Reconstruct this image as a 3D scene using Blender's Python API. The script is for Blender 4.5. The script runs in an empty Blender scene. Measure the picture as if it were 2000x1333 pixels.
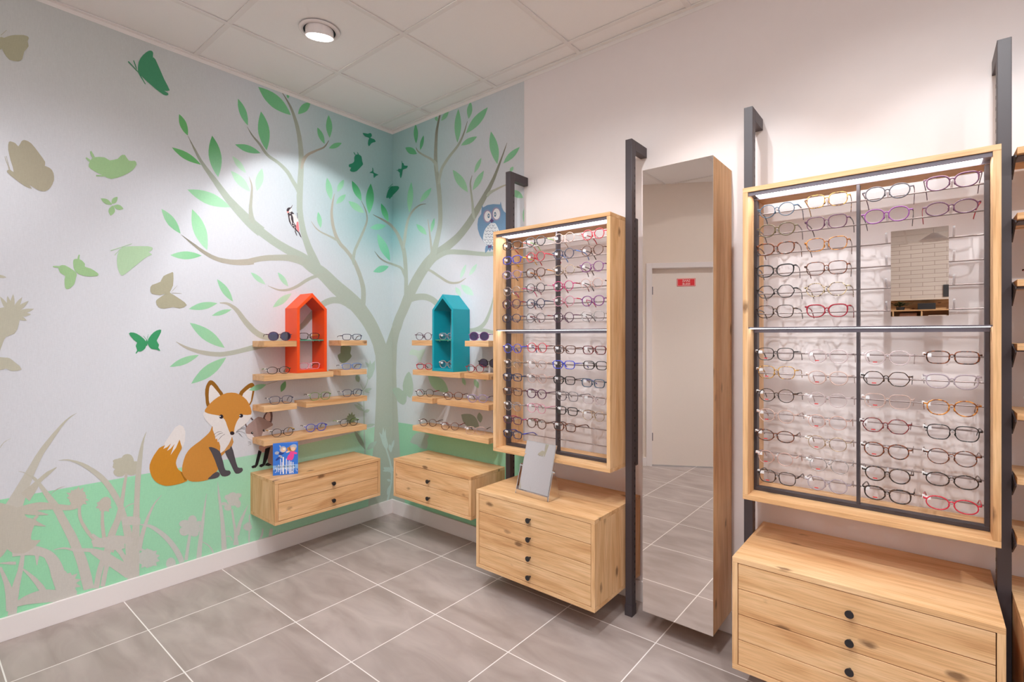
import bpy, bmesh, math, random
from mathutils import Vector, Matrix
R = math.radians
random.seed(7)
scene = bpy.context.scene
COL = scene.collection

# ------------------------------------------------------------------ materials
def lin(c):
    return tuple(((v/255)/12.92 if v/255 <= .04045 else ((v/255+.055)/1.055)**2.4) for v in c)
MATS = {}
def newmat(name):
    m = bpy.data.materials.new(name); m.use_nodes = True
    m.node_tree.nodes.clear()
    out = m.node_tree.nodes.new('ShaderNodeOutputMaterial')
    MATS[name] = m
    return m, m.node_tree.nodes, m.node_tree.links, out
def N(nodes, kind, **kw):
    n = nodes.new(kind)
    for k, v in kw.items():
        if k.startswith('i_'): n.inputs[k[2:].replace('_', ' ')].default_value = v
        else: setattr(n, k, v)
    return n
def plain(name, rgb, rough=.5, metal=0., noise=.04, scale=60, bump=0., spec=.5):
    m, ns, ln, out = newmat(name)
    b = N(ns, 'ShaderNodeBsdfPrincipled'); b.inputs['Roughness'].default_value = rough
    b.inputs['Metallic'].default_value = metal; b.inputs['Specular IOR Level'].default_value = spec
    g = N(ns, 'ShaderNodeNewGeometry'); t = N(ns, 'ShaderNodeTexNoise'); t.inputs['Scale'].default_value = scale
    ln.new(g.outputs['Position'], t.inputs['Vector'])
    mx = N(ns, 'ShaderNodeMix', data_type='RGBA'); c = lin(rgb)
    mx.inputs['A'].default_value = tuple(v*(1-noise) for v in c)+(1,)
    mx.inputs['B'].default_value = tuple(min(1, v*(1+noise)) for v in c)+(1,)
    ln.new(t.outputs['Fac'], mx.inputs['Factor']); ln.new(mx.outputs['Result'], b.inputs['Base Color'])
    if bump:
        bp = N(ns, 'ShaderNodeBump'); bp.inputs['Strength'].default_value = bump; bp.inputs['Distance'].default_value = .002
        ln.new(t.outputs['Fac'], bp.inputs['Height']); ln.new(bp.outputs['Normal'], b.inputs['Normal'])
    ln.new(b.outputs[0], out.inputs[0])
    return m
def emit(name, rgb, s):
    m, ns, ln, out = newmat(name)
    e = N(ns, 'ShaderNodeEmission'); e.inputs['Color'].default_value = lin(rgb)+(1,); e.inputs['Strength'].default_value = s
    ln.new(e.outputs[0], out.inputs[0]); return m
def wood(name, axis, light=(236, 196, 152), mid=(224, 178, 130), dark=(202, 150, 102)):
    """natural knotty oak, grain along the given world axis"""
    m, ns, ln, out = newmat(name)
    g = N(ns, 'ShaderNodeNewGeometry'); oi = N(ns, 'ShaderNodeObjectInfo')
    off = N(ns, 'ShaderNodeVectorMath', operation='SCALE'); off.inputs[0].default_value = (7.3, 5.1, 9.7)
    ln.new(oi.outputs['Random'], off.inputs['Scale'])
    ad = N(ns, 'ShaderNodeVectorMath', operation='ADD'); ln.new(g.outputs['Position'], ad.inputs[0]); ln.new(off.outputs[0], ad.inputs[1])
    def scaled(sa, sc):
        v = [sc, sc, sc]; v['xyz'.index(axis)] = sa
        s = N(ns, 'ShaderNodeVectorMath', operation='MULTIPLY'); s.inputs[1].default_value = v
        ln.new(ad.outputs[0], s.inputs[0]); return s.outputs[0]
    wave = N(ns, 'ShaderNodeTexNoise'); wave.inputs['Scale'].default_value = 1; wave.inputs['Detail'].default_value = 4; wave.inputs['Distortion'].default_value = 1.2
    ln.new(scaled(1.5, 13), wave.inputs['Vector'])
    fine = N(ns, 'ShaderNodeTexNoise'); fine.inputs['Scale'].default_value = 1; fine.inputs['Detail'].default_value = 3
    ln.new(scaled(9, 260), fine.inputs['Vector'])
    cr = N(ns, 'ShaderNodeValToRGB'); e = cr.color_ramp.elements
    e[0].position = .28; e[0].color = lin(dark)+(1,); e[1].position = .68; e[1].color = lin(light)+(1,)
    k = e.new(.46); k.color = lin(mid)+(1,)
    ln.new(wave.outputs['Fac'], cr.inputs[0])
    mx = N(ns, 'ShaderNodeMix', data_type='RGBA', blend_type='MULTIPLY'); mx.inputs['Factor'].default_value = 1
    fr = N(ns, 'ShaderNodeValToRGB'); fr.color_ramp.elements[0].position = .3; fr.color_ramp.elements[0].color = (.80, .76, .70, 1)
    fr.color_ramp.elements[1].position = .58; fr.color_ramp.elements[1].color = (1, 1, 1, 1)
    ln.new(fine.outputs['Fac'], fr.inputs[0]); ln.new(cr.outputs[0], mx.inputs['A']); ln.new(fr.outputs[0], mx.inputs['B'])
    # knots
    vo = N(ns, 'ShaderNodeTexVoronoi'); vo.inputs['Scale'].default_value = 1; ln.new(scaled(4.6, 9.5), vo.inputs['Vector'])
    nz = N(ns, 'ShaderNodeTexNoise'); nz.inputs['Scale'].default_value = 1; ln.new(scaled(40, 90), nz.inputs['Vector'])
    mm = N(ns, 'ShaderNodeMath', operation='MULTIPLY_ADD'); ln.new(nz.outputs['Fac'], mm.inputs[0]); mm.inputs[1].default_value = .10; ln.new(vo.outputs['Distance'], mm.inputs[2])
    kr = N(ns, 'ShaderNodeValToRGB'); kr.color_ramp.elements[0].position = .11; kr.color_ramp.elements[0].color = (1, 1, 1, 1)
    kr.color_ramp.elements[1].position = .19; kr.color_ramp.elements[1].color = (0, 0, 0, 1)
    ln.new(mm.outputs[0], kr.inputs[0])
    m2 = N(ns, 'ShaderNodeMix', data_type='RGBA'); m2.inputs['B'].default_value = lin((92, 58, 36))+(1,)
    ml = N(ns, 'ShaderNodeMath', operation='MULTIPLY'); ml.inputs[1].default_value = .75; ln.new(kr.outputs[0], ml.inputs[0])
    ln.new(ml.outputs[0], m2.inputs['Factor']); ln.new(mx.outputs['Result'], m2.inputs['A'])
    b = N(ns, 'ShaderNodeBsdfPrincipled'); b.inputs['Roughness'].default_value = .5; b.inputs['Specular IOR Level'].default_value = .3
    ln.new(m2.outputs['Result'], b.inputs['Base Color'])
    bp = N(ns, 'ShaderNodeBump'); bp.inputs['Strength'].default_value = .15; bp.inputs['Distance'].default_value = .001
    ln.new(fine.outputs['Fac'], bp.inputs['Height']); ln.new(bp.outputs['Normal'], b.inputs['Normal'])
    ln.new(b.outputs[0], out.inputs[0]); return m
WX, WY, WZ = wood('oak_x', 'x'), wood('oak_y', 'y'), wood('oak_z', 'z')
AXM = {'x': WX, 'y': WY, 'z': WZ}

def floor_mat():
    m, ns, ln, out = newmat('floor_tiles')
    g = N(ns, 'ShaderNodeNewGeometry'); sp = N(ns, 'ShaderNodeSeparateXYZ'); ln.new(g.outputs['Position'], sp.inputs[0])
    masks = []; cells = []
    for ax, o, p in (('X', .3885, .4447), ('Y', -.2815, .4467)):
        s = N(ns, 'ShaderNodeMath', operation='SUBTRACT'); ln.new(sp.outputs[ax], s.inputs[0]); s.inputs[1].default_value = o
        d = N(ns, 'ShaderNodeMath', operation='DIVIDE'); ln.new(s.outputs[0], d.inputs[0]); d.inputs[1].default_value = p
        fl = N(ns, 'ShaderNodeMath', operation='FLOOR'); ln.new(d.outputs[0], fl.inputs[0]); cells.append(fl.outputs[0])
        pp = N(ns, 'ShaderNodeMath', operation='PINGPONG'); ln.new(d.outputs[0], pp.inputs[0]); pp.inputs[1].default_value = .5
        c = N(ns, 'ShaderNodeMath', operation='LESS_THAN'); ln.new(pp.outputs[0], c.inputs[0]); c.inputs[1].default_value = .0052
        masks.append(c.outputs[0])
    mxm = N(ns, 'ShaderNodeMath', operation='MAXIMUM'); ln.new(masks[0], mxm.inputs[0]); ln.new(masks[1], mxm.inputs[1])
    cx = N(ns, 'ShaderNodeCombineXYZ'); ln.new(cells[0], cx.inputs[0]); ln.new(cells[1], cx.inputs[1])
    wn = N(ns, 'ShaderNodeTexWhiteNoise'); ln.new(cx.outputs[0], wn.inputs['Vector'])
    sc = N(ns, 'ShaderNodeVectorMath', operation='SCALE'); ln.new(wn.outputs['Color'], sc.inputs[0]); sc.inputs['Scale'].default_value = 9
    ad = N(ns, 'ShaderNodeVectorMath', operation='ADD'); ln.new(g.outputs['Position'], ad.inputs[0]); ln.new(sc.outputs[0], ad.inputs[1])
    st = N(ns, 'ShaderNodeVectorMath', operation='MULTIPLY'); ln.new(ad.outputs[0], st.inputs[0]); st.inputs[1].default_value = (3.2, 9, 3)
    nz = N(ns, 'ShaderNodeTexNoise'); nz.inputs['Scale'].default_value = 1.; nz.inputs['Detail'].default_value = 7; nz.inputs['Distortion'].default_value = .6
    ln.new(st.outputs[0], nz.inputs['Vector'])
    cr = N(ns, 'ShaderNodeValToRGB'); e = cr.color_ramp.elements
    e[0].position = .3; e[0].color = lin((152, 138, 132))+(1,); e[1].position = .7; e[1].color = lin((180, 166, 161))+(1,)
    ln.new(nz.outputs['Fac'], cr.inputs[0])
    mx = N(ns, 'ShaderNodeMix', data_type='RGBA'); mx.inputs['B'].default_value = lin((238, 231, 228))+(1,)
    ln.new(mxm.outputs[0], mx.inputs['Factor']); ln.new(cr.outputs[0], mx.inputs['A'])
    b = N(ns, 'ShaderNodeBsdfPrincipled'); b.inputs['Roughness'].default_value = .42; b.inputs['Specular IOR Level'].default_value = .35
    ln.new(mx.outputs['Result'], b.inputs['Base Color']); ln.new(b.outputs[0], out.inputs[0]); return m
FLOOR = floor_mat()

def brick_mat():
    m, ns, ln, out = newmat('white_brick')
    g = N(ns, 'ShaderNodeNewGeometry'); sp = N(ns, 'ShaderNodeSeparateXYZ'); ln.new(g.outputs['Position'], sp.inputs[0])
    cb = N(ns, 'ShaderNodeCombineXYZ'); ln.new(sp.outputs['X'], cb.inputs[0]); ln.new(sp.outputs['Z'], cb.inputs[1])
    t = N(ns, 'ShaderNodeTexBrick'); t.inputs['Scale'].default_value = 1; t.inputs['Brick Width'].default_value = .30; t.inputs['Row Height'].default_value = .068
    t.inputs['Mortar Size'].default_value = .0035
    t.inputs['Color1'].default_value = lin((214, 200, 190))+(1,); t.inputs['Color2'].default_value = lin((206, 192, 182))+(1,); t.inputs['Mortar'].default_value = lin((160, 142, 132))+(1,)
    ln.new(cb.outputs[0], t.inputs['Vector'])
    b = N(ns, 'ShaderNodeBsdfPrincipled'); b.inputs['Roughness'].default_value = .7
    ln.new(t.outputs['Color'], b.inputs['Base Color']); ln.new(b.outputs[0], out.inputs[0]); return m

def mural_mat():
    m, ns, ln, out = newmat('mural_print')
    a = N(ns, 'ShaderNodeAttribute'); a.attribute_name = 'print'
    g = N(ns, 'ShaderNodeNewGeometry'); s = N(ns, 'ShaderNodeVectorMath', operation='MULTIPLY'); s.inputs[1].default_value = (60, 60, 700)
    ln.new(g.outputs['Position'], s.inputs[0])
    t = N(ns, 'ShaderNodeTexNoise'); t.inputs['Scale'].default_value = 1; ln.new(s.outputs[0], t.inputs['Vector'])
    s2 = N(ns, 'ShaderNodeVectorMath', operation='MULTIPLY'); s2.inputs[1].default_value = (600, 600, 50)
    ln.new(g.outputs['Position'], s2.inputs[0])
    t2 = N(ns, 'ShaderNodeTexNoise'); t2.inputs['Scale'].default_value = 1; ln.new(s2.outputs[0], t2.inputs['Vector'])
    ad = N(ns, 'ShaderNodeMath', operation='ADD'); ln.new(t.outputs['Fac'], ad.inputs[0]); ln.new(t2.outputs['Fac'], ad.inputs[1])
    mr = N(ns, 'ShaderNodeMapRange'); mr.inputs['From Min'].default_value = .7; mr.inputs['From Max'].default_value = 1.3; mr.inputs['To Min'].default_value = .95; mr.inputs['To Max'].default_value = 1.04
    ln.new(ad.outputs[0], mr.inputs['Value'])
    v = N(ns, 'ShaderNodeVectorMath', operation='SCALE'); ln.new(a.outputs['Color'], v.inputs[0]); ln.new(mr.outputs[0], v.inputs['Scale'])
    b = N(ns, 'ShaderNodeBsdfPrincipled'); b.inputs['Roughness'].default_value = .65; b.inputs['Specular IOR Level'].default_value = .25
    ln.new(v.outputs[0], b.inputs['Base Color']); ln.new(b.outputs[0], out.inputs[0]); return m
MURALM = mural_mat()

def glassy(name, rgb=(250, 250, 250), gloss=.10, rough=.03, ior=1.3):
    """thin clear sheet: mostly see-through with a sheen that grows at grazing angles"""
    m, ns, ln, out = newmat(name)
    tr = N(ns, 'ShaderNodeBsdfTransparent'); tr.inputs['Color'].default_value = lin(rgb)+(1,)
    gl = N(ns, 'ShaderNodeBsdfGlossy'); gl.inputs['Roughness'].default_value = rough
    lw = N(ns, 'ShaderNodeLayerWeight'); lw.inputs['Blend'].default_value = .25
    mr = N(ns, 'ShaderNodeMapRange'); mr.inputs['To Min'].default_value = gloss*.3; mr.inputs['To Max'].default_value = gloss*3
    ln.new(lw.outputs['Fresnel'], mr.inputs['Value'])
    mx = N(ns, 'ShaderNodeMixShader'); ln.new(mr.outputs[0], mx.inputs[0]); ln.new(tr.outputs[0], mx.inputs[1]); ln.new(gl.outputs[0], mx.inputs[2])
    ln.new(mx.outputs[0], out.inputs[0]); return m
def tort(name, a, b, scale=160, pos=.5):
    m, ns, ln, out = newmat(name)
    tc = N(ns, 'ShaderNodeTexCoord'); t = N(ns, 'ShaderNodeTexNoise'); t.inputs['Scale'].default_value = scale; t.inputs['Detail'].default_value = 1
    ln.new(tc.outputs['Object'], t.inputs['Vector'])
    cr = N(ns, 'ShaderNodeValToRGB'); cr.color_ramp.elements[0].position = pos-.06; cr.color_ramp.elements[0].color = lin(a)+(1,)
    cr.color_ramp.elements[1].position = pos+.08; cr.color_ramp.elements[1].color = lin(b)+(1,)
    ln.new(t.outputs['Fac'], cr.inputs[0])
    p = N(ns, 'ShaderNodeBsdfPrincipled'); p.inputs['Roughness'].default_value = .2; ln.new(cr.outputs[0], p.inputs['Base Color']); ln.new(p.outputs[0], out.inputs[0]); return m
def crystal(name, rgb, mixf):
    m, ns, ln, out = newmat(name)
    tr = N(ns, 'ShaderNodeBsdfTransparent'); tr.inputs['Color'].default_value = lin((244, 240, 240))+(1,)
    p = N(ns, 'ShaderNodeBsdfPrincipled'); p.inputs['Roughness'].default_value = .12; p.inputs['Base Color'].default_value = lin(rgb)+(1,)
    mx = N(ns, 'ShaderNodeMixShader'); mx.inputs[0].default_value = mixf
    ln.new(tr.outputs[0], mx.inputs[1]); ln.new(p.outputs[0], mx.inputs[2]); ln.new(mx.outputs[0], out.inputs[0]); return m

WALL = plain('white_paint', (233, 225, 225), .7, noise=.015, scale=20)
BEIGE = plain('beige_paint', (232, 218, 206), .7, noise=.015, scale=20)
CEILM = plain('ceiling_tile_white', (246, 243, 242), .85, noise=.03, scale=300, bump=.1)
CEILG = plain('ceiling_grid_white', (238, 233, 231), .6, noise=.01)
BASE = plain('baseboard_white', (236, 228, 227), .45, noise=.01)
DOORM = plain('door_beige', (238, 227, 218), .5, noise=.015)
STEEL = plain('dark_powder_coated_steel', (66, 58, 62), .45, noise=.08, scale=400, bump=.05)
STEELG = plain('grey_steel', (104, 96, 104), .4, metal=.3, noise=.04)
BLACK = plain('black_gap', (18, 16, 18), .7)
KNOB = plain('black_knob', (34, 31, 34), .4)
CHROME = plain('chrome', (225, 222, 220), .12, metal=1., noise=.01)
ALU = plain('brushed_rail', (140, 124, 120), .3, metal=.35, noise=.05)
ORANGE = plain('orange_lacquer', (240, 78, 18), .4, noise=.02)
TEAL = plain('teal_lacquer', (10, 150, 166), .4, noise=.02)
MIRROR = plain('mirror_silver', (236, 230, 226), .0, metal=1., noise=0.)
EDGE = plain('mirror_edge', (205, 214, 210), .3)
PAPERW = plain('white_paper', (240, 238, 238), .7)
RED = plain('sign_red', (205, 30, 38), .5); SIGNW = plain('sign_white', (245, 240, 238), .5)
GLASS = glassy('demo_lens_clear', (254, 254, 255), .07)
SHELFG = glassy('green_tinted_glass', (190, 225, 210), .3)
GEDGE = plain('glass_edge_green', (70, 150, 120), .2)
CLEARP = crystal('clear_acrylic', (240, 238, 240), .35)
SUNL = glassy('dark_sun_lens', (128, 112, 165), .25)
LED = emit('led_strip_light', (255, 252, 252), 15)
LEDB = emit('led_bar_light', (250, 250, 255), 8)
LAMP = emit('lamp_disc_light', (255, 250, 244), 25)
FILL_PANEL = emit('fill_panel_light', (240, 247, 255), 9)  # glow of the added fill panels

GM = {}
def gm(name, rgb, rough=.25, metal=0.): GM[name] = plain('eyewear_'+name.replace(' ', '_'), rgb, rough, metal, noise=.05)
gm('black', (30, 26, 28)); gm('navy', (42, 52, 84)); gm('teal blue', (60, 84, 104)); gm('olive brown', (92, 78, 54)); gm('plum', (88, 48, 74))
gm('purple', (128, 66, 130)); gm('red', (196, 34, 58)); gm('deep red', (150, 30, 48)); gm('blue', (58, 72, 190)); gm('grey', (120, 112, 116)); gm('dark grey', (76, 72, 78))
gm('brown', (98, 62, 48)); gm('magenta', (200, 60, 120)); gm('orange', (228, 140, 40)); gm('yellow', (226, 180, 30)); gm('lime green', (160, 215, 120)); gm('sky blue', (90, 130, 200)); gm('coral', (226, 110, 100))
gm('gold metal', (186, 160, 130), .25, .6); gm('rose gold', (208, 168, 156), .3, .3); gm('silver metal', (190, 186, 188), .25, .7); gm('green', (110, 150, 70)); gm('lilac', (150, 130, 170)); gm('pink', (216, 150, 168)); gm('white', (235, 232, 234))
GM['brown tortoise'] = tort('eyewear_tortoise', (48, 26, 20), (128, 66, 38)); GM['dark tortoise'] = tort('eyewear_dark_tortoise', (28, 20, 20), (92, 62, 44), pos=.56)
GM['amber tortoise'] = tort('eyewear_amber', (96, 50, 26), (206, 158, 72)); GM['cream tortoise'] = tort('eyewear_cream_tortoise', (60, 38, 30), (224, 200, 160), 230, .48)
GM['honey tortoise'] = tort('eyewear_honey', (120, 62, 24), (214, 140, 60), 120); GM['burgundy tortoise'] = tort('eyewear_burgundy', (70, 20, 30), (140, 56, 56))
GM['clear crystal'] = crystal('eyewear_crystal', (214, 196, 196), .5); GM['clear beige'] = crystal('eyewear_crystal_beige', (214, 184, 172), .6); GM['clear grey'] = crystal('eyewear_crystal_grey', (178, 164, 172), .65)

# ------------------------------------------------------------------ mesh helpers
def new_obj(name, bm, mats, parent=None, smooth=False, bevel=0):
    me = bpy.data.meshes.new(name); bmesh.ops.recalc_face_normals(bm, faces=bm.faces); bm.to_mesh(me); bm.free()
    for m in (mats if isinstance(mats, (list, tuple)) else [mats]): me.materials.append(m)
    if smooth:
        for p in me.polygons: p.use_smooth = True
    o = bpy.data.objects.new(name, me); COL.objects.link(o)
    if parent is not None: o.parent = parent
    if bevel:
        b = o.modifiers.new('edge', 'BEVEL'); b.width = bevel; b.segments = 2; b.limit_method = 'ANGLE'
    return o
def abox(bm, x0, x1, y0, y1, z0, z1, mi=0, M=None):
    r = bmesh.ops.create_cube(bm, size=1, matrix=Matrix.Translation(((x0+x1)/2, (y0+y1)/2, (z0+z1)/2)) @ Matrix.Diagonal((abs(x1-x0), abs(y1-y0), abs(z1-z0), 1)))
    if M is not None: bmesh.ops.transform(bm, matrix=M, verts=r['verts'])
    fs = set()
    for v in r['verts']:
        for f in v.link_faces: fs.add(f)
    for f in fs: f.material_index = mi
    return r['verts']
def box(name, x0, x1, y0, y1, z0, z1, m, parent=None, bevel=0):
    bm = bmesh.new(); abox(bm, x0, x1, y0, y1, z0, z1); return new_obj(name, bm, m, parent, bevel=bevel)
def cyl(bm, p, q, r, seg=16, r2=None, mi=0):
    p, q = Vector(p), Vector(q); d = q-p
    M = Matrix.Translation((p+q)/2) @ d.to_track_quat('Z', 'Y').to_matrix().to_4x4()
    rr = bmesh.ops.create_cone(bm, cap_ends=True, segments=seg, radius1=r, radius2=r if r2 is None else r2, depth=d.length, matrix=M)
    for v in rr['verts']:
        for f in v.link_faces: f.material_index = mi
    return rr['verts']
def sweep(bm, path, sec, closed=False, mi=0, up=(0, 1, 0)):
    """sweep a section (list of (side, up)) or per-point sections along a path lying mostly flat"""
    P = [Vector(p) for p in path]; n = len(P); rings = []
    for i in range(n):
        a = P[(i-1) % n] if closed else P[max(i-1, 0)]; b = P[(i+1) % n] if closed else P[min(i+1, n-1)]
        t = (b-a).normalized()
        s = t.cross(Vector(up)).normalized(); u = s.cross(t).normalized()
        ss = sec[i] if isinstance(sec[0][0], (tuple, list)) else sec
        rings.append([bm.verts.new(P[i]+s*x+u*y) for x, y in ss])
    k = len(rings[0])
    for i in range(n if closed else n-1):
        A, B = rings[i], rings[(i+1) % n]
        for j in range(k):
            f = bm.faces.new((A[j], A[(j+1) % k], B[(j+1) % k], B[j])); f.material_index = mi; f.smooth = True
    if not closed:
        bm.faces.new(rings[0][::-1]).material_index = mi; bm.faces.new(rings[-1]).material_index = mi
def circ(rx, ry, n=6): return [(rx*math.cos(2*math.pi*i/n+.5), ry*math.sin(2*math.pi*i/n+.5)) for i in range(n)]
def thing(name, label, cat, loc=(0, 0, 0), rz=0, group=None):
    o = bpy.data.objects.new(name, None); COL.objects.link(o); o.empty_display_size = .05
    o.location = loc; o.rotation_euler = (0, 0, rz); o['label'] = label; o['category'] = cat
    if group: o['group'] = group
    return o
def structure(o): o['kind'] = 'structure'; return o
def rel(loc):
    return Matrix.Translation(-Vector(loc))
def local(parent, name, fn, mats, bevel=0, smooth=False):
    """build a part in world coordinates and hang it on its thing"""
    bm = bmesh.new(); fn(bm); bmesh.ops.transform(bm, matrix=rel(parent.location), verts=bm.verts[:])
    return new_obj(name, bm, mats, parent, bevel=bevel, smooth=smooth)
def sub(parent, root, name, fn, mats, bevel=0, smooth=False):
    bm = bmesh.new(); fn(bm); bmesh.ops.transform(bm, matrix=rel(root.location), verts=bm.verts[:])
    return new_obj(name, bm, mats, parent, bevel=bevel, smooth=smooth)
def B(*a, **k): return lambda bm: abox(bm, *a, **k)
def text_bm(txt, size, M, extrude=.0002, align='CENTER'):
    cu = bpy.data.curves.new('t', 'FONT'); cu.body = txt; cu.size = size; cu.align_x = align; cu.align_y = 'CENTER'; cu.extrude = extrude; cu.resolution_u = 3
    o = bpy.data.objects.new('t', cu); COL.objects.link(o); bpy.context.view_layer.update()
    me = bpy.data.meshes.new_from_object(o.evaluated_get(bpy.context.evaluated_depsgraph_get()))
    bpy.data.objects.remove(o); bpy.data.curves.remove(cu)
    me.transform(M); return me

MURAL_PALETTE=[(105,180,110),(165,215,180),(85,165,100),(172,218,185),(155,212,165),(190,222,200),(180,220,190),(135,200,150),(160,212,170),(125,195,145),(115,190,135),(165,215,182),(140,205,162),(120,200,150),(65,165,105),(120,200,160),(140,210,175),(158,208,165),(150,205,165),(185,218,192),(100,180,130),(95,175,125),(140,195,155),(125,190,145),(160,208,172),(145,200,160),(160,215,180),(125,200,155),(200,225,210),(185,220,198),(165,210,178),(198,222,208),(172,190,178),(150,165,150),(178,188,176),(118,116,102),(184,177,163),(178,200,188),(190,187,170),(202,197,190),(196,190,178),(200,202,196),(140,155,128),(150,170,150),(194,212,206),(172,195,178),(172,170,145),(172,165,145),(72,146,108),(160,196,146),(178,208,172),(170,165,142),(60,150,100),(48,140,108),(232,222,222),(116,150,182),(205,138,42),(168,143,138),(70,60,65),(120,105,105),(235,150,145),(110,100,100),(140,150,180),(165,140,165),(228,232,236),(232,226,225),(160,105,28),(205,140,62),(148,98,30),(225,215,214),(230,135,138),(235,234,236),(105,85,120),(84,78,84),(110,88,88),(205,165,150),(120,175,125),(85,125,150),(98,75,115),(78,95,130),(200,145,85),(214,182,172),(38,34,38),(240,240,240),(90,80,85),(42,32,42),(42,32,38)]
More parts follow.
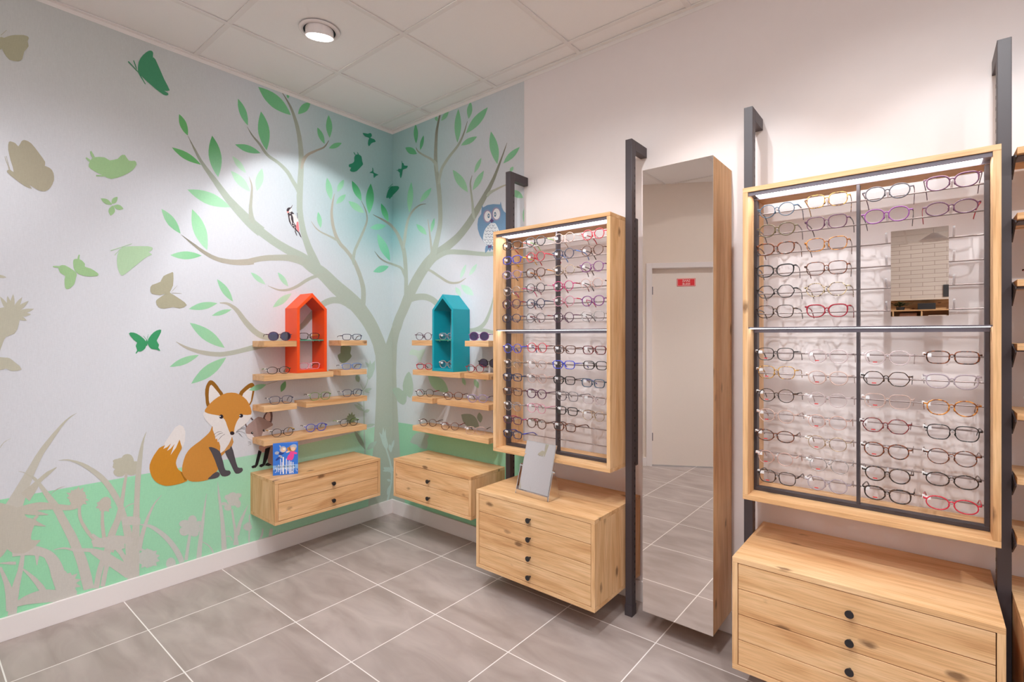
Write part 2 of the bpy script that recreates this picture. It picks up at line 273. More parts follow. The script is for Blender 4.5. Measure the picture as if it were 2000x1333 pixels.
MURAL=[
('A',0,-1,-1,[-24460,1000,24460,0,0,5720,-1500,-170,-2500,-230,-3500,-170,-2500,-70,-5000,0,-9460,-20]),
('B',0,-1,-1,[0,1000,12380,0,0,5900,-12380,-180]),
('A',1,0,0,[-13410,23800,10,160,0,150,-20,130,-30,130,-40,110,-60,100,-80,90,-90,80,-100,60,-10,-150,0,-150,10,-130,30,-130,50,-110,60,-100,70,-90,90,-80]),
('A',1,0,0,[-12770,22400,-130,140,-130,110,-140,100,-150,80,-150,60,-160,40,-170,20,-170,10,-180,-10,110,-130,130,-110,130,-100,140,-80,160,-60,160,-40,170,-20,180,-10]),
('A',1,1,2,[-11910,21930,0,90,300,2,60,290,4,30,280,7,0,260,9,-40,250,11,-70,240,13,-100,220,16,-130,200,18,-150,190,20,-90,-300,18,-60,-290,16,-30,-270,13,0,-260,11,40,-250,9,70,-230,7,100,-220,4,120,-210,2]),
('A',1,3,4,[-11260,20380,0,-210,190,2,-220,160,4,-220,120,7,-230,100,9,-250,50,11,-250,20,13,-250,-10,16,-270,-40,18,-270,-70,20,190,-180,18,200,-150,16,210,-120,13,220,-100,11,240,-60,9,250,-20,7,270,10,4,290,30,2]),
('A',1,3,4,[-12470,17780,0,30,300,2,0,290,4,-20,270,7,-50,250,9,-90,240,11,-110,220,13,-140,200,16,-170,180,18,-190,170,20,-20,-300,18,-10,-280,16,20,-260,13,50,-250,11,80,-240,9,120,-220,7,140,-200,4,160,-190,2]),
('A',1,5,6,[-10430,22530,0,-30,140,2,-50,120,4,-60,120,7,-70,100,9,-80,90,11,-100,70,13,-100,60,16,-120,50,18,-130,30,20,40,-130,18,50,-120,16,50,-120,13,70,-100,11,90,-90,9,90,-70,7,110,-60,4,110,-50,2]),
('A',1,5,6,[-10180,21510,0,-60,180,2,-80,160,4,-80,150,7,-100,130,9,-120,100,11,-140,90,13,-150,60,16,-160,50,18,-180,20,20,60,-170,18,70,-160,16,80,-150,13,100,-120,11,120,-110,9,130,-80,7,160,-70,4,160,-50,2]),
('A',1,5,6,[-9800,21620,0,120,160,2,90,150,4,80,160,7,60,160,9,30,160,11,10,160,13,-10,160,16,-30,150,18,-50,160,20,-120,-160,18,-100,-160,16,-70,-160,13,-60,-160,11,-30,-150,9,-10,-160,7,10,-160,4,30,-150,2]),
('A',1,7,8,[-13750,18490,0,-40,190,2,-50,180,4,-70,170,7,-80,140,9,-100,130,11,-110,110,13,-130,90,16,-140,80,18,-150,60,20,40,-190,18,50,-170,16,60,-160,13,80,-140,11,90,-130,9,120,-110,7,130,-100,4,140,-80,2]),
('A',1,7,8,[-12740,17450,0,-170,60,2,-170,50,4,-170,20,7,-160,10,9,-170,-20,11,-160,-40,13,-160,-60,16,-160,-80,18,-160,-100,20,150,-60,18,160,-50,16,160,-20,13,170,-10,11,160,20,9,170,40,7,160,60,4,170,80,2]),
('A',1,9,10,[-10310,25330,0,0,200,2,0,200,4,-30,180,7,-40,170,9,-60,150,11,-80,130,13,-100,130,16,-120,110,18,-130,100,20,0,-200,18,0,-190,16,30,-180,13,40,-170,11,60,-150,9,80,-140,7,100,-120,4,110,-120,2]),
('A',1,9,10,[-9230,24190,0,90,300,2,60,290,4,30,280,7,0,270,9,-40,250,11,-70,230,13,-110,220,16,-130,200,18,-170,180,20,-80,-310,18,-60,-290,16,-30,-270,13,0,-260,11,30,-250,9,80,-230,7,100,-210,4,130,-210,2]),
('A',1,9,10,[-9590,23920,0,-140,90,2,-140,80,4,-150,50,7,-150,40,9,-160,10,11,-170,-10,13,-170,-40,16,-170,-50,18,-180,-70,20,130,-90,18,140,-70,16,140,-60,13,150,-30,11,160,-10,9,160,10,7,180,30,4,180,50,2]),
('A',1,9,10,[-7740,26810,0,-130,260,2,-160,220,4,-170,190,7,-200,150,9,-230,110,11,-240,70,13,-270,30,16,-290,0,18,-300,-30,20,130,-240,18,140,-220,16,160,-180,13,200,-150,11,210,-120,9,250,-70,7,280,-40,4,300,-10,2]),
('A',1,9,10,[-7270,27030,0,160,70,2,140,90,4,130,90,7,110,100,9,90,120,11,70,130,13,60,140,16,40,150,18,20,160,20,-160,-80,18,-140,-80,16,-130,-90,13,-110,-110,11,-90,-120,9,-70,-120,7,-60,-140,4,-40,-150,2]),
('A',1,9,10,[-7910,27780,0,30,40,2,20,50,4,20,40,7,0,40,9,0,30,11,-10,30,13,-30,20,16,-20,20,18,-40,20,20,-30,-50,18,-20,-40,16,-20,-40,13,0,-40,11,0,-30,9,10,-30,7,20,-20,4,30,-30,2]),
('A',1,9,10,[-5460,25680,0,0,150,2,-10,130,4,-20,130,7,-40,120,9,-60,100,11,-70,90,13,-90,80,16,-100,70,18,-120,50,20,-10,-140,18,10,-140,16,20,-120,13,40,-120,11,60,-100,9,70,-90,7,90,-80,4,110,-70,2]),
('A',1,9,10,[-5100,26190,0,80,200,2,50,180,4,40,180,7,20,180,9,-10,160,11,-30,160,13,-60,150,16,-70,140,18,-100,130,20,-70,-190,18,-60,-190,16,-30,-180,13,-20,-180,11,10,-160,9,30,-150,7,60,-150,4,70,-140,2]),
('A',1,9,10,[-5150,25480,0,130,20,2,120,30,4,120,40,7,110,60,9,110,70,11,100,80,13,90,100,16,90,110,18,80,120,20,-130,-20,18,-130,-30,16,-120,-50,13,-120,-50,11,-100,-70,9,-100,-90,7,-90,-90,4,-90,-110,2]),
('A',1,11,12,[-4990,22070,0,50,190,2,30,190,4,20,170,7,-10,170,9,-40,160,11,-50,150,13,-80,140,16,-100,130,18,-120,130,20,-50,-190,18,-30,-190,16,-10,-170,13,10,-170,11,30,-160,9,60,-140,7,80,-150,4,100,-130,2]),
('A',1,11,12,[-4530,22730,0,120,90,2,100,90,4,90,100,7,70,100,9,60,100,11,30,110,13,20,110,16,0,120,18,-10,120,20,-120,-90,18,-100,-90,16,-90,-100,13,-80,-100,11,-50,-100,9,-40,-110,7,-10,-110,4,-10,-120,2]),
('A',1,11,12,[-4630,21910,0,140,50,2,120,60,4,110,70,7,90,70,9,80,90,11,70,100,13,50,110,16,50,120,18,20,120,20,-130,-50,18,-120,-60,16,-110,-70,13,-100,-80,11,-80,-90,9,-70,-90,7,-50,-110,4,-40,-120,2]),
('A',1,11,12,[-5740,20110,0,50,130,2,20,130,4,10,130,7,0,120,9,-20,110,11,-40,110,13,-50,100,16,-70,100,18,-80,90,20,-40,-130,18,-20,-130,16,-20,-130,13,10,-110,11,20,-120,9,30,-100,7,60,-110,4,60,-90,2]),
('A',1,11,12,[-2440,21700,0,-80,150,2,-100,130,4,-110,100,7,-120,90,9,-140,70,11,-160,40,13,-170,20,16,-180,0,18,-190,-10,20,70,-150,18,100,-120,16,100,-110,13,120,-90,11,140,-60,9,160,-40,7,170,-30,4,190,0,2]),
('A',1,13,14,[-2660,22520,0,0,190,2,-10,180,4,-40,170,7,-60,150,9,-90,140,11,-110,120,13,-130,100,16,-150,90,18,-170,80,20,0,-190,18,10,-180,16,40,-160,13,60,-150,11,80,-140,9,110,-120,7,130,-100,4,150,-100,2]),
('A',1,13,14,[-2030,21730,0,140,260,2,110,260,4,80,250,7,60,250,9,10,250,11,-20,230,13,-60,240,16,-80,220,18,-110,220,20,-140,-270,18,-120,-250,16,-80,-260,13,-50,-240,11,-10,-240,9,20,-240,7,50,-230,4,90,-220,2]),
('A',1,13,14,[-380,21440,0,20,190,2,-10,170,4,-20,160,7,-50,150,9,-70,130,11,-90,130,13,-120,110,16,-140,100,18,-150,90,20,-20,-180,18,10,-170,16,20,-160,13,40,-150,11,70,-130,9,100,-120,7,120,-120,4,130,-100,2]),
('A',1,15,16,[-580,21130,0,-170,30,2,-170,10,4,-160,0,7,-160,-20,9,-160,-50,11,-150,-60,13,-140,-90,16,-140,-100,18,-140,-120,20,170,-30,18,160,-20,16,160,0,13,150,20,11,160,50,9,150,60,7,150,90,4,140,100,2]),
('A',1,15,16,[-230,18580,0,0,270,2,-30,260,4,-60,240,7,-90,230,9,-130,200,11,-160,190,13,-190,170,16,-210,150,18,-240,130,20,0,-260,18,30,-250,16,60,-240,13,90,-220,11,120,-200,9,160,-190,7,190,-170,4,210,-160,2]),
('A',1,15,16,[-340,18170,0,-190,30,2,-180,0,4,-170,-20,7,-160,-30,9,-150,-60,11,-140,-90,13,-130,-100,16,-120,-120,18,-120,-130,20,180,-30,18,180,0,16,170,10,13,160,40,11,150,60,9,140,80,7,140,100,4,120,120,2]),
('A',1,17,18,[-11130,15020,0,-40,180,2,-50,180,4,-60,160,7,-80,150,9,-90,130,11,-110,120,13,-130,110,16,-130,100,18,-150,80,20,40,-180,18,50,-170,16,60,-150,13,80,-150,11,90,-140,9,110,-120,7,120,-110,4,140,-100,2]),
('A',1,17,18,[-11950,14890,0,-170,30,2,-180,20,4,-170,-10,7,-160,-20,9,-160,-40,11,-150,-60,13,-150,-90,16,-140,-90,18,-140,-120,20,170,-30,18,160,-10,16,160,0,13,160,20,11,160,40,9,160,60,7,150,80,4,150,100,2]),
('A',1,17,18,[-11210,14570,0,-130,0,2,-130,-10,4,-120,-10,7,-120,-30,9,-120,-50,11,-100,-50,13,-110,-70,16,-100,-80,18,-100,-80,20,120,-10,18,130,10,16,120,10,13,110,30,11,120,50,9,110,50,7,110,70,4,110,80,2]),
('A',1,17,18,[-11570,12390,0,-140,260,2,-150,230,4,-160,210,7,-180,180,9,-200,150,11,-210,120,13,-230,100,16,-230,80,18,-250,50,20,130,-240,18,140,-220,16,160,-200,13,170,-180,11,190,-150,9,220,-130,7,230,-110,4,250,-90,2]),
('A',1,17,18,[-12880,12030,0,-180,0,2,-180,-20,4,-160,-30,7,-160,-50,9,-160,-60,11,-140,-80,13,-140,-100,16,-130,-120,18,-120,-120,20,170,-10,18,160,20,16,170,20,13,160,50,11,150,60,9,150,90,7,140,100,4,140,110,2]),
('A',1,17,18,[-11490,11850,0,-270,-60,2,-250,-90,4,-230,-100,7,-220,-120,9,-190,-150,11,-180,-180,13,-150,-200,16,-150,-220,18,-120,-240,20,250,50,18,240,70,16,220,90,13,220,120,11,190,150,9,190,180,7,160,210,4,150,230,2]),
('A',1,19,1,[-9300,16130,0,-60,120,2,-70,110,4,-80,100,7,-80,80,9,-100,70,11,-100,60,13,-110,50,16,-120,40,18,-130,20,20,60,-120,18,60,-100,16,80,-100,13,80,-80,11,100,-80,9,100,-60,7,110,-40,4,130,-40,2]),
('A',1,19,1,[-7900,16110,0,-30,130,2,-30,120,4,-50,120,7,-60,100,9,-70,90,11,-90,90,13,-100,70,16,-110,60,18,-120,50,20,30,-130,18,30,-120,16,50,-110,13,60,-100,11,70,-90,9,90,-90,7,90,-70,4,110,-60,2]),
('A',1,19,1,[-7700,15720,0,-180,-50,2,-160,-60,4,-160,-70,7,-140,-90,9,-130,-100,11,-110,-120,13,-110,-140,16,-90,-140,18,-80,-160,20,170,40,18,170,60,16,150,70,13,140,80,11,130,110,9,120,120,7,100,130,4,100,150,2]),
('B',1,20,21,[2700,26660,0,80,140,2,60,140,4,40,140,7,20,150,9,0,160,11,-30,160,13,-60,160,16,-70,180,18,-90,170,20,-90,-130,18,-60,-140,16,-40,-140,13,-20,-150,11,0,-160,9,40,-160,7,50,-170,4,70,-170,2]),
('B',1,20,21,[3140,26090,0,110,80,2,90,90,4,80,90,7,50,90,9,40,110,11,20,110,13,10,120,16,-10,120,18,-30,130,20,-110,-70,18,-90,-90,16,-70,-90,13,-60,-90,11,-40,-110,9,-20,-110,7,-10,-120,4,20,-130,2]),
('B',1,20,21,[2780,25900,0,-70,150,2,-90,130,4,-110,110,7,-120,100,9,-140,80,11,-160,70,13,-180,50,16,-190,40,18,-210,20,20,80,-150,18,90,-130,16,110,-120,13,120,-100,11,140,-80,9,160,-60,7,180,-50,4,190,-40,2]),
('B',1,22,23,[4890,27650,0,40,30,2,30,40,4,20,40,7,0,30,9,-10,50,11,-30,40,13,-50,40,16,-60,50,18,-70,40,20,-40,-30,18,-30,-40,16,-20,-40,13,0,-30,11,10,-50,9,30,-40,7,50,-40,4,60,-50,2]),
('B',1,22,23,[5300,27560,0,140,0,2,130,10,4,120,20,7,90,40,9,80,50,11,60,60,13,50,80,16,30,90,18,20,100,20,-150,0,18,-120,-10,16,-120,-30,13,-90,-30,11,-80,-50,9,-70,-70,7,-40,-70,4,-30,-90,2]),
('B',1,22,23,[6840,25710,0,130,210,2,100,220,4,70,230,7,50,230,9,10,240,11,-30,250,13,-50,260,16,-80,270,18,-110,280,20,-130,-210,18,-100,-210,16,-80,-230,13,-40,-230,11,-10,-250,9,20,-250,7,60,-260,4,80,-270,2]),
('B',1,22,23,[7860,26990,0,110,90,2,90,90,4,70,100,7,40,110,9,20,120,11,-10,130,13,-20,130,16,-50,140,18,-70,150,20,-110,-80,18,-80,-90,16,-70,-100,13,-50,-110,11,-20,-120,9,10,-130,7,30,-130,4,50,-150,2]),
('B',1,22,23,[7630,26120,0,330,30,2,290,60,4,270,80,7,240,100,9,210,130,11,180,150,13,150,180,16,120,190,18,100,220,20,-300,-30,18,-290,-60,16,-260,-70,13,-240,-100,11,-220,-130,9,-180,-150,7,-160,-180,4,-130,-200,2]),
('B',1,22,23,[7170,25450,0,210,-40,2,200,-30,4,180,-10,7,180,0,9,150,30,11,150,40,13,130,60,16,130,80,18,110,90,20,-200,50,18,-190,30,16,-190,10,13,-170,0,11,-160,-20,9,-150,-50,7,-140,-60,4,-120,-80,2]),
('B',1,22,23,[10310,23560,0,70,230,2,40,220,4,10,230,7,-20,240,9,-60,230,11,-90,240,13,-130,250,16,-160,250,18,-190,250,20,-70,-220,18,-50,-230,16,-10,-240,13,20,-230,11,60,-240,9,100,-250,7,130,-240,4,160,-250,2]),
('B',1,22,23,[10780,23500,0,200,20,2,190,30,4,180,50,7,160,60,9,140,80,11,120,90,13,110,110,16,90,120,18,80,140,20,-200,-20,18,-190,-30,16,-170,-40,13,-160,-60,11,-140,-70,9,-130,-100,7,-110,-110,4,-90,-130,2]),
('B',1,24,25,[7800,22290,0,-40,220,2,-60,220,4,-90,210,7,-120,200,9,-150,190,11,-190,190,13,-220,170,16,-240,180,18,-280,160,20,40,-230,18,70,-220,16,90,-210,13,120,-210,11,160,-190,9,180,-180,7,220,-180,4,240,-160,2]),
('B',1,24,25,[8370,23420,0,130,60,2,110,70,4,100,70,7,80,90,9,70,90,11,50,100,13,40,110,16,20,120,18,10,120,20,-130,-60,18,-110,-60,16,-100,-80,13,-90,-80,11,-70,-90,9,-50,-110,7,-30,-110,4,-30,-110,2]),
('B',1,24,25,[8230,22340,0,190,70,2,180,80,4,150,90,7,130,100,9,100,120,11,80,130,13,60,150,16,40,150,18,30,170,20,-190,-70,18,-170,-70,16,-150,-90,13,-130,-110,11,-110,-110,9,-80,-140,7,-60,-140,4,-50,-160,2]),
('B',1,26,27,[1940,21890,0,150,220,2,120,220,4,90,220,7,60,230,9,30,240,11,-10,240,13,-40,250,16,-70,260,18,-90,270,20,-150,-210,18,-120,-220,16,-100,-220,13,-60,-230,11,-30,-240,9,10,-250,7,40,-250,4,70,-260,2]),
('B',1,26,27,[3090,22420,0,220,30,2,200,50,4,180,60,7,160,70,9,140,90,11,110,110,13,90,120,16,70,130,18,50,150,20,-210,-40,18,-200,-40,16,-170,-60,13,-160,-70,11,-140,-90,9,-110,-110,7,-100,-120,4,-70,-130,2]),
('B',1,26,27,[3820,20060,0,-40,140,2,-60,120,4,-80,120,7,-100,110,9,-120,100,11,-140,90,13,-170,80,16,-180,70,18,-200,70,20,50,-140,18,60,-130,16,80,-120,13,100,-110,11,120,-100,9,150,-90,7,160,-80,4,180,-70,2]),
('B',1,26,27,[4270,20160,0,100,90,2,90,90,4,70,100,7,50,100,9,40,100,11,20,120,13,10,110,16,-20,120,18,-20,120,20,-100,-80,18,-90,-90,16,-70,-100,13,-60,-100,11,-40,-100,9,-20,-120,7,0,-110,4,10,-120,2]),
('B',1,28,29,[7100,16760,0,120,90,2,100,80,4,90,90,7,80,100,9,60,100,11,40,110,13,30,110,16,10,120,18,0,120,20,-120,-80,18,-100,-80,16,-90,-90,13,-80,-100,11,-60,-100,9,-40,-110,7,-30,-110,4,-10,-120,2]),
('B',1,28,29,[7890,16910,0,140,50,2,120,50,4,110,70,7,100,70,9,80,80,11,60,90,13,50,90,16,30,110,18,30,110,20,-140,-50,18,-120,-50,16,-110,-70,13,-90,-70,11,-80,-80,9,-70,-90,7,-50,-100,4,-30,-100,2]),
('B',1,28,29,[8310,15630,0,-50,150,2,-60,130,4,-90,110,7,-100,100,9,-130,90,11,-140,70,13,-170,50,16,-190,40,18,-210,20,20,50,-150,18,70,-130,16,80,-120,13,110,-100,11,130,-90,9,150,-60,7,170,-50,4,180,-40,2]),
('B',1,28,29,[7170,15640,0,10,100,2,0,80,4,-20,90,7,-30,70,9,-60,70,11,-70,70,13,-90,50,16,-110,50,18,-130,50,20,-10,-90,18,0,-90,16,10,-90,13,40,-80,11,60,-70,9,70,-60,7,100,-50,4,100,-60,2]),
('B',1,18,18,[12310,21150,-50,120,-60,110,-80,100,-90,80,-100,70,-120,60,-130,40,-140,20,-160,20,50,-130,70,-110,70,-100,90,-90,110,-60,120,-60,130,-30,140,-30]),
('B',1,18,18,[12370,19700,10,90,0,100,0,100,0,110,0,110,0,110,0,110,0,120,0,120,0,-100,-20,-90,-50,-100,-20,-110,-20,-110,10,-110,10,-110,30,-120]),
('B',1,18,18,[11320,22880,70,0,60,10,50,20,40,20,20,30,20,40,0,40,-10,50,-10,60,-70,0,-60,-10,-50,-10,-40,-20,-30,-30,-10,-40,-10,-50,10,-50]),
('B',1,30,30,[7560,9860,30,70,20,70,0,60,-10,60,-20,60,-50,40,-60,50,-70,40,-90,30,-30,-70,-10,-70,-10,-60,10,-60,30,-50,50,-50,60,-40,70,-40]),
('B',1,30,30,[6020,9310,-80,240,-110,210,-150,180,-180,150,-230,110,-270,70,-310,40,-350,20,-390,-20,90,-250,120,-220,150,-190,200,-150,230,-110,270,-70,310,-30,330,-10]),
('B',1,30,30,[8720,9760,30,90,20,80,0,80,-20,70,-40,60,-60,50,-80,50,-100,40,-110,30,-30,-90,-10,-80,0,-80,20,-70,40,-60,60,-50,80,-50,90,-40]),
('B',1,30,30,[9370,10260,-20,30,-30,30,-30,30,-40,20,-40,20,-40,20,-50,10,-50,10,-50,0,30,-30,30,-30,30,-30,30,-20,40,-20,50,-20,40,-10,50,0]),
('B',1,31,31,[2290,11700,430,-50,220,-270,160,-220,110,110,120,250,250,360,120,290,-310,-50,-440,-110,-380,80,-320,50,-250,-190,-60,-220]),
('B',1,32,32,[2030,5460,320,-60,300,-20,280,10,260,40,230,80,200,130,180,160,160,190,140,230,-310,60,-290,30,-270,0,-250,-40,-240,-80,-200,-130,-190,-160,-170,-200]),
('B',1,32,32,[3810,5220,90,190,40,170,0,140,-40,110,-100,80,-140,60,-200,20,-240,10,-290,-30,-90,-190,-40,-160,0,-150,40,-110,100,-80,150,-60,200,-20,240,0]),
('B',1,33,33,[8780,7330,-50,200,-90,170,-110,140,-140,110,-170,70,-210,40,-250,-10,-270,-30,-300,-70,60,-210,80,-180,120,-140,150,-110,170,-70,220,-30,240,10,260,40]),
('B',1,33,33,[8900,7600,80,90,50,80,40,90,10,70,-10,70,-40,70,-60,60,-80,60,-110,50,-70,-90,-60,-80,-30,-80,-20,-80,20,-70,40,-70,60,-60,80,-60]),
('A',2,34,34,[-1820,12750,310,-1120,90,-1330,-30,-1740,-90,-1620,-120,-1710,-210,-1690,-240,-2540,1580,0,530,0,0,12690,-80,0,-280,-640,-270,-670,-330,650,-350,640,-530,-10,-510,0]),
('B',2,34,34,[0,1000,1460,0,-320,1320,-230,2030,-180,2050,-170,1860,-110,2290,110,1880,220,680,280,570,-580,0,-480,10]),
('a',2,35,34,[-13420,23780,0,30,-60,2,40,-80,4,40,-100,5,40,-100,7,50,-100,8,40,-110,9,50,-120,10,60,-120,12,60,-140,13,70,-140,14,90,-160,14,100,-170,15,120,-190,16,150,-200,16,150,-220,17,160,-210,18,140,-210,18,150,-210,18,160,-210,19,150,-210,19,160,-190,19,160,-180,19,160,-170,20,150,-170,20,170,-170,20,170,-170,20,170,-160,20,160,-140,20,160,-130,20,150,-110,20,130,-80,20,90,-70,20,380,550,20,-90,60,20,-130,80,20,-150,100,20,-150,100,20,-170,120,20,-180,140,20,-180,140,20,-180,150,20,-180,140,20,-170,150,19,-180,150,19,-170,160,19,-160,180,19,-170,190,18,-170,200,18,-170,200,18,-170,190,17,-180,190,16,-160,180,16,-140,170,15,-120,150,14,-90,150,14,-80,130,13,-70,120,12,-70,120,10,-70,100,9,-60,100,8,-50,90,7,-60,90,5,-50,90,4,-40,80,2,-40,50,0]),
('a',2,34,34,[-10450,19630,50,-40,70,-60,80,-80,90,-80,100,-70,100,-90,120,-90,150,-100,200,-120,220,-130,230,-140,230,-120,210,-110,200,-90,200,-100,200,-90,200,-110,210,-120,190,-110,180,-110,160,-110,150,-120,170,-130,180,-130,200,-110,180,-90,160,-90,150,-100,180,-150,190,-180,210,-200,210,-200,220,-180,220,-170,210,-170,210,-160,200,-160,200,-140,180,-140,180,-150,200,-190,210,-220,210,-220,190,-220,160,-210,140,-200,140,-210,140,-220,150,-280,150,-320,150,-290,90,-210,1010,320,-100,210,-140,310,-170,340,-160,310,-140,260,-150,250,-160,240,-170,250,-210,260,-220,260,-220,260,-240,230,-230,200,-220,170,-210,150,-210,150,-230,150,-240,160,-230,140,-210,150,-220,160,-230,180,-230,180,-240,170,-220,130,-210,100,-170,80,-160,80,-170,100,-170,110,-190,120,-220,110,-230,90,-230,80,-230,70,-220,80,-210,80,-210,90,-200,80,-200,100,-220,110,-220,140,-220,130,-180,110,-140,100,-100,80,-100,90,-90,70,-90,80,-90,70,-70,60,-50,50]),
('a',2,34,34,[-2500,14730,-40,80,-70,120,-90,150,-110,130,-120,110,-130,100,-130,70,-110,60,-100,40,-100,30,-120,20,-120,10,-130,20,-140,10,-150,10,-150,0,-160,0,-160,-10,-170,-10,-170,-30,-160,-50,-160,-60,-160,-70,-150,-90,-150,-100,-140,-110,-120,-110,-130,-120,-130,-130,-120,-130,-120,-140,-130,-140,-120,-160,-120,-150,-120,-150,-130,-130,-150,-120,-190,-110,-180,-110,-120,-70,150,-250,130,60,180,100,210,120,200,130,160,150,140,160,130,160,130,140,130,130,120,130,120,130,120,110,120,110,120,100,120,90,110,70,120,60,130,50,130,50,120,30,120,20,130,0,130,0,120,-10,110,-20,110,-40,100,-40,100,-40,70,-40,60,-40,50,-40,90,-40,100,-50,120,-40,110,-40,100,-30,110,-60,120,-80,110,-80,90,-60]),
('a',2,36,34,[-11830,14890,0,70,-10,1,110,-10,1,120,-20,2,100,-40,3,100,-60,4,110,-80,4,100,-90,5,100,-120,6,110,-140,6,110,-190,7,130,-190,8,130,-190,9,140,-170,9,140,-160,10,160,-160,11,160,-130,11,150,-110,12,160,-90,13,170,-60,14,180,-50,14,200,-20,15,210,-10,16,210,10,16,220,30,17,240,60,18,260,80,19,230,80,19,160,50,20,-110,340,20,-160,-50,19,-230,-70,19,-240,-70,18,-220,-50,17,-190,-30,16,-190,-20,16,-170,-10,15,-160,10,14,-140,40,14,-130,50,13,-130,70,12,-130,90,11,-140,110,11,-140,140,10,-140,150,9,-140,160,9,-140,160,8,-130,180,7,-140,180,6,-130,150,6,-140,120,5,-130,80,4,-130,70,4,-130,50,3,-130,20,2,-130,-10,1,-110,-20,1,-80,0,0]),
('a',2,36,34,[-13960,12740,0,80,-60,1,110,-110,1,140,-110,2,150,-100,3,170,-90,4,180,-80,4,200,-80,5,200,-60,6,220,-60,6,240,-40,7,240,-30,8,230,-20,9,220,10,9,200,30,10,210,30,11,210,40,11,220,50,12,230,50,13,230,50,14,230,50,14,240,50,15,240,50,16,260,50,16,260,80,17,300,120,18,320,150,19,290,140,19,210,100,20,-130,260,20,-200,-100,19,-290,-130,19,-320,-140,18,-280,-110,17,-240,-70,16,-240,-50,16,-240,-50,15,-250,-50,14,-230,-70,14,-230,-60,13,-220,-60,12,-220,-50,11,-200,-40,11,-200,-30,10,-190,-30,9,-200,-10,9,-210,10,8,-230,20,7,-230,40,6,-210,40,6,-200,40,5,-190,60,4,-180,50,4,-170,70,3,-150,70,2,-150,80,1,-130,70,1,-90,60,0]),
('a',2,34,36,[-5100,17170,0,-140,-10,1,-190,-10,2,-230,-10,2,-210,-40,3,-200,-60,4,-190,-70,5,-180,-90,6,-190,-100,7,-180,-110,8,-180,-130,8,-170,-130,9,-160,-110,10,-150,-90,11,-140,-80,12,-130,-60,12,-140,-60,13,-150,-40,14,-160,-30,15,-160,-20,16,-150,0,17,-180,30,18,-190,50,18,-170,50,19,-120,40,20,-10,-20,20,110,-50,19,170,-80,18,180,-70,18,180,-50,17,170,-20,16,180,0,15,170,20,14,170,40,13,160,50,12,150,60,12,150,80,11,160,90,10,170,110,9,180,130,8,170,120,8,170,100,7,170,90,6,180,80,5,170,70,4,170,40,3,180,30,2,210,0,2,190,0,1,130,-10,0]),
('a',2,34,36,[-6270,17800,0,-130,50,1,-180,70,2,-210,80,3,-220,60,4,-210,30,5,-200,20,6,-210,0,7,-210,0,8,-210,-20,9,-210,-30,10,-210,-30,11,-210,-30,12,-210,-40,13,-220,-30,14,-220,-50,15,-230,-60,16,-250,-80,17,-260,-90,18,-230,-90,19,-160,-50,20,70,-290,20,160,50,19,230,80,18,250,90,17,240,70,16,210,40,15,210,40,14,210,30,13,210,20,12,210,30,11,200,20,10,190,10,9,180,0,8,190,-20,7,170,-30,6,170,-30,5,170,-40,4,170,-60,3,190,-70,2,180,-70,1,120,-50,0]),
('a',2,36,35,[-10010,17630,0,-80,-20,0,-100,-20,0,-110,-30,0,-140,-30,0,-140,-30,0,-160,-30,0,-170,-30,0,-180,-20,1,-190,-10,1,-200,10,1,-200,10,2,-190,20,2,-180,50,3,-180,60,4,-170,80,5,-160,80,6,-160,90,7,-160,90,8,-150,110,10,-150,90,12,-150,100,13,-160,100,15,-140,90,18,-100,60,20,0,-10,20,80,-80,18,130,-110,15,140,-130,13,140,-120,12,140,-110,10,140,-120,8,150,-110,7,160,-110,6,160,-100,5,170,-90,4,190,-80,3,190,-60,2,200,-50,2,220,-20,1,210,-20,1,200,-10,1,190,10,0,190,10,0,160,20,0,150,20,0,150,20,0,120,30,0,110,30,0,70,10,0]),
('a',2,34,34,[-5520,17330,-80,140,-120,200,-120,230,-130,230,-120,220,-130,220,-130,240,-110,230,-90,220,-90,220,-80,230,-60,240,-60,270,-60,280,-40,290,-30,270,-20,270,-10,280,0,250,0,170,-370,-80,0,-170,10,-250,10,-290,20,-280,30,-280,40,-290,50,-290,50,-280,60,-260,70,-240,80,-240,80,-240,90,-250,100,-260,100,-250,110,-230,120,-230,130,-240,120,-190,90,-140]),
('a',2,34,35,[-6970,20930,0,-10,140,0,0,190,0,0,220,0,10,230,0,0,220,0,10,230,0,10,240,0,10,280,0,10,320,0,20,360,1,10,370,1,10,330,1,-10,290,1,-10,270,2,-20,250,2,-40,270,2,-40,270,3,-50,290,4,-70,270,4,-70,270,5,-90,260,6,-100,240,6,-100,230,7,-100,200,8,-100,170,10,-90,130,11,-100,120,12,-90,110,13,-100,110,15,-110,110,16,-90,100,18,-70,60,20,-10,-20,20,50,-70,18,80,-110,16,90,-120,15,80,-130,13,80,-120,12,80,-130,11,70,-140,10,80,-170,8,80,-210,7,80,-240,6,80,-250,6,60,-260,5,60,-260,4,50,-280,4,30,-280,3,30,-270,2,20,-260,2,10,-250,2,10,-250,1,-10,-280,1,-10,-330,1,-30,-360,1,-30,-360,0,-20,-320,0,-10,-280,0,-10,-250,0,0,-230,0,-10,-220,0,0,-230,0,0,-220,0,0,-190,0,0,-130,0]),
('a',2,36,35,[-7020,23630,0,40,110,0,60,160,0,60,160,0,60,140,0,40,100,0,40,90,1,50,80,1,70,90,1,120,120,2,160,120,2,170,120,3,150,120,4,150,100,5,140,90,7,130,90,8,130,120,10,110,150,12,80,160,15,70,150,17,50,100,20,-30,0,20,-60,-90,17,-80,-140,15,-110,-150,12,-100,-120,10,-110,-90,8,-130,-80,7,-140,-90,5,-150,-90,4,-170,-110,3,-180,-120,2,-170,-120,2,-140,-120,1,-110,-120,1,-90,-100,1,-60,-120,0,-60,-120,0,-40,-150,0,-20,-180,0,-20,-150,0,-10,-110,0]),
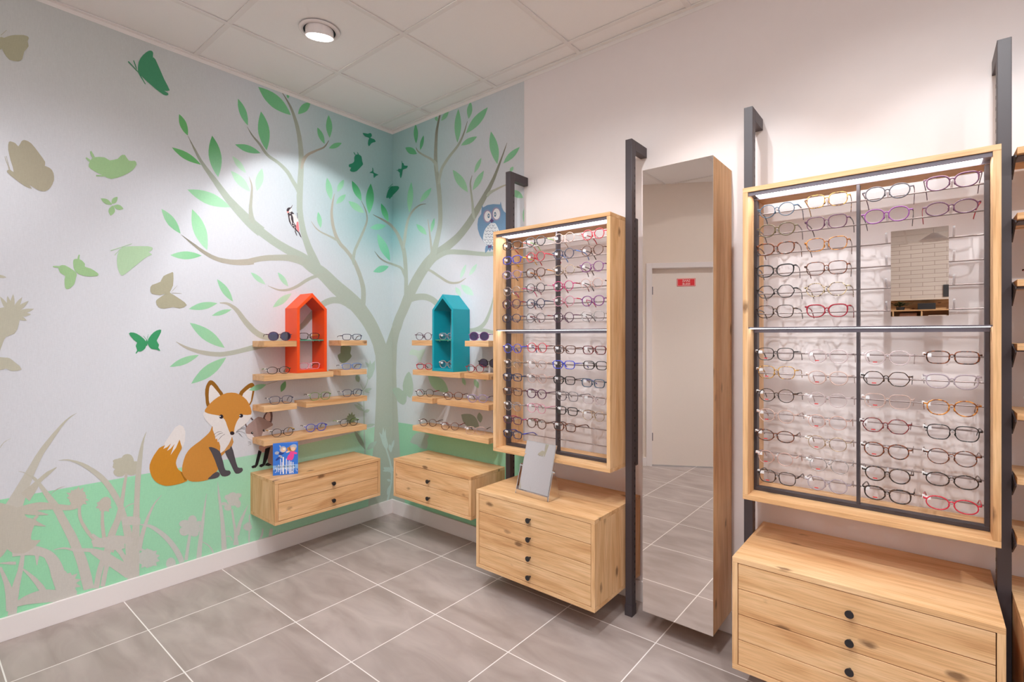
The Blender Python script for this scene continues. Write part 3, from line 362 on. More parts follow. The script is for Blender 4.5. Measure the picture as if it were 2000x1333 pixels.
('a',2,34,35,[-7130,21780,0,0,110,0,-10,160,0,-20,180,0,-40,160,0,-60,120,0,-90,110,0,-80,90,0,-80,100,0,-80,110,0,-80,130,1,-90,130,1,-110,130,1,-130,110,1,-150,110,2,-160,100,2,-170,90,2,-170,80,3,-170,60,4,-170,60,4,-140,80,5,-120,100,6,-110,130,6,-110,130,7,-120,130,8,-120,110,10,-120,90,11,-120,90,12,-100,100,13,-90,100,15,-90,110,16,-70,100,18,-50,70,20,-10,-10,20,40,-80,18,60,-110,16,70,-120,15,80,-120,13,100,-110,12,100,-110,11,110,-100,10,110,-120,8,100,-130,7,100,-140,6,120,-140,6,130,-120,5,150,-100,4,170,-70,4,170,-60,3,160,-80,2,140,-90,2,150,-110,2,130,-110,1,120,-110,1,90,-110,1,80,-120,1,80,-120,0,80,-130,0,80,-110,0,70,-100,0,70,-100,0,60,-90,0,60,-120,0,70,-140,0,60,-140,0,40,-90,0]),
('a',2,34,36,[-9760,19750,0,-50,40,1,-50,60,2,-50,60,3,-30,70,4,-40,90,5,-30,140,6,-30,160,7,-20,160,8,-10,170,9,10,180,10,10,190,11,10,180,12,0,160,13,10,170,14,0,160,15,-20,150,16,-40,150,17,-60,140,18,-60,110,19,-40,90,20,-10,-10,20,20,-90,19,40,-130,18,40,-150,17,20,-150,16,0,-140,15,-10,-150,14,-20,-170,13,-20,-160,12,-20,-180,11,-20,-190,10,-30,-190,9,-10,-190,8,0,-180,7,0,-170,6,10,-170,5,40,-150,4,90,-120,3,110,-60,2,90,-30,1,60,-20,0]),
('a',2,34,36,[-2450,14750,0,20,90,0,30,130,1,40,160,1,20,170,2,20,210,2,10,240,3,10,260,3,-20,230,4,-20,200,4,-40,180,5,-60,180,5,-60,190,5,-90,220,6,-90,240,6,-110,230,7,-100,200,7,-90,170,8,-90,160,8,-100,140,9,-100,140,9,-110,130,10,-120,110,10,-120,120,10,-130,120,11,-150,130,11,-160,120,12,-150,130,12,-120,150,13,-110,170,13,-100,190,14,-90,210,14,-70,210,15,-60,220,15,-40,240,15,-40,230,16,-20,220,16,0,210,17,10,200,17,20,190,18,10,180,18,30,180,19,20,180,19,30,150,20,20,110,20,-20,0,20,-40,-110,20,-50,-150,19,-60,-180,19,-50,-190,18,-40,-180,18,-30,-200,17,-30,-210,17,-10,-220,16,10,-230,16,20,-240,15,40,-250,15,60,-230,15,70,-230,14,80,-220,14,100,-210,13,120,-190,13,140,-170,12,160,-140,12,160,-120,11,140,-120,11,120,-120,10,120,-120,10,100,-110,10,90,-130,9,100,-130,9,80,-130,8,80,-150,8,80,-160,7,90,-200,7,100,-230,6,90,-220,6,70,-220,5,50,-180,5,40,-160,5,30,-170,4,10,-170,4,10,-220,3,-10,-240,3,-20,-230,2,0,-210,2,10,-180,1,20,-150,1,10,-130,0,10,-90,0]),
('a',2,34,36,[-4320,19280,0,-10,40,1,-20,70,2,-50,80,3,-90,80,4,-120,50,5,-150,50,6,-160,40,7,-170,40,8,-160,40,9,-180,50,10,-170,40,11,-140,50,12,-120,50,13,-90,50,14,-80,60,15,-80,60,16,-80,80,17,-80,90,18,-70,80,19,-50,60,20,-20,-10,20,40,-70,19,70,-90,18,70,-100,17,70,-90,16,80,-70,15,80,-60,14,90,-60,13,120,-60,12,140,-60,11,170,-50,10,170,-50,9,170,-60,8,150,-50,7,150,-60,6,140,-50,5,110,-40,4,70,-40,3,60,-50,2,50,-40,1,40,-40,0]),
('a',2,34,35,[-3200,17990,0,0,60,0,-10,80,0,0,100,0,10,100,0,20,130,0,20,160,0,30,160,0,40,180,0,70,170,1,100,190,1,90,200,1,100,200,2,90,200,2,100,200,2,90,210,3,80,190,4,80,180,4,70,180,5,50,170,6,30,180,7,0,160,8,-20,160,10,-40,160,11,-50,160,13,-90,180,14,-120,180,16,-120,170,18,-80,120,20,-20,-20,20,70,-120,18,100,-170,16,100,-200,14,70,-180,13,50,-160,11,20,-150,10,10,-150,8,-20,-150,7,-40,-160,6,-60,-160,5,-80,-170,4,-80,-180,4,-90,-190,3,-100,-190,2,-90,-200,2,-100,-200,2,-100,-200,1,-100,-200,1,-90,-190,1,-80,-190,0,-60,-190,0,-50,-180,0,-30,-160,0,-20,-150,0,20,-120,0,40,-110,0,40,-80,0,30,-50,0]),
('A',2,34,35,[0,13830,0,-20,10,0,-50,-130,0,70,-20,0]),
('B',2,34,35,[1010,13500,0,60,130,0,-1070,200,0,0,-140,0]),
('A',2,34,35,[0,13890,0,-20,-50,0,20,-10,0]),
('B',2,34,35,[1070,13630,0,80,180,0,-1080,220,0,-70,-140,0,0,-60,0]),
('B',2,34,35,[1150,13810,0,90,200,0,-1060,230,0,-110,-210,0]),
('B',2,34,35,[1240,14010,0,90,170,0,-1030,270,0,-120,-210,0]),
('B',2,34,35,[1330,14180,0,100,150,0,-1000,300,0,-130,-180,0]),
('B',2,34,35,[1430,14330,0,110,150,0,-980,320,0,-130,-170,0]),
('B',2,34,35,[1540,14480,0,130,170,0,-990,310,0,-120,-160,0]),
('B',2,34,35,[1670,14650,0,140,200,0,-1000,300,0,-130,-190,0]),
('B',2,34,35,[1810,14850,0,160,230,0,-1010,290,0,-150,-220,0]),
('B',2,34,35,[1970,15080,0,160,250,0,-1020,300,0,-150,-260,0]),
('B',2,34,35,[2130,15330,0,170,260,0,-1020,320,0,-170,-280,0]),
('B',2,34,35,[2300,15590,0,170,250,0,-1010,340,0,-180,-270,0]),
('B',2,34,35,[2470,15840,0,190,250,0,-1000,360,0,-200,-270,0]),
('B',2,34,35,[2660,16090,0,200,250,0,-990,380,0,-210,-270,0]),
('B',2,34,35,[2860,16340,0,210,260,0,-970,390,0,-230,-270,0]),
('B',2,34,35,[3070,16600,0,220,240,0,-960,420,0,-230,-270,0]),
('B',2,34,35,[3290,16840,0,220,250,1,-920,430,1,-260,-260,0]),
('B',2,34,35,[3510,17090,1,240,240,1,-900,450,1,-260,-260,1]),
('B',2,34,35,[3750,17330,1,240,230,1,-870,460,1,-270,-240,1]),
('B',2,34,35,[3990,17560,1,210,190,1,-830,480,1,-250,-210,1]),
('B',2,34,35,[4200,17750,1,180,150,1,-790,500,1,-220,-170,1]),
('B',2,34,35,[4380,17900,1,150,110,1,-730,520,1,-210,-130,1]),
('B',2,34,35,[4530,18010,1,160,100,1,-680,540,1,-210,-120,1]),
('B',2,34,35,[4690,18110,1,200,110,2,-630,560,2,-250,-130,1]),
('B',2,34,35,[4890,18220,2,250,120,2,-570,560,2,-310,-120,2]),
('B',2,34,35,[5140,18340,2,280,130,2,-520,550,2,-330,-120,2]),
('B',2,34,35,[5420,18470,2,320,130,2,-510,530,2,-330,-110,2]),
('B',2,34,35,[5740,18600,2,300,140,2,-500,500,2,-310,-110,2]),
('B',2,34,35,[6040,18740,2,300,150,3,-500,470,3,-300,-120,2]),
('B',2,34,35,[6340,18890,3,290,150,3,-480,450,3,-310,-130,3]),
('B',2,34,35,[6630,19040,3,290,150,3,-480,430,3,-290,-130,3]),
('B',2,34,35,[6920,19190,3,280,180,4,-490,390,4,-270,-140,3]),
('B',2,34,35,[7200,19370,4,270,190,4,-510,360,4,-250,-160,4]),
('B',2,34,35,[7470,19560,4,250,200,4,-510,340,4,-250,-180,4]),
('B',2,34,35,[7720,19760,4,240,200,5,-510,330,5,-240,-190,4]),
('B',2,34,35,[7960,19960,5,220,210,5,-500,320,5,-230,-200,5]),
('B',2,34,35,[8180,20170,5,210,220,6,-490,300,6,-220,-200,5]),
('B',2,34,35,[8390,20390,6,200,230,6,-470,280,6,-220,-210,6]),
('B',2,34,35,[8590,20620,6,190,220,7,-460,270,7,-200,-210,6]),
('B',2,34,35,[8780,20840,7,180,220,7,-440,250,7,-200,-200,7]),
('B',2,34,35,[8960,21060,7,160,200,8,-410,240,8,-190,-190,7]),
('B',2,34,35,[9120,21260,8,150,190,8,-390,230,8,-170,-180,8]),
('B',2,34,35,[9270,21450,8,150,190,9,-370,210,9,-170,-170,8]),
('B',2,34,35,[9420,21640,9,140,200,10,-340,200,10,-170,-190,9]),
('B',2,34,35,[9560,21840,10,150,200,10,-310,180,10,-180,-180,10]),
('B',2,34,35,[9710,22040,10,150,210,11,-290,160,11,-170,-190,10]),
('B',2,34,35,[9860,22250,11,140,220,12,-260,140,12,-170,-200,11]),
('B',2,34,35,[10000,22470,12,150,240,13,-230,120,13,-180,-220,12]),
('B',2,34,35,[10150,22710,13,140,270,13,-200,100,13,-170,-250,13]),
('B',2,34,35,[10290,22980,13,150,290,14,-170,90,14,-180,-280,13]),
('B',2,34,35,[10440,23270,14,140,290,15,-140,70,15,-170,-270,14]),
('B',2,34,35,[10580,23560,15,130,270,16,-110,60,16,-160,-260,15]),
('B',2,34,35,[10710,23830,16,120,250,17,-90,40,17,-140,-230,16]),
('B',2,34,35,[10830,24080,17,110,240,18,-70,40,18,-130,-240,17]),
('B',2,34,35,[10940,24320,18,90,210,19,-40,20,19,-120,-190,18]),
('B',2,34,35,[11030,24530,19,60,150,20,-20,10,20,-80,-140,19]),
('b',2,34,34,[4710,18140,210,80,300,100,330,100,310,50,300,0,350,-30,360,-50,360,-50,350,-40,350,-60,340,-50,320,-50,290,-50,260,-40,260,-30,260,-20,270,-10,260,10,260,20,250,30,250,40,260,50,250,70,230,100,210,150,200,190,160,180,110,120,-110,80,-130,-120,-180,-160,-210,-160,-200,-120,-210,-70,-230,-50,-240,-30,-250,-30,-240,-20,-240,-10,-250,0,-240,10,-240,20,-240,30,-260,40,-280,40,-310,60,-340,70,-360,70,-360,60,-360,50,-380,60,-390,30,-390,0,-390,-70,-370,-110,-310,-110,-210,-80]),
('b',2,34,35,[4010,17530,0,120,130,0,170,190,0,190,220,0,160,240,0,120,230,0,110,250,0,90,270,0,90,280,0,100,310,0,100,330,0,90,350,1,50,340,1,20,350,1,0,350,1,-30,340,1,-20,330,2,-30,330,2,-30,320,2,-40,310,3,-50,320,3,-60,330,4,-80,320,5,-80,320,5,-50,330,6,-30,330,7,-10,350,8,0,340,8,10,330,9,10,290,10,10,280,12,20,270,13,40,270,14,70,300,15,80,300,17,90,280,18,60,190,20,-120,20,20,-80,-150,18,-110,-260,17,-120,-300,15,-100,-290,14,-60,-270,13,-40,-280,12,-30,-280,10,-30,-290,9,-20,-330,8,-20,-340,8,0,-350,7,10,-350,6,40,-340,5,60,-330,5,60,-320,4,60,-320,3,40,-320,3,50,-310,2,40,-320,2,30,-320,2,20,-340,1,20,-340,1,10,-330,1,-30,-330,1,-70,-320,1,-110,-330,0,-120,-320,0,-130,-300,0,-120,-270,0,-130,-250,0,-140,-230,0,-130,-220,0,-120,-230,0,-140,-230,0,-110,-210,0,-90,-150,0]),
('b',2,34,35,[4990,24190,0,0,100,0,0,150,0,-20,160,0,-50,160,0,-90,130,0,-120,110,1,-130,100,1,-170,110,1,-200,130,2,-240,130,2,-240,130,3,-210,120,4,-180,100,5,-150,100,7,-140,90,8,-110,80,10,-80,80,12,-70,90,15,-60,80,17,-30,50,20,-30,0,20,20,-50,17,30,-80,15,50,-100,12,80,-100,10,110,-110,8,130,-100,7,160,-110,5,170,-110,4,210,-130,3,240,-140,2,220,-130,2,180,-130,1,130,-100,1,80,-90,1,70,-80,0,60,-90,0,60,-120,0,70,-160,0,60,-150,0,40,-100,0]),
('b',2,34,35,[5150,23310,0,30,110,0,40,150,0,50,170,0,60,150,0,40,120,0,40,110,0,50,100,0,80,120,1,130,130,1,160,140,1,180,150,2,180,140,2,190,140,3,210,130,4,200,130,5,180,140,6,150,140,7,120,140,8,100,160,10,100,170,12,110,210,13,90,230,15,80,220,18,60,150,20,-30,20,20,-70,-140,18,-110,-210,15,-130,-220,13,-130,-200,12,-110,-150,10,-120,-140,8,-130,-130,7,-150,-130,6,-180,-120,5,-210,-130,4,-220,-130,3,-200,-130,2,-190,-140,2,-190,-150,1,-170,-150,1,-140,-140,1,-100,-130,0,-60,-120,0,-40,-120,0,-40,-120,0,-40,-160,0,-40,-180,0,-30,-160,0,-20,-110,0]),
('b',2,34,36,[4410,18520,0,0,130,2,0,180,3,-10,220,5,-20,210,7,-30,200,8,-40,220,10,-50,220,12,-50,220,13,-60,270,15,-70,290,17,-70,260,18,-40,190,20,-40,0,20,30,-180,18,30,-270,17,40,-290,15,40,-260,13,30,-230,12,30,-220,10,20,-210,8,30,-200,7,30,-210,5,30,-220,3,20,-180,2,20,-140,0]),
('b',2,34,35,[8470,20460,0,-10,70,0,-20,90,0,-30,120,0,-20,120,0,-20,150,0,-20,170,1,-20,180,1,-30,190,1,-40,210,2,-40,210,2,-40,210,3,-40,180,4,-20,150,5,-20,130,7,-20,110,8,0,110,10,20,120,12,30,130,15,40,110,17,20,80,20,-30,10,20,-30,-80,17,-60,-100,15,-60,-120,12,-40,-130,10,-10,-110,8,0,-120,7,20,-120,5,10,-150,4,30,-180,3,30,-210,2,30,-220,2,30,-200,1,10,-180,1,10,-190,1,0,-170,0,20,-160,0,40,-140,0,60,-120,0,60,-90,0,30,-70,0]),
('b',2,34,36,[9530,21680,0,50,40,1,70,40,2,70,50,4,80,30,5,70,30,6,90,30,8,110,30,9,130,30,10,140,30,11,150,40,12,160,30,14,150,30,15,160,20,16,170,10,18,160,10,19,100,10,20,-30,80,20,-100,0,19,-160,-10,18,-180,-10,16,-170,-10,15,-160,-20,14,-170,-30,12,-160,-20,11,-140,-30,10,-130,-10,9,-130,-10,8,-120,-20,6,-110,-30,5,-90,-60,4,-70,-70,2,-50,-60,1,-30,-40,0]),
('B',2,34,35,[1890,15260,0,-20,100,0,-390,-20,0,30,-100,0]),
('B',2,34,35,[1870,15360,0,-20,140,0,-410,-20,0,40,-140,0]),
('B',2,34,35,[1850,15500,0,-20,180,0,-430,0,0,40,-200,0]),
('B',2,34,35,[1830,15680,0,-20,230,0,-430,10,0,20,-240,0]),
('B',2,34,35,[1810,15910,0,0,300,0,-440,20,0,10,-310,0]),
('B',2,34,35,[1810,16210,0,0,360,0,-420,20,0,-20,-360,0]),
('B',2,34,35,[1810,16570,0,0,380,0,-410,30,0,-10,-390,0]),
('B',2,34,35,[1810,16950,0,-10,390,0,-410,30,0,10,-390,0]),
('B',2,34,35,[1800,17340,0,-20,400,0,-420,20,0,30,-390,0]),
('B',2,34,35,[1780,17740,0,-40,430,1,-430,20,1,50,-430,0]),
('B',2,34,35,[1740,18170,1,-40,400,1,-440,20,1,50,-400,1]),
('B',2,34,35,[1700,18570,1,-60,350,1,-440,10,1,60,-340,1]),
('B',2,34,35,[1640,18920,1,-60,260,1,-440,-10,1,60,-240,1]),
('B',2,34,35,[1580,19180,1,-80,210,2,-430,-30,2,70,-190,1]),
('B',2,34,35,[1500,19390,2,-90,180,2,-410,-40,2,70,-170,2]),
('B',2,34,35,[1410,19570,2,-110,190,2,-390,-50,2,90,-180,2]),
('B',2,34,35,[1300,19760,2,-120,210,3,-380,-40,3,110,-220,2]),
('B',2,34,35,[1180,19970,3,-130,220,4,-360,-50,4,110,-210,3]),
('B',2,34,35,[1050,20190,4,-160,220,4,-330,-60,4,130,-210,4]),
('B',2,34,35,[890,20410,4,-160,210,5,-310,-70,5,140,-200,4]),
('B',2,34,35,[730,20620,5,-170,190,6,-290,-90,6,150,-170,5]),
('B',2,34,35,[560,20810,6,-190,180,6,-270,-100,6,170,-170,6]),
('A',2,34,35,[0,21070,7,-60,-50,7,60,-50,7]),
('B',2,34,35,[370,20990,6,-200,160,7,-170,-80,7,0,-100,7,100,-80,6]),
('A',2,34,35,[0,21280,8,-30,20,8,-170,-180,8,140,-100,7,60,50,7]),
('B',2,34,35,[170,21150,7,-170,130,8,0,-210,7]),
('A',2,34,35,[-30,21300,8,-170,80,10,-140,-180,10,140,-80,8]),
('A',2,34,35,[-200,21380,10,-170,60,11,-120,-160,11,150,-80,10]),
('A',2,34,35,[-370,21440,11,-190,60,12,-100,-150,12,170,-70,11]),
('A',2,34,35,[-560,21500,12,-200,50,13,-80,-130,13,180,-70,12]),
('A',2,34,35,[-760,21550,13,-240,60,15,-70,-110,15,230,-80,13]),
('A',2,34,35,[-1000,21610,15,-290,50,16,-40,-70,16,260,-90,15]),
('A',2,34,35,[-1290,21660,16,-250,50,18,-20,-50,18,230,-70,16]),
('A',2,34,35,[-1540,21710,18,-180,30,20,-10,-20,20,170,-60,18]),
('b',2,34,35,[1400,19360,0,50,130,0,50,190,0,70,210,0,60,210,0,40,220,0,40,220,0,50,220,0,50,200,1,50,170,1,70,160,1,70,150,2,80,130,2,100,120,3,120,100,4,120,100,5,130,80,6,150,80,7,160,60,8,160,60,10,150,30,12,160,20,13,170,0,15,150,-10,18,110,0,20,0,20,20,-110,20,18,-160,20,15,-190,20,13,-180,0,12,-180,-30,10,-190,-40,8,-180,-60,7,-160,-70,6,-160,-90,5,-140,-100,4,-130,-110,3,-120,-130,2,-100,-130,2,-90,-150,1,-80,-170,1,-70,-170,1,-70,-210,0,-70,-220,0,-50,-220,0,-50,-220,0,-20,-220,0,-20,-220,0,0,-200,0,-10,-140,0]),
('B',2,34,35,[1630,17140,0,-10,90,0,-210,-20,0,50,-80,0]),
('B',2,34,35,[1620,17230,0,-10,120,0,-260,-20,0,60,-120,0]),
('B',2,34,35,[1610,17350,0,-30,140,0,-300,-30,0,70,-130,0]),
('B',2,34,35,[1580,17490,0,-50,130,0,-330,-50,0,80,-110,0]),
('B',2,34,35,[1530,17620,0,-70,110,0,-320,-60,0,60,-100,0]),
('B',2,34,35,[1460,17730,0,-80,120,0,-290,-70,0,50,-110,0]),
('B',2,34,35,[1380,17850,0,-120,110,0,-240,-90,0,70,-90,0]),
('B',2,34,35,[1260,17960,0,-150,110,1,-180,-120,1,90,-80,0]),
('B',2,34,35,[1110,18070,1,-190,100,1,-130,-150,1,140,-70,1]),
('B',2,34,35,[920,18170,1,-220,70,1,-100,-140,1,190,-80,1]),
('B',2,34,35,[700,18240,1,-220,70,2,-90,-150,2,210,-60,1]),
('B',2,34,35,[480,18310,2,-220,70,2,-90,-140,2,220,-80,2]),
('A',2,34,35,[0,18390,3,-40,-90,3,40,-10,3]),
('B',2,34,35,[260,18380,2,-230,60,3,-30,-50,3,0,-100,3,170,-50,2]),
('A',2,34,35,[0,18450,3,-160,20,4,-50,-140,4,170,-30,3,40,90,3]),
('B',2,34,35,[30,18440,3,-30,10,3,0,-60,3]),
('A',2,34,35,[-160,18470,4,-170,20,5,-60,-130,5,180,-30,4]),
('A',2,34,35,[-330,18490,5,-170,30,6,-60,-120,6,170,-40,5]),
('A',2,34,35,[-500,18520,6,-150,40,7,-70,-110,7,160,-50,6]),
('A',2,34,35,[-650,18560,7,-160,50,8,-70,-100,8,160,-60,7]),
('A',2,34,35,[-810,18610,8,-150,60,10,-70,-90,10,150,-70,8]),
('A',2,34,35,[-960,18670,10,-140,70,12,-70,-70,12,140,-90,10]),
('A',2,34,35,[-1100,18740,12,-130,100,13,-70,-60,13,130,-110,12]),
('A',2,34,35,[-1230,18840,13,-140,110,15,-50,-30,15,120,-140,13]),
('A',2,34,35,[-1370,18950,15,-130,110,18,-30,-20,18,110,-120,15]),
('A',2,34,35,[-1500,19060,18,-80,80,20,-20,-10,20,70,-90,18]),
('b',2,34,36,[3600,17680,0,110,-40,1,140,-50,2,170,-60,3,190,-70,4,200,-110,5,230,-120,6,250,-140,7,240,-120,8,220,-120,9,230,-120,10,240,-110,11,240,-80,12,240,-50,13,240,-20,14,230,0,15,210,20,16,210,60,17,190,90,18,150,80,19,110,50,20,-20,30,20,-130,-40,19,-170,-60,18,-200,-60,17,-190,-30,16,-190,0,15,-200,0,14,-210,30,13,-210,40,12,-200,80,11,-210,100,10,-220,120,9,-230,120,8,-230,120,7,-240,140,6,-240,130,5,-220,100,4,-210,80,3,-190,60,2,-160,40,1,-110,30,0]),
('b',2,34,34,[1740,15060,60,80,90,100,90,100,90,60,90,40,110,40,140,30,170,30,210,20,240,20,240,0,220,-10,190,-30,190,-40,180,-50,170,-60,160,-80,160,-90,160,-110,160,-130,160,-150,160,-190,180,-190,190,-180,200,-170,200,-150,220,-140,230,-140,260,-120,280,-120,280,-100,300,-60,290,-30,280,10,270,30,250,60,220,70,210,100,180,130,160,150,140,170,110,210,100,210,90,210,70,230,60,250,50,220,40,160,-70,10,-60,-150,-80,-210,-100,-240,-110,-220,-110,-200,-120,-190,-120,-180,-140,-150,-140,-110,-160,-90,-170,-70,-180,-50,-200,-40,-230,-20,-220,0,-220,20,-220,60,-240,90,-240,110,-230,110,-200,120,-180,130,-180,140,-170,150,-160,170,-160,180,-160,190,-180,180,-170,160,-180,140,-190,120,-210,120,-230,90,-240,80,-250,70,-270,40,-290,20,-300,10,-300,-10,-270,-30,-250,-40,-220,-50,-210,-80,-180,-110,-140,-150,-80,-160,-50,-140,-20,-80]),
('b',2,34,34,[8540,13340,130,-10,180,-10,200,-10,180,-20,170,-20,170,-20,170,-30,170,-30,170,-30,150,-20,170,-30,190,-30,250,-40,290,-40,270,-40,180,-20,30,110,-180,40,-260,50,-280,50,-250,50,-180,40,-160,40,-160,30,-160,40,-170,30,-170,40,-180,30,-180,30,-200,10,-210,10,-190,0,-130,10]),
('a',2,37,37,[-2290,4630,-20,300,-20,420,-30,470,-20,430,-10,370,-10,370,-10,350,-10,310,0,290,-10,270,-10,230,-10,220,0,180,-10,150,-10,140,-30,140,-50,140,-70,130,-70,120,-50,70,-30,-10,40,-80,60,-110,60,-140,40,-130,30,-130,10,-130,0,-150,0,-190,10,-210,0,-240,10,-260,0,-290,0,-310,10,-350,0,-360,0,-380,10,-420,20,-470,10,-420,10,-290]),
('a',2,37,37,[-2500,9250,50,60,80,90,80,110,70,120,50,130,40,140,30,140,20,90,-70,10,-20,-90,-30,-130,-40,-140,-50,-120,-60,-110,-80,-110,-80,-90,-50,-70]),
('A',2,37,37,[-2020,9950,240,220,220,520,20,610,-300,-250,-130,310,-80,-300,-320,190,210,-460,-70,-600]),
('A',2,37,37,[-2460,9210,80,-30,80,-20,80,-20,80,0,70,10,70,30,60,30,70,40,50,60,-80,30,-80,20,-80,10,-80,0,-70,-10,-70,-20,-60,-40,-60,-40]),
('A',2,37,37,[-2460,9210,40,-50,40,-40,50,-30,50,-30,50,-20,50,-10,60,-10,60,-10,70,10,-50,40,-40,40,-50,40,-40,30,-60,20,-50,10,-60,10,-60,0]),
('A',2,37,37,[-2460,7760,-60,100,-70,80,-80,90,-80,70,-90,70,-90,50,-110,50,-110,40,-110,30,60,-90,70,-90,70,-80,80,-70,90,-70,90,-50,110,-50,110,-50]),
('A',2,37,37,[-2460,7710,70,-40,60,-20,70,-10,50,-10,60,20,40,20,40,30,40,50,40,60,-80,30,-60,20,-60,20,-60,0,-50,-10,-50,-20,-40,-40,-40,-50]),
('A',2,37,37,[-2520,8070,-40,60,-40,60,-50,50,-50,40,-60,40,-60,30,-70,30,-70,20,-80,20,40,-60,40,-60,50,-50,50,-50,60,-40,60,-30,70,-30,70,-20]),
('A',2,37,37,[-2460,6660,-110,10,-90,10,-90,-10,-70,-20,-70,-40,-50,-50,-40,-60,-30,-70,-30,-90,110,-10,90,0,90,0,70,20,70,40,50,50,40,60,30,70]),
('A',2,37,37,[-2460,6660,110,-40,120,-30,110,-10,110,-10,100,10,110,20,90,30,100,50,100,50,-130,40,-110,30,-120,10,-100,10,-110,-10,-100,-20,-100,-30,-90,-50]),
('A',2,37,37,[-3040,9860,90,50,70,50,50,50,30,60,20,70,-10,70,-30,70,-40,80,-60,70,-90,-40,-70,-60,-50,-50,-30,-60,-10,-70,10,-60,20,-80,40,-70]),
('a',2,38,38,[-20500,8280,20,40,30,60,30,60,40,50,50,50,60,40,60,30,40,30,0,10,-40,-30,-60,-30,-70,-30,-50,-50,-40,-50,-40,-60,-20,-60,-20,-40]),
('a',2,38,39,[-18000,9480,0,-60,-40,1,-80,-40,1,-90,-60,2,-80,-70,2,-80,-70,3,-70,-80,3,-70,-80,4,-80,-100,4,-90,-120,5,-90,-120,6,-100,-140,6,-90,-130,7,-90,-130,7,-90,-140,8,-90,-140,8,-80,-150,9,-90,-160,9,-80,-180,10,-80,-170,11,-80,-160,11,-80,-160,12,-70,-150,12,-80,-150,13,-70,-150,13,-80,-160,14,-70,-150,14,-80,-150,15,-80,-170,16,-90,-170,16,-90,-180,17,-100,-190,17,-80,-190,18,-80,-200,18,-70,-210,19,-60,-180,19,-30,-120,20,740,-560,20,20,140,19,30,190,19,40,220,18,30,200,18,40,200,17,50,210,17,50,220,16,50,220,16,50,190,15,40,180,14,50,180,14,50,180,13,50,170,13,50,170,12,50,170,12,60,180,11,60,180,11,70,190,10,60,180,9,70,170,9,70,150,8,80,150,8,80,140,7,80,140,7,80,150,6,80,150,6,80,140,5,70,130,4,70,110,4,60,90,3,60,90,3,70,80,2,70,70,2,90,80,1,70,60,1,60,40,0]),
('a',2,38,39,[-18660,7400,0,40,-10,0,60,-10,1,60,-10,1,60,-10,2,50,-10,2,40,-10,3,50,-20,3,70,-30,4,90,-60,4,100,-70,5,110,-90,5,110,-80,5,80,-90,6,90,-90,6,80,-90,7,90,-100,7,90,-110,8,90,-110,8,80,-120,9,90,-120,9,80,-130,10,80,-140,10,80,-160,10,80,-160,11,80,-200,11,100,-220,12,90,-220,12,70,-200,13,50,-160,13,40,-140,14,20,-140,14,30,-170,15,40,-200,15,30,-220,15,30,-230,16,30,-210,16,20,-180,17,10,-150,17,20,-180,18,10,-230,18,20,-360,19,30,-440,19,20,-420,20,10,-290,20,370,-10,20,-10,200,20,-30,420,19,-20,450,19,-20,360,18,-20,250,18,-20,190,17,-30,170,17,-30,190,16,-40,230,16,-60,240,15,-50,230,15,-50,210,15,-40,170,14,-40,150,14,-40,160,13,-60,180,13,-70,210,12,-90,240,12,-100,230,11,-100,210,11,-90,180,10,-90,160,10,-100,150,10,-90,140,9,-100,130,9,-100,120,8,-100,110,8,-100,100,7,-100,90,7,-90,90,6,-100,80,6,-100,80,5,-120,70,5,-120,70,5,-120,50,4,-90,40,4,-70,30,3,-50,10,3,-50,0,2,-50,10,2,-60,0,1,-60,0,1,-60,0,0,-40,0,0]),
('a',2,38,40,[-18690,7100,0,-60,-20,1,-90,-40,2,-90,-40,4,-90,-40,5,-70,-60,6,-70,-60,8,-70,-70,9,-70,-70,10,-70,-60,11,-70,-60,12,-60,-60,14,-70,-60,15,-80,-70,16,-90,-80,18,-80,-70,19,-50,-40,20,280,-420,20,40,70,19,50,110,18,70,110,16,50,110,15,50,100,14,40,100,12,40,90,11,50,80,10,60,70,9,60,60,8,70,60,6,70,70,5,70,70,4,70,80,2,70,70,1,50,60,0]),
('a',2,38,39,[-19940,7160,0,20,-10,0,40,-20,1,30,-10,1,40,-20,2,30,-30,2,30,-30,3,30,-30,3,40,-50,4,50,-50,4,50,-60,5,60,-60,5,40,-80,5,50,-80,6,60,-100,6,50,-110,7,50,-110,7,50,-120,8,50,-130,8,50,-130,9,60,-140,9,60,-140,10,60,-140,10,50,-140,10,60,-150,11,60,-170,11,70,-190,12,60,-190,12,70,-200,13,70,-200,13,70,-200,14,60,-190,14,60,-180,15,50,-180,15,50,-170,15,50,-170,16,50,-180,16,40,-170,17,40,-150,17,40,-170,18,40,-200,18,50,-280,19,60,-350,19,60,-330,20,40,-230,20,390,-30,20,-40,230,20,-50,340,19,-70,360,19,-60,300,18,-50,220,18,-50,190,17,-50,160,17,-60,170,16,-50,180,16,-50,180,15,-60,190,15,-60,190,15,-70,200,14,-80,190,14,-80,200,13,-70,190,13,-80,190,12,-70,200,12,-70,190,11,-80,190,11,-80,160,10,-80,140,10,-70,130,10,-70,120,9,-70,130,9,-60,120,8,-70,130,8,-60,110,7,-60,110,7,-70,110,6,-60,100,6,-60,90,5,-70,70,5,-70,50,5,-60,40,4,-50,40,4,-40,40,3,-40,30,3,-40,30,2,-30,20,2,-40,20,1,-30,10,1,-40,10,0,-20,0,0]),
('a',2,40,40,[-18910,5870,40,40,60,60,70,60,70,40,70,40,80,20,70,20,50,20,0,10,-50,-10,-80,-10,-80,-20,-80,-30,-60,-50,-70,-70,-60,-70,-40,-40]),
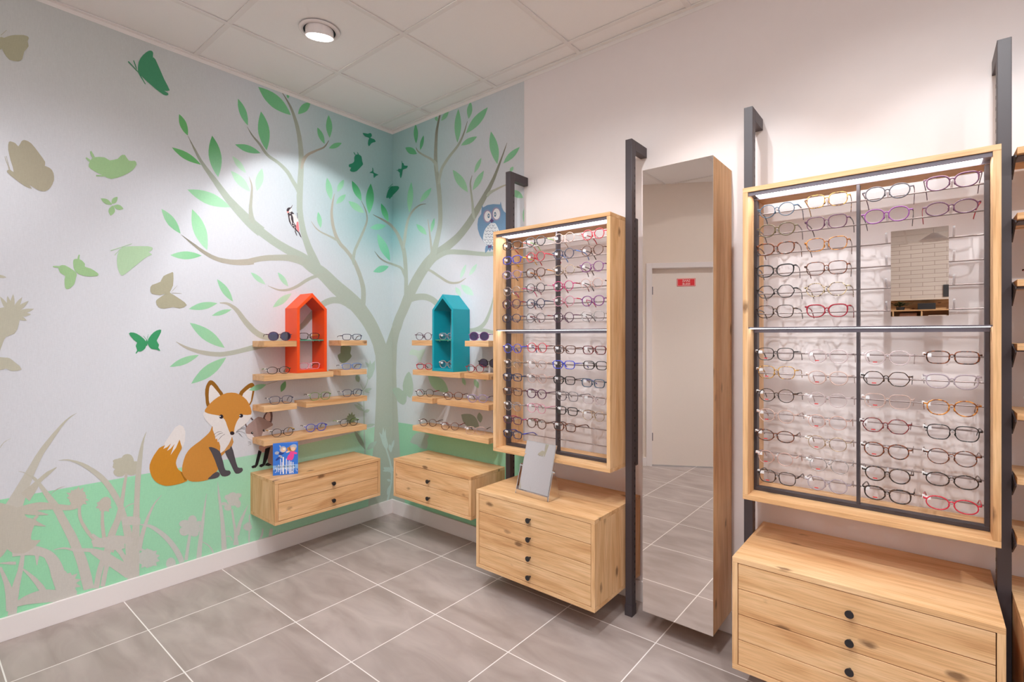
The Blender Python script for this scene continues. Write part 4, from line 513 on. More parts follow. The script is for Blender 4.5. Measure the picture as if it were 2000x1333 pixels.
('a',2,40,40,[-20300,5270,110,0,160,10,170,0,160,0,130,10,110,0,110,0,110,0,120,-20,130,-30,140,-30,130,-40,130,-40,120,-50,130,-40,120,-30,120,0,100,20,90,20,60,10,-40,190,-60,-10,-90,0,-100,-10,-90,20,-100,30,-120,50,-130,50,-130,60,-130,50,-130,60,-150,60,-140,40,-130,10,-120,0,-130,-10,-120,-10,-160,-20,-170,-30,-150,-40,-110,-20]),
('A',2,40,40,[-17630,5540,-50,80,0,100,-80,50,20,190,-130,-80,-50,170,-70,-130,-70,30,-50,-50,-90,30,0,-120,-160,50,110,-180,-90,-60,90,-100,0,-90,50,-70,-20,-140,110,10,10,-210,110,130,70,-90,50,70,70,-10,40,60,140,-60,-60,180,140,0,-120,150]),
('a',2,40,40,[-17940,5170,-10,-100,0,-140,0,-170,20,-170,40,-160,50,-170,60,-160,70,-160,70,-160,90,-170,90,-170,90,-150,110,-130,120,-100,100,-90,100,-90,90,-100,90,-110,80,-90,60,-70,130,320,-70,40,-90,60,-110,70,-110,80,-110,70,-100,80,-100,80,-90,100,-90,120,-80,150,-80,160,-80,160,-60,150,-70,160,-50,150,-30,140,-20,140,-10,160,10,140,0,100]),
('A',2,40,40,[-16710,4920,0,130,-30,120,-70,90,-80,50,-90,0,-90,-50,-70,-90,-30,-120,0,-130,30,-120,60,-90,90,-50,90,0,90,50,60,90]),
('A',2,40,40,[-16720,4960,-70,90,10,170,-130,-40,-70,110,-70,-70,-70,-20,-40,-60,-100,-30,50,-130,-90,-100,140,-80,20,-110,90,-20,70,-60,70,20,120,-80,0,150,120,20,-80,140]),
('a',2,40,40,[-17090,4720,-10,-120,0,-170,-10,-190,0,-200,20,-220,20,-240,20,-230,10,-150,160,-20,-20,150,-30,230,-20,240,-20,210,-10,200,0,190,0,160,0,120]),
('A',2,38,38,[-15810,6940,-50,110,-80,90,-100,40,-90,-10,-80,-50,-50,-100,-20,-120,20,-130,50,-110,80,-90,90,-40,100,10,80,50,50,100,20,120]),
('A',2,38,38,[-16090,6920,-60,50,-100,40,-110,30,-110,20,-90,-10,-60,-30,-20,-50,20,-50,60,-50,90,-50,110,-30,110,-10,100,10,60,30,20,40]),
('A',2,38,38,[-16160,6660,-60,50,-80,40,-100,30,-90,10,-90,-10,-50,-30,-20,-40,20,-60,50,-50,90,-40,90,-30,100,-10,80,10,60,30,20,40]),
('A',2,38,38,[-16150,6420,-50,80,-80,60,-100,40,-90,0,-80,-30,-50,-60,-20,-80,20,-80,50,-80,80,-70,90,-30,100,-10,80,30,50,60,20,80]),
('A',2,38,38,[-15630,6490,-60,120,-110,90,-120,40,-110,0,-100,-40,-70,-90,-20,-110,20,-120,70,-120,100,-80,110,-50,120,0,110,40,60,90,30,110]),
('A',2,38,38,[-15840,7020,-50,100,-80,70,-90,30,-90,0,-80,-40,-50,-80,-20,-100,20,-100,50,-100,80,-70,90,-40,90,0,80,40,50,80,20,100]),
('A',2,38,38,[-15710,6510,-50,100,-60,70,-80,40,-70,-10,-70,-50,-40,-80,-20,-100,20,-110,40,-100,70,-80,70,-30,80,0,60,50,50,80,10,110]),
('A',2,38,38,[-15870,6790,-90,130,-120,100,-160,60,-150,0,-120,-50,-90,-100,-30,-140,30,-140,90,-130,120,-110,150,-60,160,0,120,50,90,100,30,140]),
('A',2,38,38,[-15550,6690,-40,50,-70,40,-80,20,-70,10,-70,-20,-40,-30,-20,-40,20,-50,40,-50,70,-40,70,-20,80,-10,70,10,40,40,20,40]),
('a',2,40,39,[-16150,6300,0,-20,-130,1,-30,-190,1,-40,-210,2,-30,-180,2,-20,-160,3,-20,-140,4,-20,-150,4,-30,-160,5,-40,-200,6,-50,-210,6,-50,-210,7,-50,-190,8,-60,-160,8,-70,-170,9,-70,-160,9,-60,-150,10,-30,-140,11,-20,-120,11,-20,-100,12,-20,-100,12,-30,-100,13,-30,-120,14,-30,-120,14,-40,-130,15,-40,-130,16,-60,-140,16,-50,-170,17,-50,-180,18,-50,-240,18,-40,-260,19,-40,-240,19,-30,-170,20,210,-70,20,30,110,19,30,250,19,40,250,18,50,220,18,50,160,17,70,140,16,70,130,16,60,130,15,50,130,14,50,120,14,40,110,13,40,130,12,20,130,12,10,110,11,10,110,11,20,110,10,40,140,9,60,160,9,60,190,8,60,190,8,40,220,7,30,230,6,30,220,6,20,210,5,20,170,4,20,150,4,10,150,3,20,160,2,20,190,2,30,210,1,20,190,1,10,130,0]),
('a',2,39,39,[-16840,2510,-30,-110,-40,-150,-40,-190,-40,-180,-40,-220,-40,-230,-30,-220,-20,-150,170,-60,20,100,40,220,30,240,40,200,40,180,50,180,40,150,30,110]),
('a',2,38,39,[-15280,8210,0,-20,-50,1,-40,-80,1,-30,-90,2,-40,-90,2,-20,-80,3,-30,-70,4,-20,-80,4,-30,-120,5,-40,-160,6,-40,-190,6,-40,-210,7,-30,-220,8,-30,-220,8,-20,-240,9,-20,-250,9,-20,-260,10,-10,-260,11,-10,-270,11,-10,-280,12,-10,-290,12,-20,-290,13,-20,-300,14,-20,-310,14,-10,-300,15,-20,-310,16,-10,-300,16,-10,-300,17,-10,-300,18,-20,-330,18,-20,-340,19,-20,-310,19,-10,-210,20,410,-100,20,0,150,19,0,310,19,10,360,18,0,340,18,0,310,17,0,310,16,0,310,16,0,310,15,0,310,14,0,310,14,0,310,13,0,300,12,10,290,12,10,280,11,10,270,11,10,260,10,20,260,9,10,250,9,20,240,8,10,220,8,20,220,7,10,220,6,20,200,6,10,160,5,10,120,4,20,90,4,10,80,3,10,80,2,20,90,2,30,100,1,20,90,1,10,60,0]),
('a',2,39,39,[-14610,4840,-70,-60,-100,-100,-110,-110,-90,-120,-90,-140,-70,-150,-70,-150,-70,-160,-60,-160,-60,-170,-60,-170,-50,-180,-50,-220,-50,-230,-40,-220,-30,-150,190,-110,30,150,30,220,40,240,50,210,40,190,40,170,50,170,50,170,50,170,60,160,60,160,60,140,80,140,100,120,90,110,60,70]),
('a',2,41,41,[-15560,3570,80,-50,110,-60,120,-80,110,-80,110,-110,110,-120,110,-130,110,-140,110,-150,100,-150,110,-170,90,-160,90,-170,80,-170,80,-170,60,-160,60,-140,50,-140,40,-120,30,-90,230,20,-20,90,-40,130,-50,160,-60,160,-70,170,-90,180,-100,190,-100,180,-110,170,-110,170,-130,170,-120,150,-130,140,-130,130,-130,120,-130,100,-140,70,-130,40,-120,30,-80,30]),
('A',2,41,41,[-14690,1740,-170,120,40,170,-160,30,-80,90,-90,50,-100,90,-80,-60,-160,150,20,-220,-120,-10,30,-160,-10,-100,10,-110,-40,-130,130,-90,-20,-200,160,30,80,-110,100,20,90,-10,80,30,160,-80,-40,200,170,10,-120,190]),
('A',2,41,41,[-13990,1190,-50,120,-70,90,-80,60,-90,0,-70,-40,-50,-90,-20,-120,20,-130,50,-80,70,0,90,0,80,0,70,0,50,0,20,60]),
('A',2,41,41,[-13000,3180,-40,100,-70,80,-80,40,-80,0,-70,-30,-50,-80,-10,-90,10,-110,50,-100,70,-70,80,-50,80,0,70,40,40,70,20,100]),
('A',2,41,41,[-13280,3050,-70,80,-90,70,-100,50,-110,10,-90,-20,-60,-50,-20,-70,20,-90,60,-80,90,-70,110,-50,100,-20,90,20,70,50,20,80]),
('A',2,41,41,[-13370,2690,-50,100,-70,70,-90,50,-90,0,-80,-30,-40,-60,-20,-90,20,-100,40,-100,80,-80,90,-40,90,-10,70,30,50,70,20,90]),
('A',2,41,41,[-12850,2760,-80,150,-120,120,-140,70,-140,10,-120,-50,-80,-100,-20,-150,20,-160,80,-150,120,-120,140,-70,140,-10,120,50,80,100,30,150]),
('A',2,41,41,[-12700,2880,-40,50,-60,40,-70,30,-60,10,-60,-10,-40,-30,-10,-40,10,-50,40,-50,60,-40,60,-30,70,-10,60,10,40,20,20,50]),
('A',2,41,41,[-12910,2430,-40,80,-70,60,-80,40,-90,10,-60,-20,-50,-50,-20,-70,20,-80,50,-80,60,-60,90,-40,80,-10,70,20,40,50,20,70]),
('a',2,41,41,[-13370,2510,-20,-110,-20,-160,-30,-180,-30,-180,-30,-200,-30,-210,-30,-200,-20,-140,160,-80,20,140,20,200,30,220,20,200,30,180,20,190,20,160,10,110]),
('a',2,41,41,[-12510,4400,-20,-110,-30,-150,-40,-180,-30,-200,-40,-240,-50,-260,-40,-280,-40,-240,-30,-210,-30,-180,-20,-180,-30,-200,-30,-250,-30,-280,-20,-260,-20,-180,250,0,10,70,10,270,20,280,20,260,10,200,20,190,20,180,20,210,20,260,20,280,20,280,20,240,20,210,10,190,20,160,10,110]),
('a',2,41,41,[-12780,1870,70,-70,110,-100,110,-120,90,-110,70,-120,50,-120,50,-120,30,-80,80,20,-40,80,-50,120,-70,130,-80,120,-100,120,-120,110,-110,90,-80,70]),
('a',2,39,39,[-16230,4500,40,30,70,50,70,50,70,30,80,20,80,0,80,0,60,10,-10,10,-50,10,-80,10,-90,0,-90,-10,-70,-40,-70,-60,-60,-50,-40,-40]),
('a',2,39,39,[-17480,2770,80,-100,110,-140,130,-170,130,-150,110,-140,120,-130,120,-140,110,-140,130,-150,130,-170,120,-150,90,-110,230,390,-100,90,-130,120,-150,150,-140,130,-130,130,-120,120,-120,130,-120,120,-130,140,-140,150,-120,130,-90,90]),
('a',2,39,39,[-16700,2880,60,-90,70,-120,90,-150,80,-140,70,-160,80,-170,60,-160,50,-110,200,110,-60,110,-80,150,-100,160,-90,160,-80,150,-80,150,-70,130,-50,90]),
('a',2,39,39,[-16270,3760,70,-20,100,-30,110,-30,100,-30,90,-20,100,-20,90,-10,70,-20,20,310,-60,30,-90,60,-110,60,-110,40,-110,30,-120,10,-110,10,-70,0]),
('a',2,39,39,[-17380,3010,80,20,120,20,130,20,120,0,110,-20,110,-20,120,-40,110,-40,110,-40,120,-60,110,-50,80,-40,40,350,-80,40,-110,50,-130,70,-140,40,-120,30,-130,20,-130,10,-120,0,-140,10,-140,0,-120,-10,-80,0]),
('a',2,39,39,[-17450,3630,40,-80,60,-110,70,-120,90,-130,90,-120,100,-130,120,-130,140,-100,170,-70,170,-30,140,-20,100,-10,-60,560,-100,20,-140,20,-140,30,-100,20,-90,20,-110,30,-100,40,-100,50,-90,70,-80,100,-70,90,-50,60]),
('a',2,41,41,[-11950,4930,10,-150,0,-220,0,-240,10,-220,20,-190,20,-180,20,-180,10,-190,20,-220,20,-220,20,-240,10,-270,20,-350,10,-410,10,-380,10,-270,280,0,-20,200,-20,380,-40,420,-30,370,-30,280,-30,250,-30,220,-30,220,-30,200,-30,180,-30,180,-30,190,-40,220,-30,250,-30,220,-30,150]),
('A',2,41,41,[-10840,3830,-70,140,-110,120,-120,60,-130,0,-100,-60,-70,-110,-30,-140,30,-160,70,-140,100,-110,130,-60,120,-10,110,60,70,110,30,140]),
('A',2,41,41,[-10720,3470,-30,90,-60,60,-60,40,-60,-10,-50,-30,-40,-70,-10,-90,10,-90,40,-80,50,-70,60,-30,60,0,60,40,30,70,10,80]),
('A',2,41,41,[-11230,3380,-40,70,-70,60,-70,30,-80,10,-60,-30,-40,-50,-20,-60,20,-80,40,-70,60,-60,80,-30,70,-10,70,20,40,50,10,70]),
('A',2,41,41,[-10680,3910,-40,50,-60,40,-60,30,-70,10,-50,-20,-40,-40,-10,-50,10,-50,40,-50,50,-50,70,-20,60,-10,60,20,40,30,10,50]),
('A',2,41,41,[-11450,3610,-40,40,-50,30,-70,30,-60,10,-50,-10,-40,-20,-10,-40,10,-30,40,-40,50,-40,60,-20,70,-10,50,10,40,20,10,30]),
('A',2,41,41,[-11250,3950,-40,60,-60,50,-60,20,-70,10,-60,-20,-30,-40,-20,-60,20,-60,30,-60,60,-50,70,-30,60,0,60,20,40,40,10,50]),
('a',2,41,41,[-11250,3200,20,-140,20,-200,30,-220,20,-200,30,-180,20,-160,20,-160,10,-160,0,-180,-10,-190,-20,-170,-10,-120,300,-90,-10,130,-30,190,-20,200,-30,200,-30,170,-30,170,-30,160,-30,170,-30,200,-30,220,-30,210,-20,140]),
('a',2,41,41,[-10310,3230,-60,-90,-80,-120,-100,-140,-70,-130,-70,-110,-60,-110,-60,-120,-50,-120,-50,-160,-50,-170,-40,-150,-30,-110,230,-130,20,120,30,160,40,170,30,150,40,130,50,120,40,110,50,130,50,150,60,160,50,150,40,100]),
('A',2,41,41,[-10090,1950,-70,70,10,130,-120,-20,-60,100,-70,-60,-60,0,-40,-50,-90,-10,50,-110,-90,-70,130,-60,20,-90,80,-20,70,-60,60,20,110,-80,0,130,120,-10,-80,120]),
('a',2,41,41,[-11610,1740,60,-10,80,-20,90,-20,60,-30,40,-50,30,-80,30,-80,30,-60,50,20,-20,50,-40,80,-40,90,-60,70,-80,40,-90,10,-80,0,-60,0]),
('a',2,41,41,[-10270,2620,0,-320,-10,-480,-10,-470,-10,-330,90,-20,0,320,10,480,0,470,10,330]),
('a',2,41,41,[-9500,1600,-10,-70,-10,-90,-20,-100,-30,-100,-40,-90,-70,-110,-60,-40,-40,0,100,0,40,0,60,0,70,70,50,110,20,110,10,110,10,100,0,60]),
('a',2,41,41,[-9020,1470,-20,-80,-30,-110,-30,-130,-20,-100,0,-50,0,0,0,0,0,0,190,0,0,0,0,0,0,0,0,0,10,70,30,120,20,110,10,80]),
('a',2,39,39,[-19860,3590,-20,-140,-20,-180,-40,-220,-30,-200,-50,-180,-50,-180,-50,-200,-50,-220,-40,-280,-30,-300,-20,-280,-20,-190,280,-20,10,60,20,280,20,300,30,270,20,220,30,210,30,200,30,200,30,220,20,230,10,190,20,140]),
('a',2,39,39,[-20550,3180,30,-100,30,-150,30,-160,30,-160,30,-140,20,-140,10,-140,20,-160,10,-200,10,-230,0,-230,10,-150,300,-90,-10,160,-20,230,-30,250,-30,230,-40,180,-40,170,-50,140,-40,140,-50,160,-60,170,-40,140,-30,100]),
('a',2,39,39,[-20130,3510,110,-20,140,-20,160,-40,140,-40,120,-50,120,-50,110,-60,90,-80,70,-80,50,-80,40,-100,40,-100,20,-140,20,-170,20,-200,30,-200,40,-170,30,-150,40,-140,40,-140,50,-170,60,-190,60,-120,40,0,530,0,-40,100,-50,160,-60,190,-60,160,-50,140,-50,130,-50,130,-50,130,-50,160,-50,190,-70,220,-80,210,-90,170,-90,150,-110,130,-110,110,-130,100,-130,100,-140,80,-150,70,-160,60,-170,40,-150,40,-100,20]),
('a',2,39,39,[-19810,2830,50,-100,70,-130,90,-160,70,-150,70,-150,70,-150,60,-160,60,-130,50,-140,40,-140,40,-120,30,-90,190,40,-30,90,-30,130,-50,160,-60,160,-70,150,-90,160,-80,150,-90,140,-100,140,-100,140,-90,120,-70,90]),
('A',2,40,40,[-20720,4760,30,-1040,130,-170,140,120,70,120,60,100,70,-100,110,-130,170,-80,180,-40,150,50,130,80,80,60,50,70,80,80,40,70,-90,30,-120,30,-100,60,-70,80,0,100,40,110,50,110,40,130,-30,130,-60,160,-90,180,-100,180,-90,160,-100,150,-180,160,-190,110,-210,130,-160,-160]),
('A',2,40,40,[-20320,4460,120,-80,30,250,90,100,100,-90,-130,270,60,110,-180,60]),
('A',2,39,39,[-17820,1660,-230,130,90,210,-200,-10,-50,140,-100,-10,-90,180,-70,-150,-190,250,60,-320,-170,60,100,-220,-70,-80,70,-130,-100,-150,170,-60,-60,-280,190,110,70,-190,90,100,100,-100,50,120,200,-170,-90,280,220,-40,-180,240]),
('a',2,39,39,[-19970,1290,80,-10,110,-10,130,-20,120,-30,120,-30,110,-30,120,-30,120,-40,130,-40,160,-50,150,0,110,0,10,410,-110,50,-150,80,-180,90,-160,60,-140,20,-140,0,-120,-10,-120,-20,-120,-30,-120,-50,-100,-50,-70,-30]),
('a',2,40,40,[-20160,4930,70,-10,110,-20,120,-20,90,-20,70,-40,70,-40,60,-40,70,-40,60,-30,60,-30,60,-30,60,-30,50,-20,60,-20,50,-20,30,-10,10,20,-30,30,-50,40,-40,50,-50,50,-50,50,-50,60,-50,70,-70,60,-60,50,-70,40,-90,50,-90,40,-110,30,-130,20,-110,10,-70,10]),
('a',2,40,40,[-19540,4830,-20,-60,-20,-80,-30,-100,-20,-100,-20,-110,-20,-110,-10,-100,-10,-70,140,-70,10,70,0,100,10,110,20,100,20,80,30,90,30,80,20,60]),
('a',2,40,40,[-19780,5250,60,-20,90,-40,100,-40,110,-40,110,-30,130,-30,110,-30,90,-20,0,30,-80,60,-110,80,-120,80,-110,80,-100,50,-100,60,-90,40,-60,30]),
('a',2,40,40,[-19410,4880,30,30,40,40,30,50,30,20,-70,120,-20,-30,-40,-40,-40,-40,-30,-30]),
('a',2,39,39,[-19440,3520,10,-130,30,-190,20,-190,20,-140,30,0,10,120,30,170,20,180,20,120]),
('a',2,39,39,[-19110,3120,40,-100,40,-130,50,-150,30,-120,30,-130,20,-140,20,-140,20,-90,30,-20,20,80,30,120,20,140,10,150,-20,170,-30,170,-40,140,-20,100]),
('a',2,39,39,[-20510,3340,50,-20,80,-40,80,-40,70,-30,60,-30,60,-20,60,-20,30,-10,0,130,-30,10,-60,20,-60,20,-60,20,-70,10,-80,20,-80,10,-50,10]),
('a',2,40,40,[-20190,4680,50,-10,70,0,70,-10,40,-10,10,40,-40,40,-60,70,-60,70,-40,50]),
('a',2,39,39,[-18780,3360,60,-10,90,-10,100,-20,90,-30,100,-50,100,-70,100,-70,120,-70,130,-50,130,-40,120,-40,120,-60,130,-80,130,-100,120,-100,110,-110,100,-100,90,-110,100,-130,110,-140,140,-180,150,-200,140,-180,90,-130,220,340,-110,110,-160,150,-170,170,-150,150,-110,130,-110,120,-110,120,-120,110,-140,110,-140,90,-150,80,-140,60,-140,50,-130,40,-130,20,-110,40,-110,50,-110,50,-100,60,-110,40,-100,20,-100,0,-80,0,-60,0]),
('a',2,39,39,[-16600,3070,80,-30,110,-50,130,-50,100,-50,90,-50,90,-50,80,-50,50,-40,70,270,-60,30,-80,60,-90,60,-110,50,-120,60,-130,50,-120,50,-80,30]),
('a',2,39,39,[-17400,3090,50,-30,80,-50,90,-50,90,-40,110,-30,110,-20,90,-10,70,-10,-80,350,-60,-20,-90,-30,-90,-30,-70,-10,-80,10,-80,20,-80,20,-50,20]),
('a',2,39,39,[-16450,2700,20,-80,40,-110,40,-140,40,-130,60,-130,70,-150,60,-130,40,-80,160,90,-50,90,-60,120,-80,130,-60,120,-50,120,-50,120,-40,110,-30,80]),
('A',2,38,38,[-20880,12940,30,-1080,70,-190,100,180,120,380,110,430,60,230,60,130,130,70,130,70,90,190,50,230,30,210,-30,200,-90,200,-130,130,-170,0,-190,-60,-190,30,-150,-240]),
('A',2,38,38,[-20150,13990,-20,100,-20,110,-30,90,-30,100,-40,80,-50,80,-50,70,-60,70,-60,60,20,-100,20,-100,30,-100,30,-90,40,-80,50,-80,50,-80,50,-70]),
('A',2,38,38,[-20150,13990,10,100,0,90,0,100,0,90,-20,90,-20,90,-30,80,-30,80,-40,80,-20,-100,0,-90,0,-100,10,-90,10,-90,20,-90,30,-80,30,-80]),
('A',2,38,38,[-20150,13990,30,90,20,100,20,100,20,100,0,100,0,100,-10,100,-10,100,-30,100,-30,-100,-30,-100,-20,-100,-10,-90,0,-100,0,-100,10,-100,10,-100]),
('A',2,38,38,[-20150,13990,60,60,50,80,50,70,40,80,40,90,30,90,20,100,20,100,20,110,-60,-70,-60,-70,-50,-80,-40,-80,-40,-90,-30,-90,-20,-100,-20,-100]),
('A',2,38,38,[-20150,13990,70,40,70,40,70,60,60,60,60,70,60,70,50,90,50,90,40,100,-80,-40,-70,-50,-70,-50,-70,-60,-60,-70,-50,-80,-50,-90,-40,-90]),
('A',2,38,38,[-20150,13990,80,-10,80,0,90,10,80,20,80,30,80,50,70,50,80,60,70,70,-80,0,-90,0,-90,-10,-80,-20,-80,-40,-70,-40,-80,-50,-70,-60]),
('A',2,38,38,[-20150,13990,60,-40,70,-20,70,-20,70,-10,70,10,70,10,70,30,60,30,70,40,-70,40,-70,20,-70,20,-70,10,-60,-10,-70,-10,-70,-30,-70,-30]),
('A',2,38,38,[-20150,13990,40,-70,40,-50,50,-40,50,-40,60,-30,50,-10,60,-10,60,0,70,10,-50,60,-40,60,-50,40,-50,40,-60,30,-50,10,-60,10,-60,0]),
('A',2,38,38,[-20640,12010,20,-160,50,-140,60,-100,90,20,90,40,80,-60,100,-60,180,0,130,50,-60,150,-140,160,-90,110,-80,80,-70,30,-80,10,-140,20,-120,-30]),
('A',2,38,38,[-20680,15640,40,-30,40,-30,30,-20,40,-10,40,0,50,0,40,0,40,20,50,10,-40,40,-40,20,-40,20,-40,10,-40,10,-40,0,-40,-10,-50,-10]),
('A',3,42,42,[-4300,12130,0,-230,-110,-70,-100,-40,-10,-90,40,-120,80,-170,120,-150,150,-40,170,20,170,90,160,120,120,110,70,120,-50,80,-70,110,60,230,20,210,-180,60,-240,0,-210,30,-170,-50]),
('A',3,43,43,[-2880,9820,40,70,30,70,10,70,0,60,-20,60,-40,60,-50,50,-70,50,-80,50,-40,-70,-30,-70,-10,-70,10,-60,20,-60,30,-60,60,-50,60,-50]),
('A',3,42,42,[-3100,7430,-130,60,40,160,-170,-40,-50,240,-120,-200,-150,140,0,-190,-130,10,40,-120,-200,-50,200,-100,-170,-160,260,30,10,-160,140,70,100,-100,70,100,220,-130,-90,210,260,-20,-210,160]),
('A',3,33,33,[-3260,6570,40,-180,60,-190,70,-170,90,-180,100,-170,110,-160,140,-170,140,-150,160,-160,-40,190,-60,190,-70,180,-90,180,-100,170,-120,160,-130,160,-150,160]),
('A',3,37,37,[-2230,5020,140,-10,140,0,120,20,110,40,90,50,80,70,60,80,60,100,40,120,-150,10,-140,-10,-120,-20,-110,-30,-90,-50,-80,-70,-60,-90,-50,-100]),
('A',3,44,44,[-900,5200,350,-560,170,370,-200,660,-50,630,-90,-320,-120,450,-120,-550,-240,240,80,-260]),
('A',3,44,44,[-650,4830,60,-180,130,10,-70,180]),
('A',3,44,44,[-590,4650,90,-260,140,10,-100,260]),
('A',3,44,44,[-500,4390,100,-290,140,10,-100,290]),
('A',3,44,44,[-400,4100,80,-260,150,0,-90,270]),
('A',3,44,44,[-320,3840,50,-230,150,0,-50,230]),
('A',3,44,44,[-270,3610,50,-210,150,-10,-50,220]),
('A',3,44,44,[-220,3400,30,-210,150,-20,-30,220]),
('A',3,44,44,[-190,3190,20,-210,150,-30,-20,220]),
('A',3,44,44,[-170,2980,10,-200,150,-30,-10,200]),
('A',3,44,44,[-160,2780,-10,-190,160,-40,0,200]),
('A',3,44,44,[-170,2590,-20,-200,160,-40,20,200]),
('A',3,44,44,[-190,2390,-30,-230,150,-50,40,240]),
('A',3,44,44,[-220,2160,-70,-290,150,-60,70,300]),
('A',3,44,44,[-290,1870,-100,-340,160,-70,90,350]),
('A',3,44,44,[-390,1530,-100,-320,170,-70,90,320]),
('A',3,44,44,[-490,1210,-60,-210,170,0,60,140]),
('A',3,44,44,[-150,4450,50,70,40,70,20,70,0,70,-20,70,-30,80,-50,70,-60,70,-70,80,-50,-70,-40,-70,-10,-70,-10,-80,20,-70,30,-70,50,-70,60,-80]),
('A',3,44,44,[-150,3080,-50,90,-60,80,-60,60,-70,60,-80,50,-80,30,-90,20,-100,10,-100,0,50,-80,60,-80,60,-60,70,-60,80,-50,80,-30,90,-20,100,-10]),
('A',3,44,44,[-100,3180,-90,40,-100,40,-90,20,-90,20,-90,10,-90,-10,-90,-10,-80,-20,-80,-30,90,-40,100,-40,90,-30,90,-10,90,-10,90,0,80,20,90,20]),
('A',3,44,44,[-150,2350,-30,50,-30,40,-30,40,-40,30,-40,20,-50,20,-50,0,-50,0,-60,-10,30,-60,30,-40,40,-40,40,-30,40,-20,40,-10,50,0,60,0]),
('A',3,44,44,[-100,4650,80,50,20,20,0,460,-20,-30,-50,-70,-30,-80,-10,-80,-10,-80,10,-100]),
('B',3,44,44,[0,4720,60,60,80,90,50,90,40,80,20,90,10,90,-10,90,-20,90,-100,-80,-90,-90,-40,-50]),
('A',3,44,44,[-150,2140,-90,-60,-80,-60,-70,-70,-60,-70,-40,-90,-20,-90,-10,-100,0,-100,20,-120,90,60,80,60,70,70,60,70,40,90,20,90,10,100,0,100]),
('A',3,44,44,[0,3410,-110,-40,-90,90,-60,-90,-190,90,90,-160,-240,-20,240,-110,-70,-120,170,0,60,-120,90,60,110,-90]),
('B',3,44,44,[370,3350,-330,-60,30,160,-70,-40,0,-510,90,-30,-50,170,310,50,-240,90]),
('B',3,45,45,[170,8840,230,-230,110,-190,140,-160,300,-130,320,-50,210,90,140,180,40,230,40,180,180,-70,220,-50,190,230,120,350,-20,400,-100,400,-160,320,-190,170,-250,-150,-230,-280,-150,-320,-90,-310,40,-240,10,-140,-200,70,-260,120,-260,10,-240,-40,-200,-60,-100,-120]),
('A',3,46,46,[-20520,25550,10,-260,30,20,30,60,20,-60,40,-100,70,-120,90,-100,130,-10,140,40,80,70,60,100,30,170,30,180,80,150,60,140,-10,100,-20,90,20,100,20,80,-30,50,-60,10,-90,-10,-110,-50,-150,-70,-140,-90,-110,-100,-90,-90,-70,10,-50,-40]),
('A',3,47,47,[-20260,21290,0,-190,30,-210,40,-220,70,-280,30,-210,-50,10,-70,70,-30,-20,-30,-30,-30,-40,10,-60,110,-120,150,-130,150,-120,140,-100,140,-60,90,-10,-40,80,-40,70,120,-70,150,-90,130,-20,110,20,100,80,80,130,70,170,50,190,0,170,-20,150,-50,120,-80,80,-90,30,-70,20,10,70,0,110,-80,150,-110,170,-130,200,-130,170,-100,70,-90,20,-60,-10,-60,-60,-50,-140,-50,-120,-40,30,-50,70,-60,30,-60,10,-50,0,-40,-40]),
('A',3,48,48,[-15020,27610,-60,10,-80,-40,-120,-130,-130,-190,-110,-210,-80,-230,-30,-260,0,-210,40,-100,70,-60,110,-90,140,-110,190,-120,200,-130,190,-100,160,-70,120,0,80,50,20,50,-20,60,-90,30,-70,30,130,30,110,80,-90,200,-160,290,-200,460,-180,400,-80,70,-30,-20,0,100,10,110,-10,60]),
('A',3,49,49,[-17480,20970,130,-70,160,-70,180,-60,150,-70,160,-20,220,110,240,160,200,170,170,180,120,190,70,160,-20,110,-60,60,-120,-40,-120,-20,-90,120,-70,120,-100,-20,-80,-80,-50,-80,-60,-90,-150,-90,-160,-70,-90,40,-110,50,-200,-30,-190,-70,-100,-100,-50,-130,-50,-140,-10,-130]),
('A',3,49,49,[-16670,19440,-30,70,-40,50,-40,50,-40,30,-50,30,-50,10,-60,0,-60,-10,-70,-20,40,-70,30,-50,40,-50,50,-30,40,-30,60,-10,60,0,60,10]),
('A',3,49,49,[-16690,19470,50,20,50,20,40,30,40,40,20,50,20,50,10,60,10,60,-10,70,-50,-20,-50,-30,-40,-30,-40,-40,-20,-40,-20,-50,-10,-60,0,-60]),
('A',3,49,49,[-16620,19400,40,-50,30,-50,40,-30,40,-20,50,-10,40,0,50,20,60,30,50,40,-30,50,-40,50,-30,30,-50,20,-40,10,-50,0,-50,-20,-50,-30]),
('A',3,49,49,[-16640,19410,-60,-60,-40,-50,-40,-60,-20,-50,-10,-60,0,-60,20,-60,30,-60,30,-60,60,50,50,60,30,50,30,60,10,60,-10,60,-20,60,-20,60]),
('A',3,49,49,[-18630,16210,0,-70,20,-100,40,-90,90,-70,80,-60,0,-60,-20,-90,0,-190,20,-190,50,-70,70,10,100,90,100,140,40,160,20,140,30,120,0,90,-40,70,-80,70,-140,110,-150,90,-110,0,-80,-50]),
('A',3,49,49,[-18120,16470,10,-130,10,-120,40,-110,60,-90,100,-80,150,-50,170,-20,180,20,150,30,60,50,-10,80,-130,110,-160,100,-120,30,-80,30,-10,50,10,80,-50,80,-70,80,-90,40,-90,10,-70,-20,-50,-60]),
('A',3,50,50,[-16390,17240,-70,-220,-20,-250,10,-250,40,-220,60,-170,60,-90,70,0,120,110,160,170,210,230,210,230,170,180,150,140,130,80,60,40,-70,60,-80,60,50,30,70,50,50,70,0,80,-70,40,-140,10,-250,-30,-280,-40,-280,-40,-240,-80]),
('A',3,51,51,[-14090,16380,-40,40,-90,-60,-150,-80,-160,-110,-70,-150,-70,-160,-180,-100,-180,-90,-70,-110,-10,-120,10,-120,70,-100,170,-40,190,-10,150,60,60,20,-140,-120,-180,-160,-70,-80,-10,-90,30,-130,80,-120,100,-60,150,-10,200,50,200,50,150,-30,140,-30,210,70,140,120,-100,140,-190,150,-190,130,-160,110,-100,50,-50,60,70,150,80,210,20,360]),
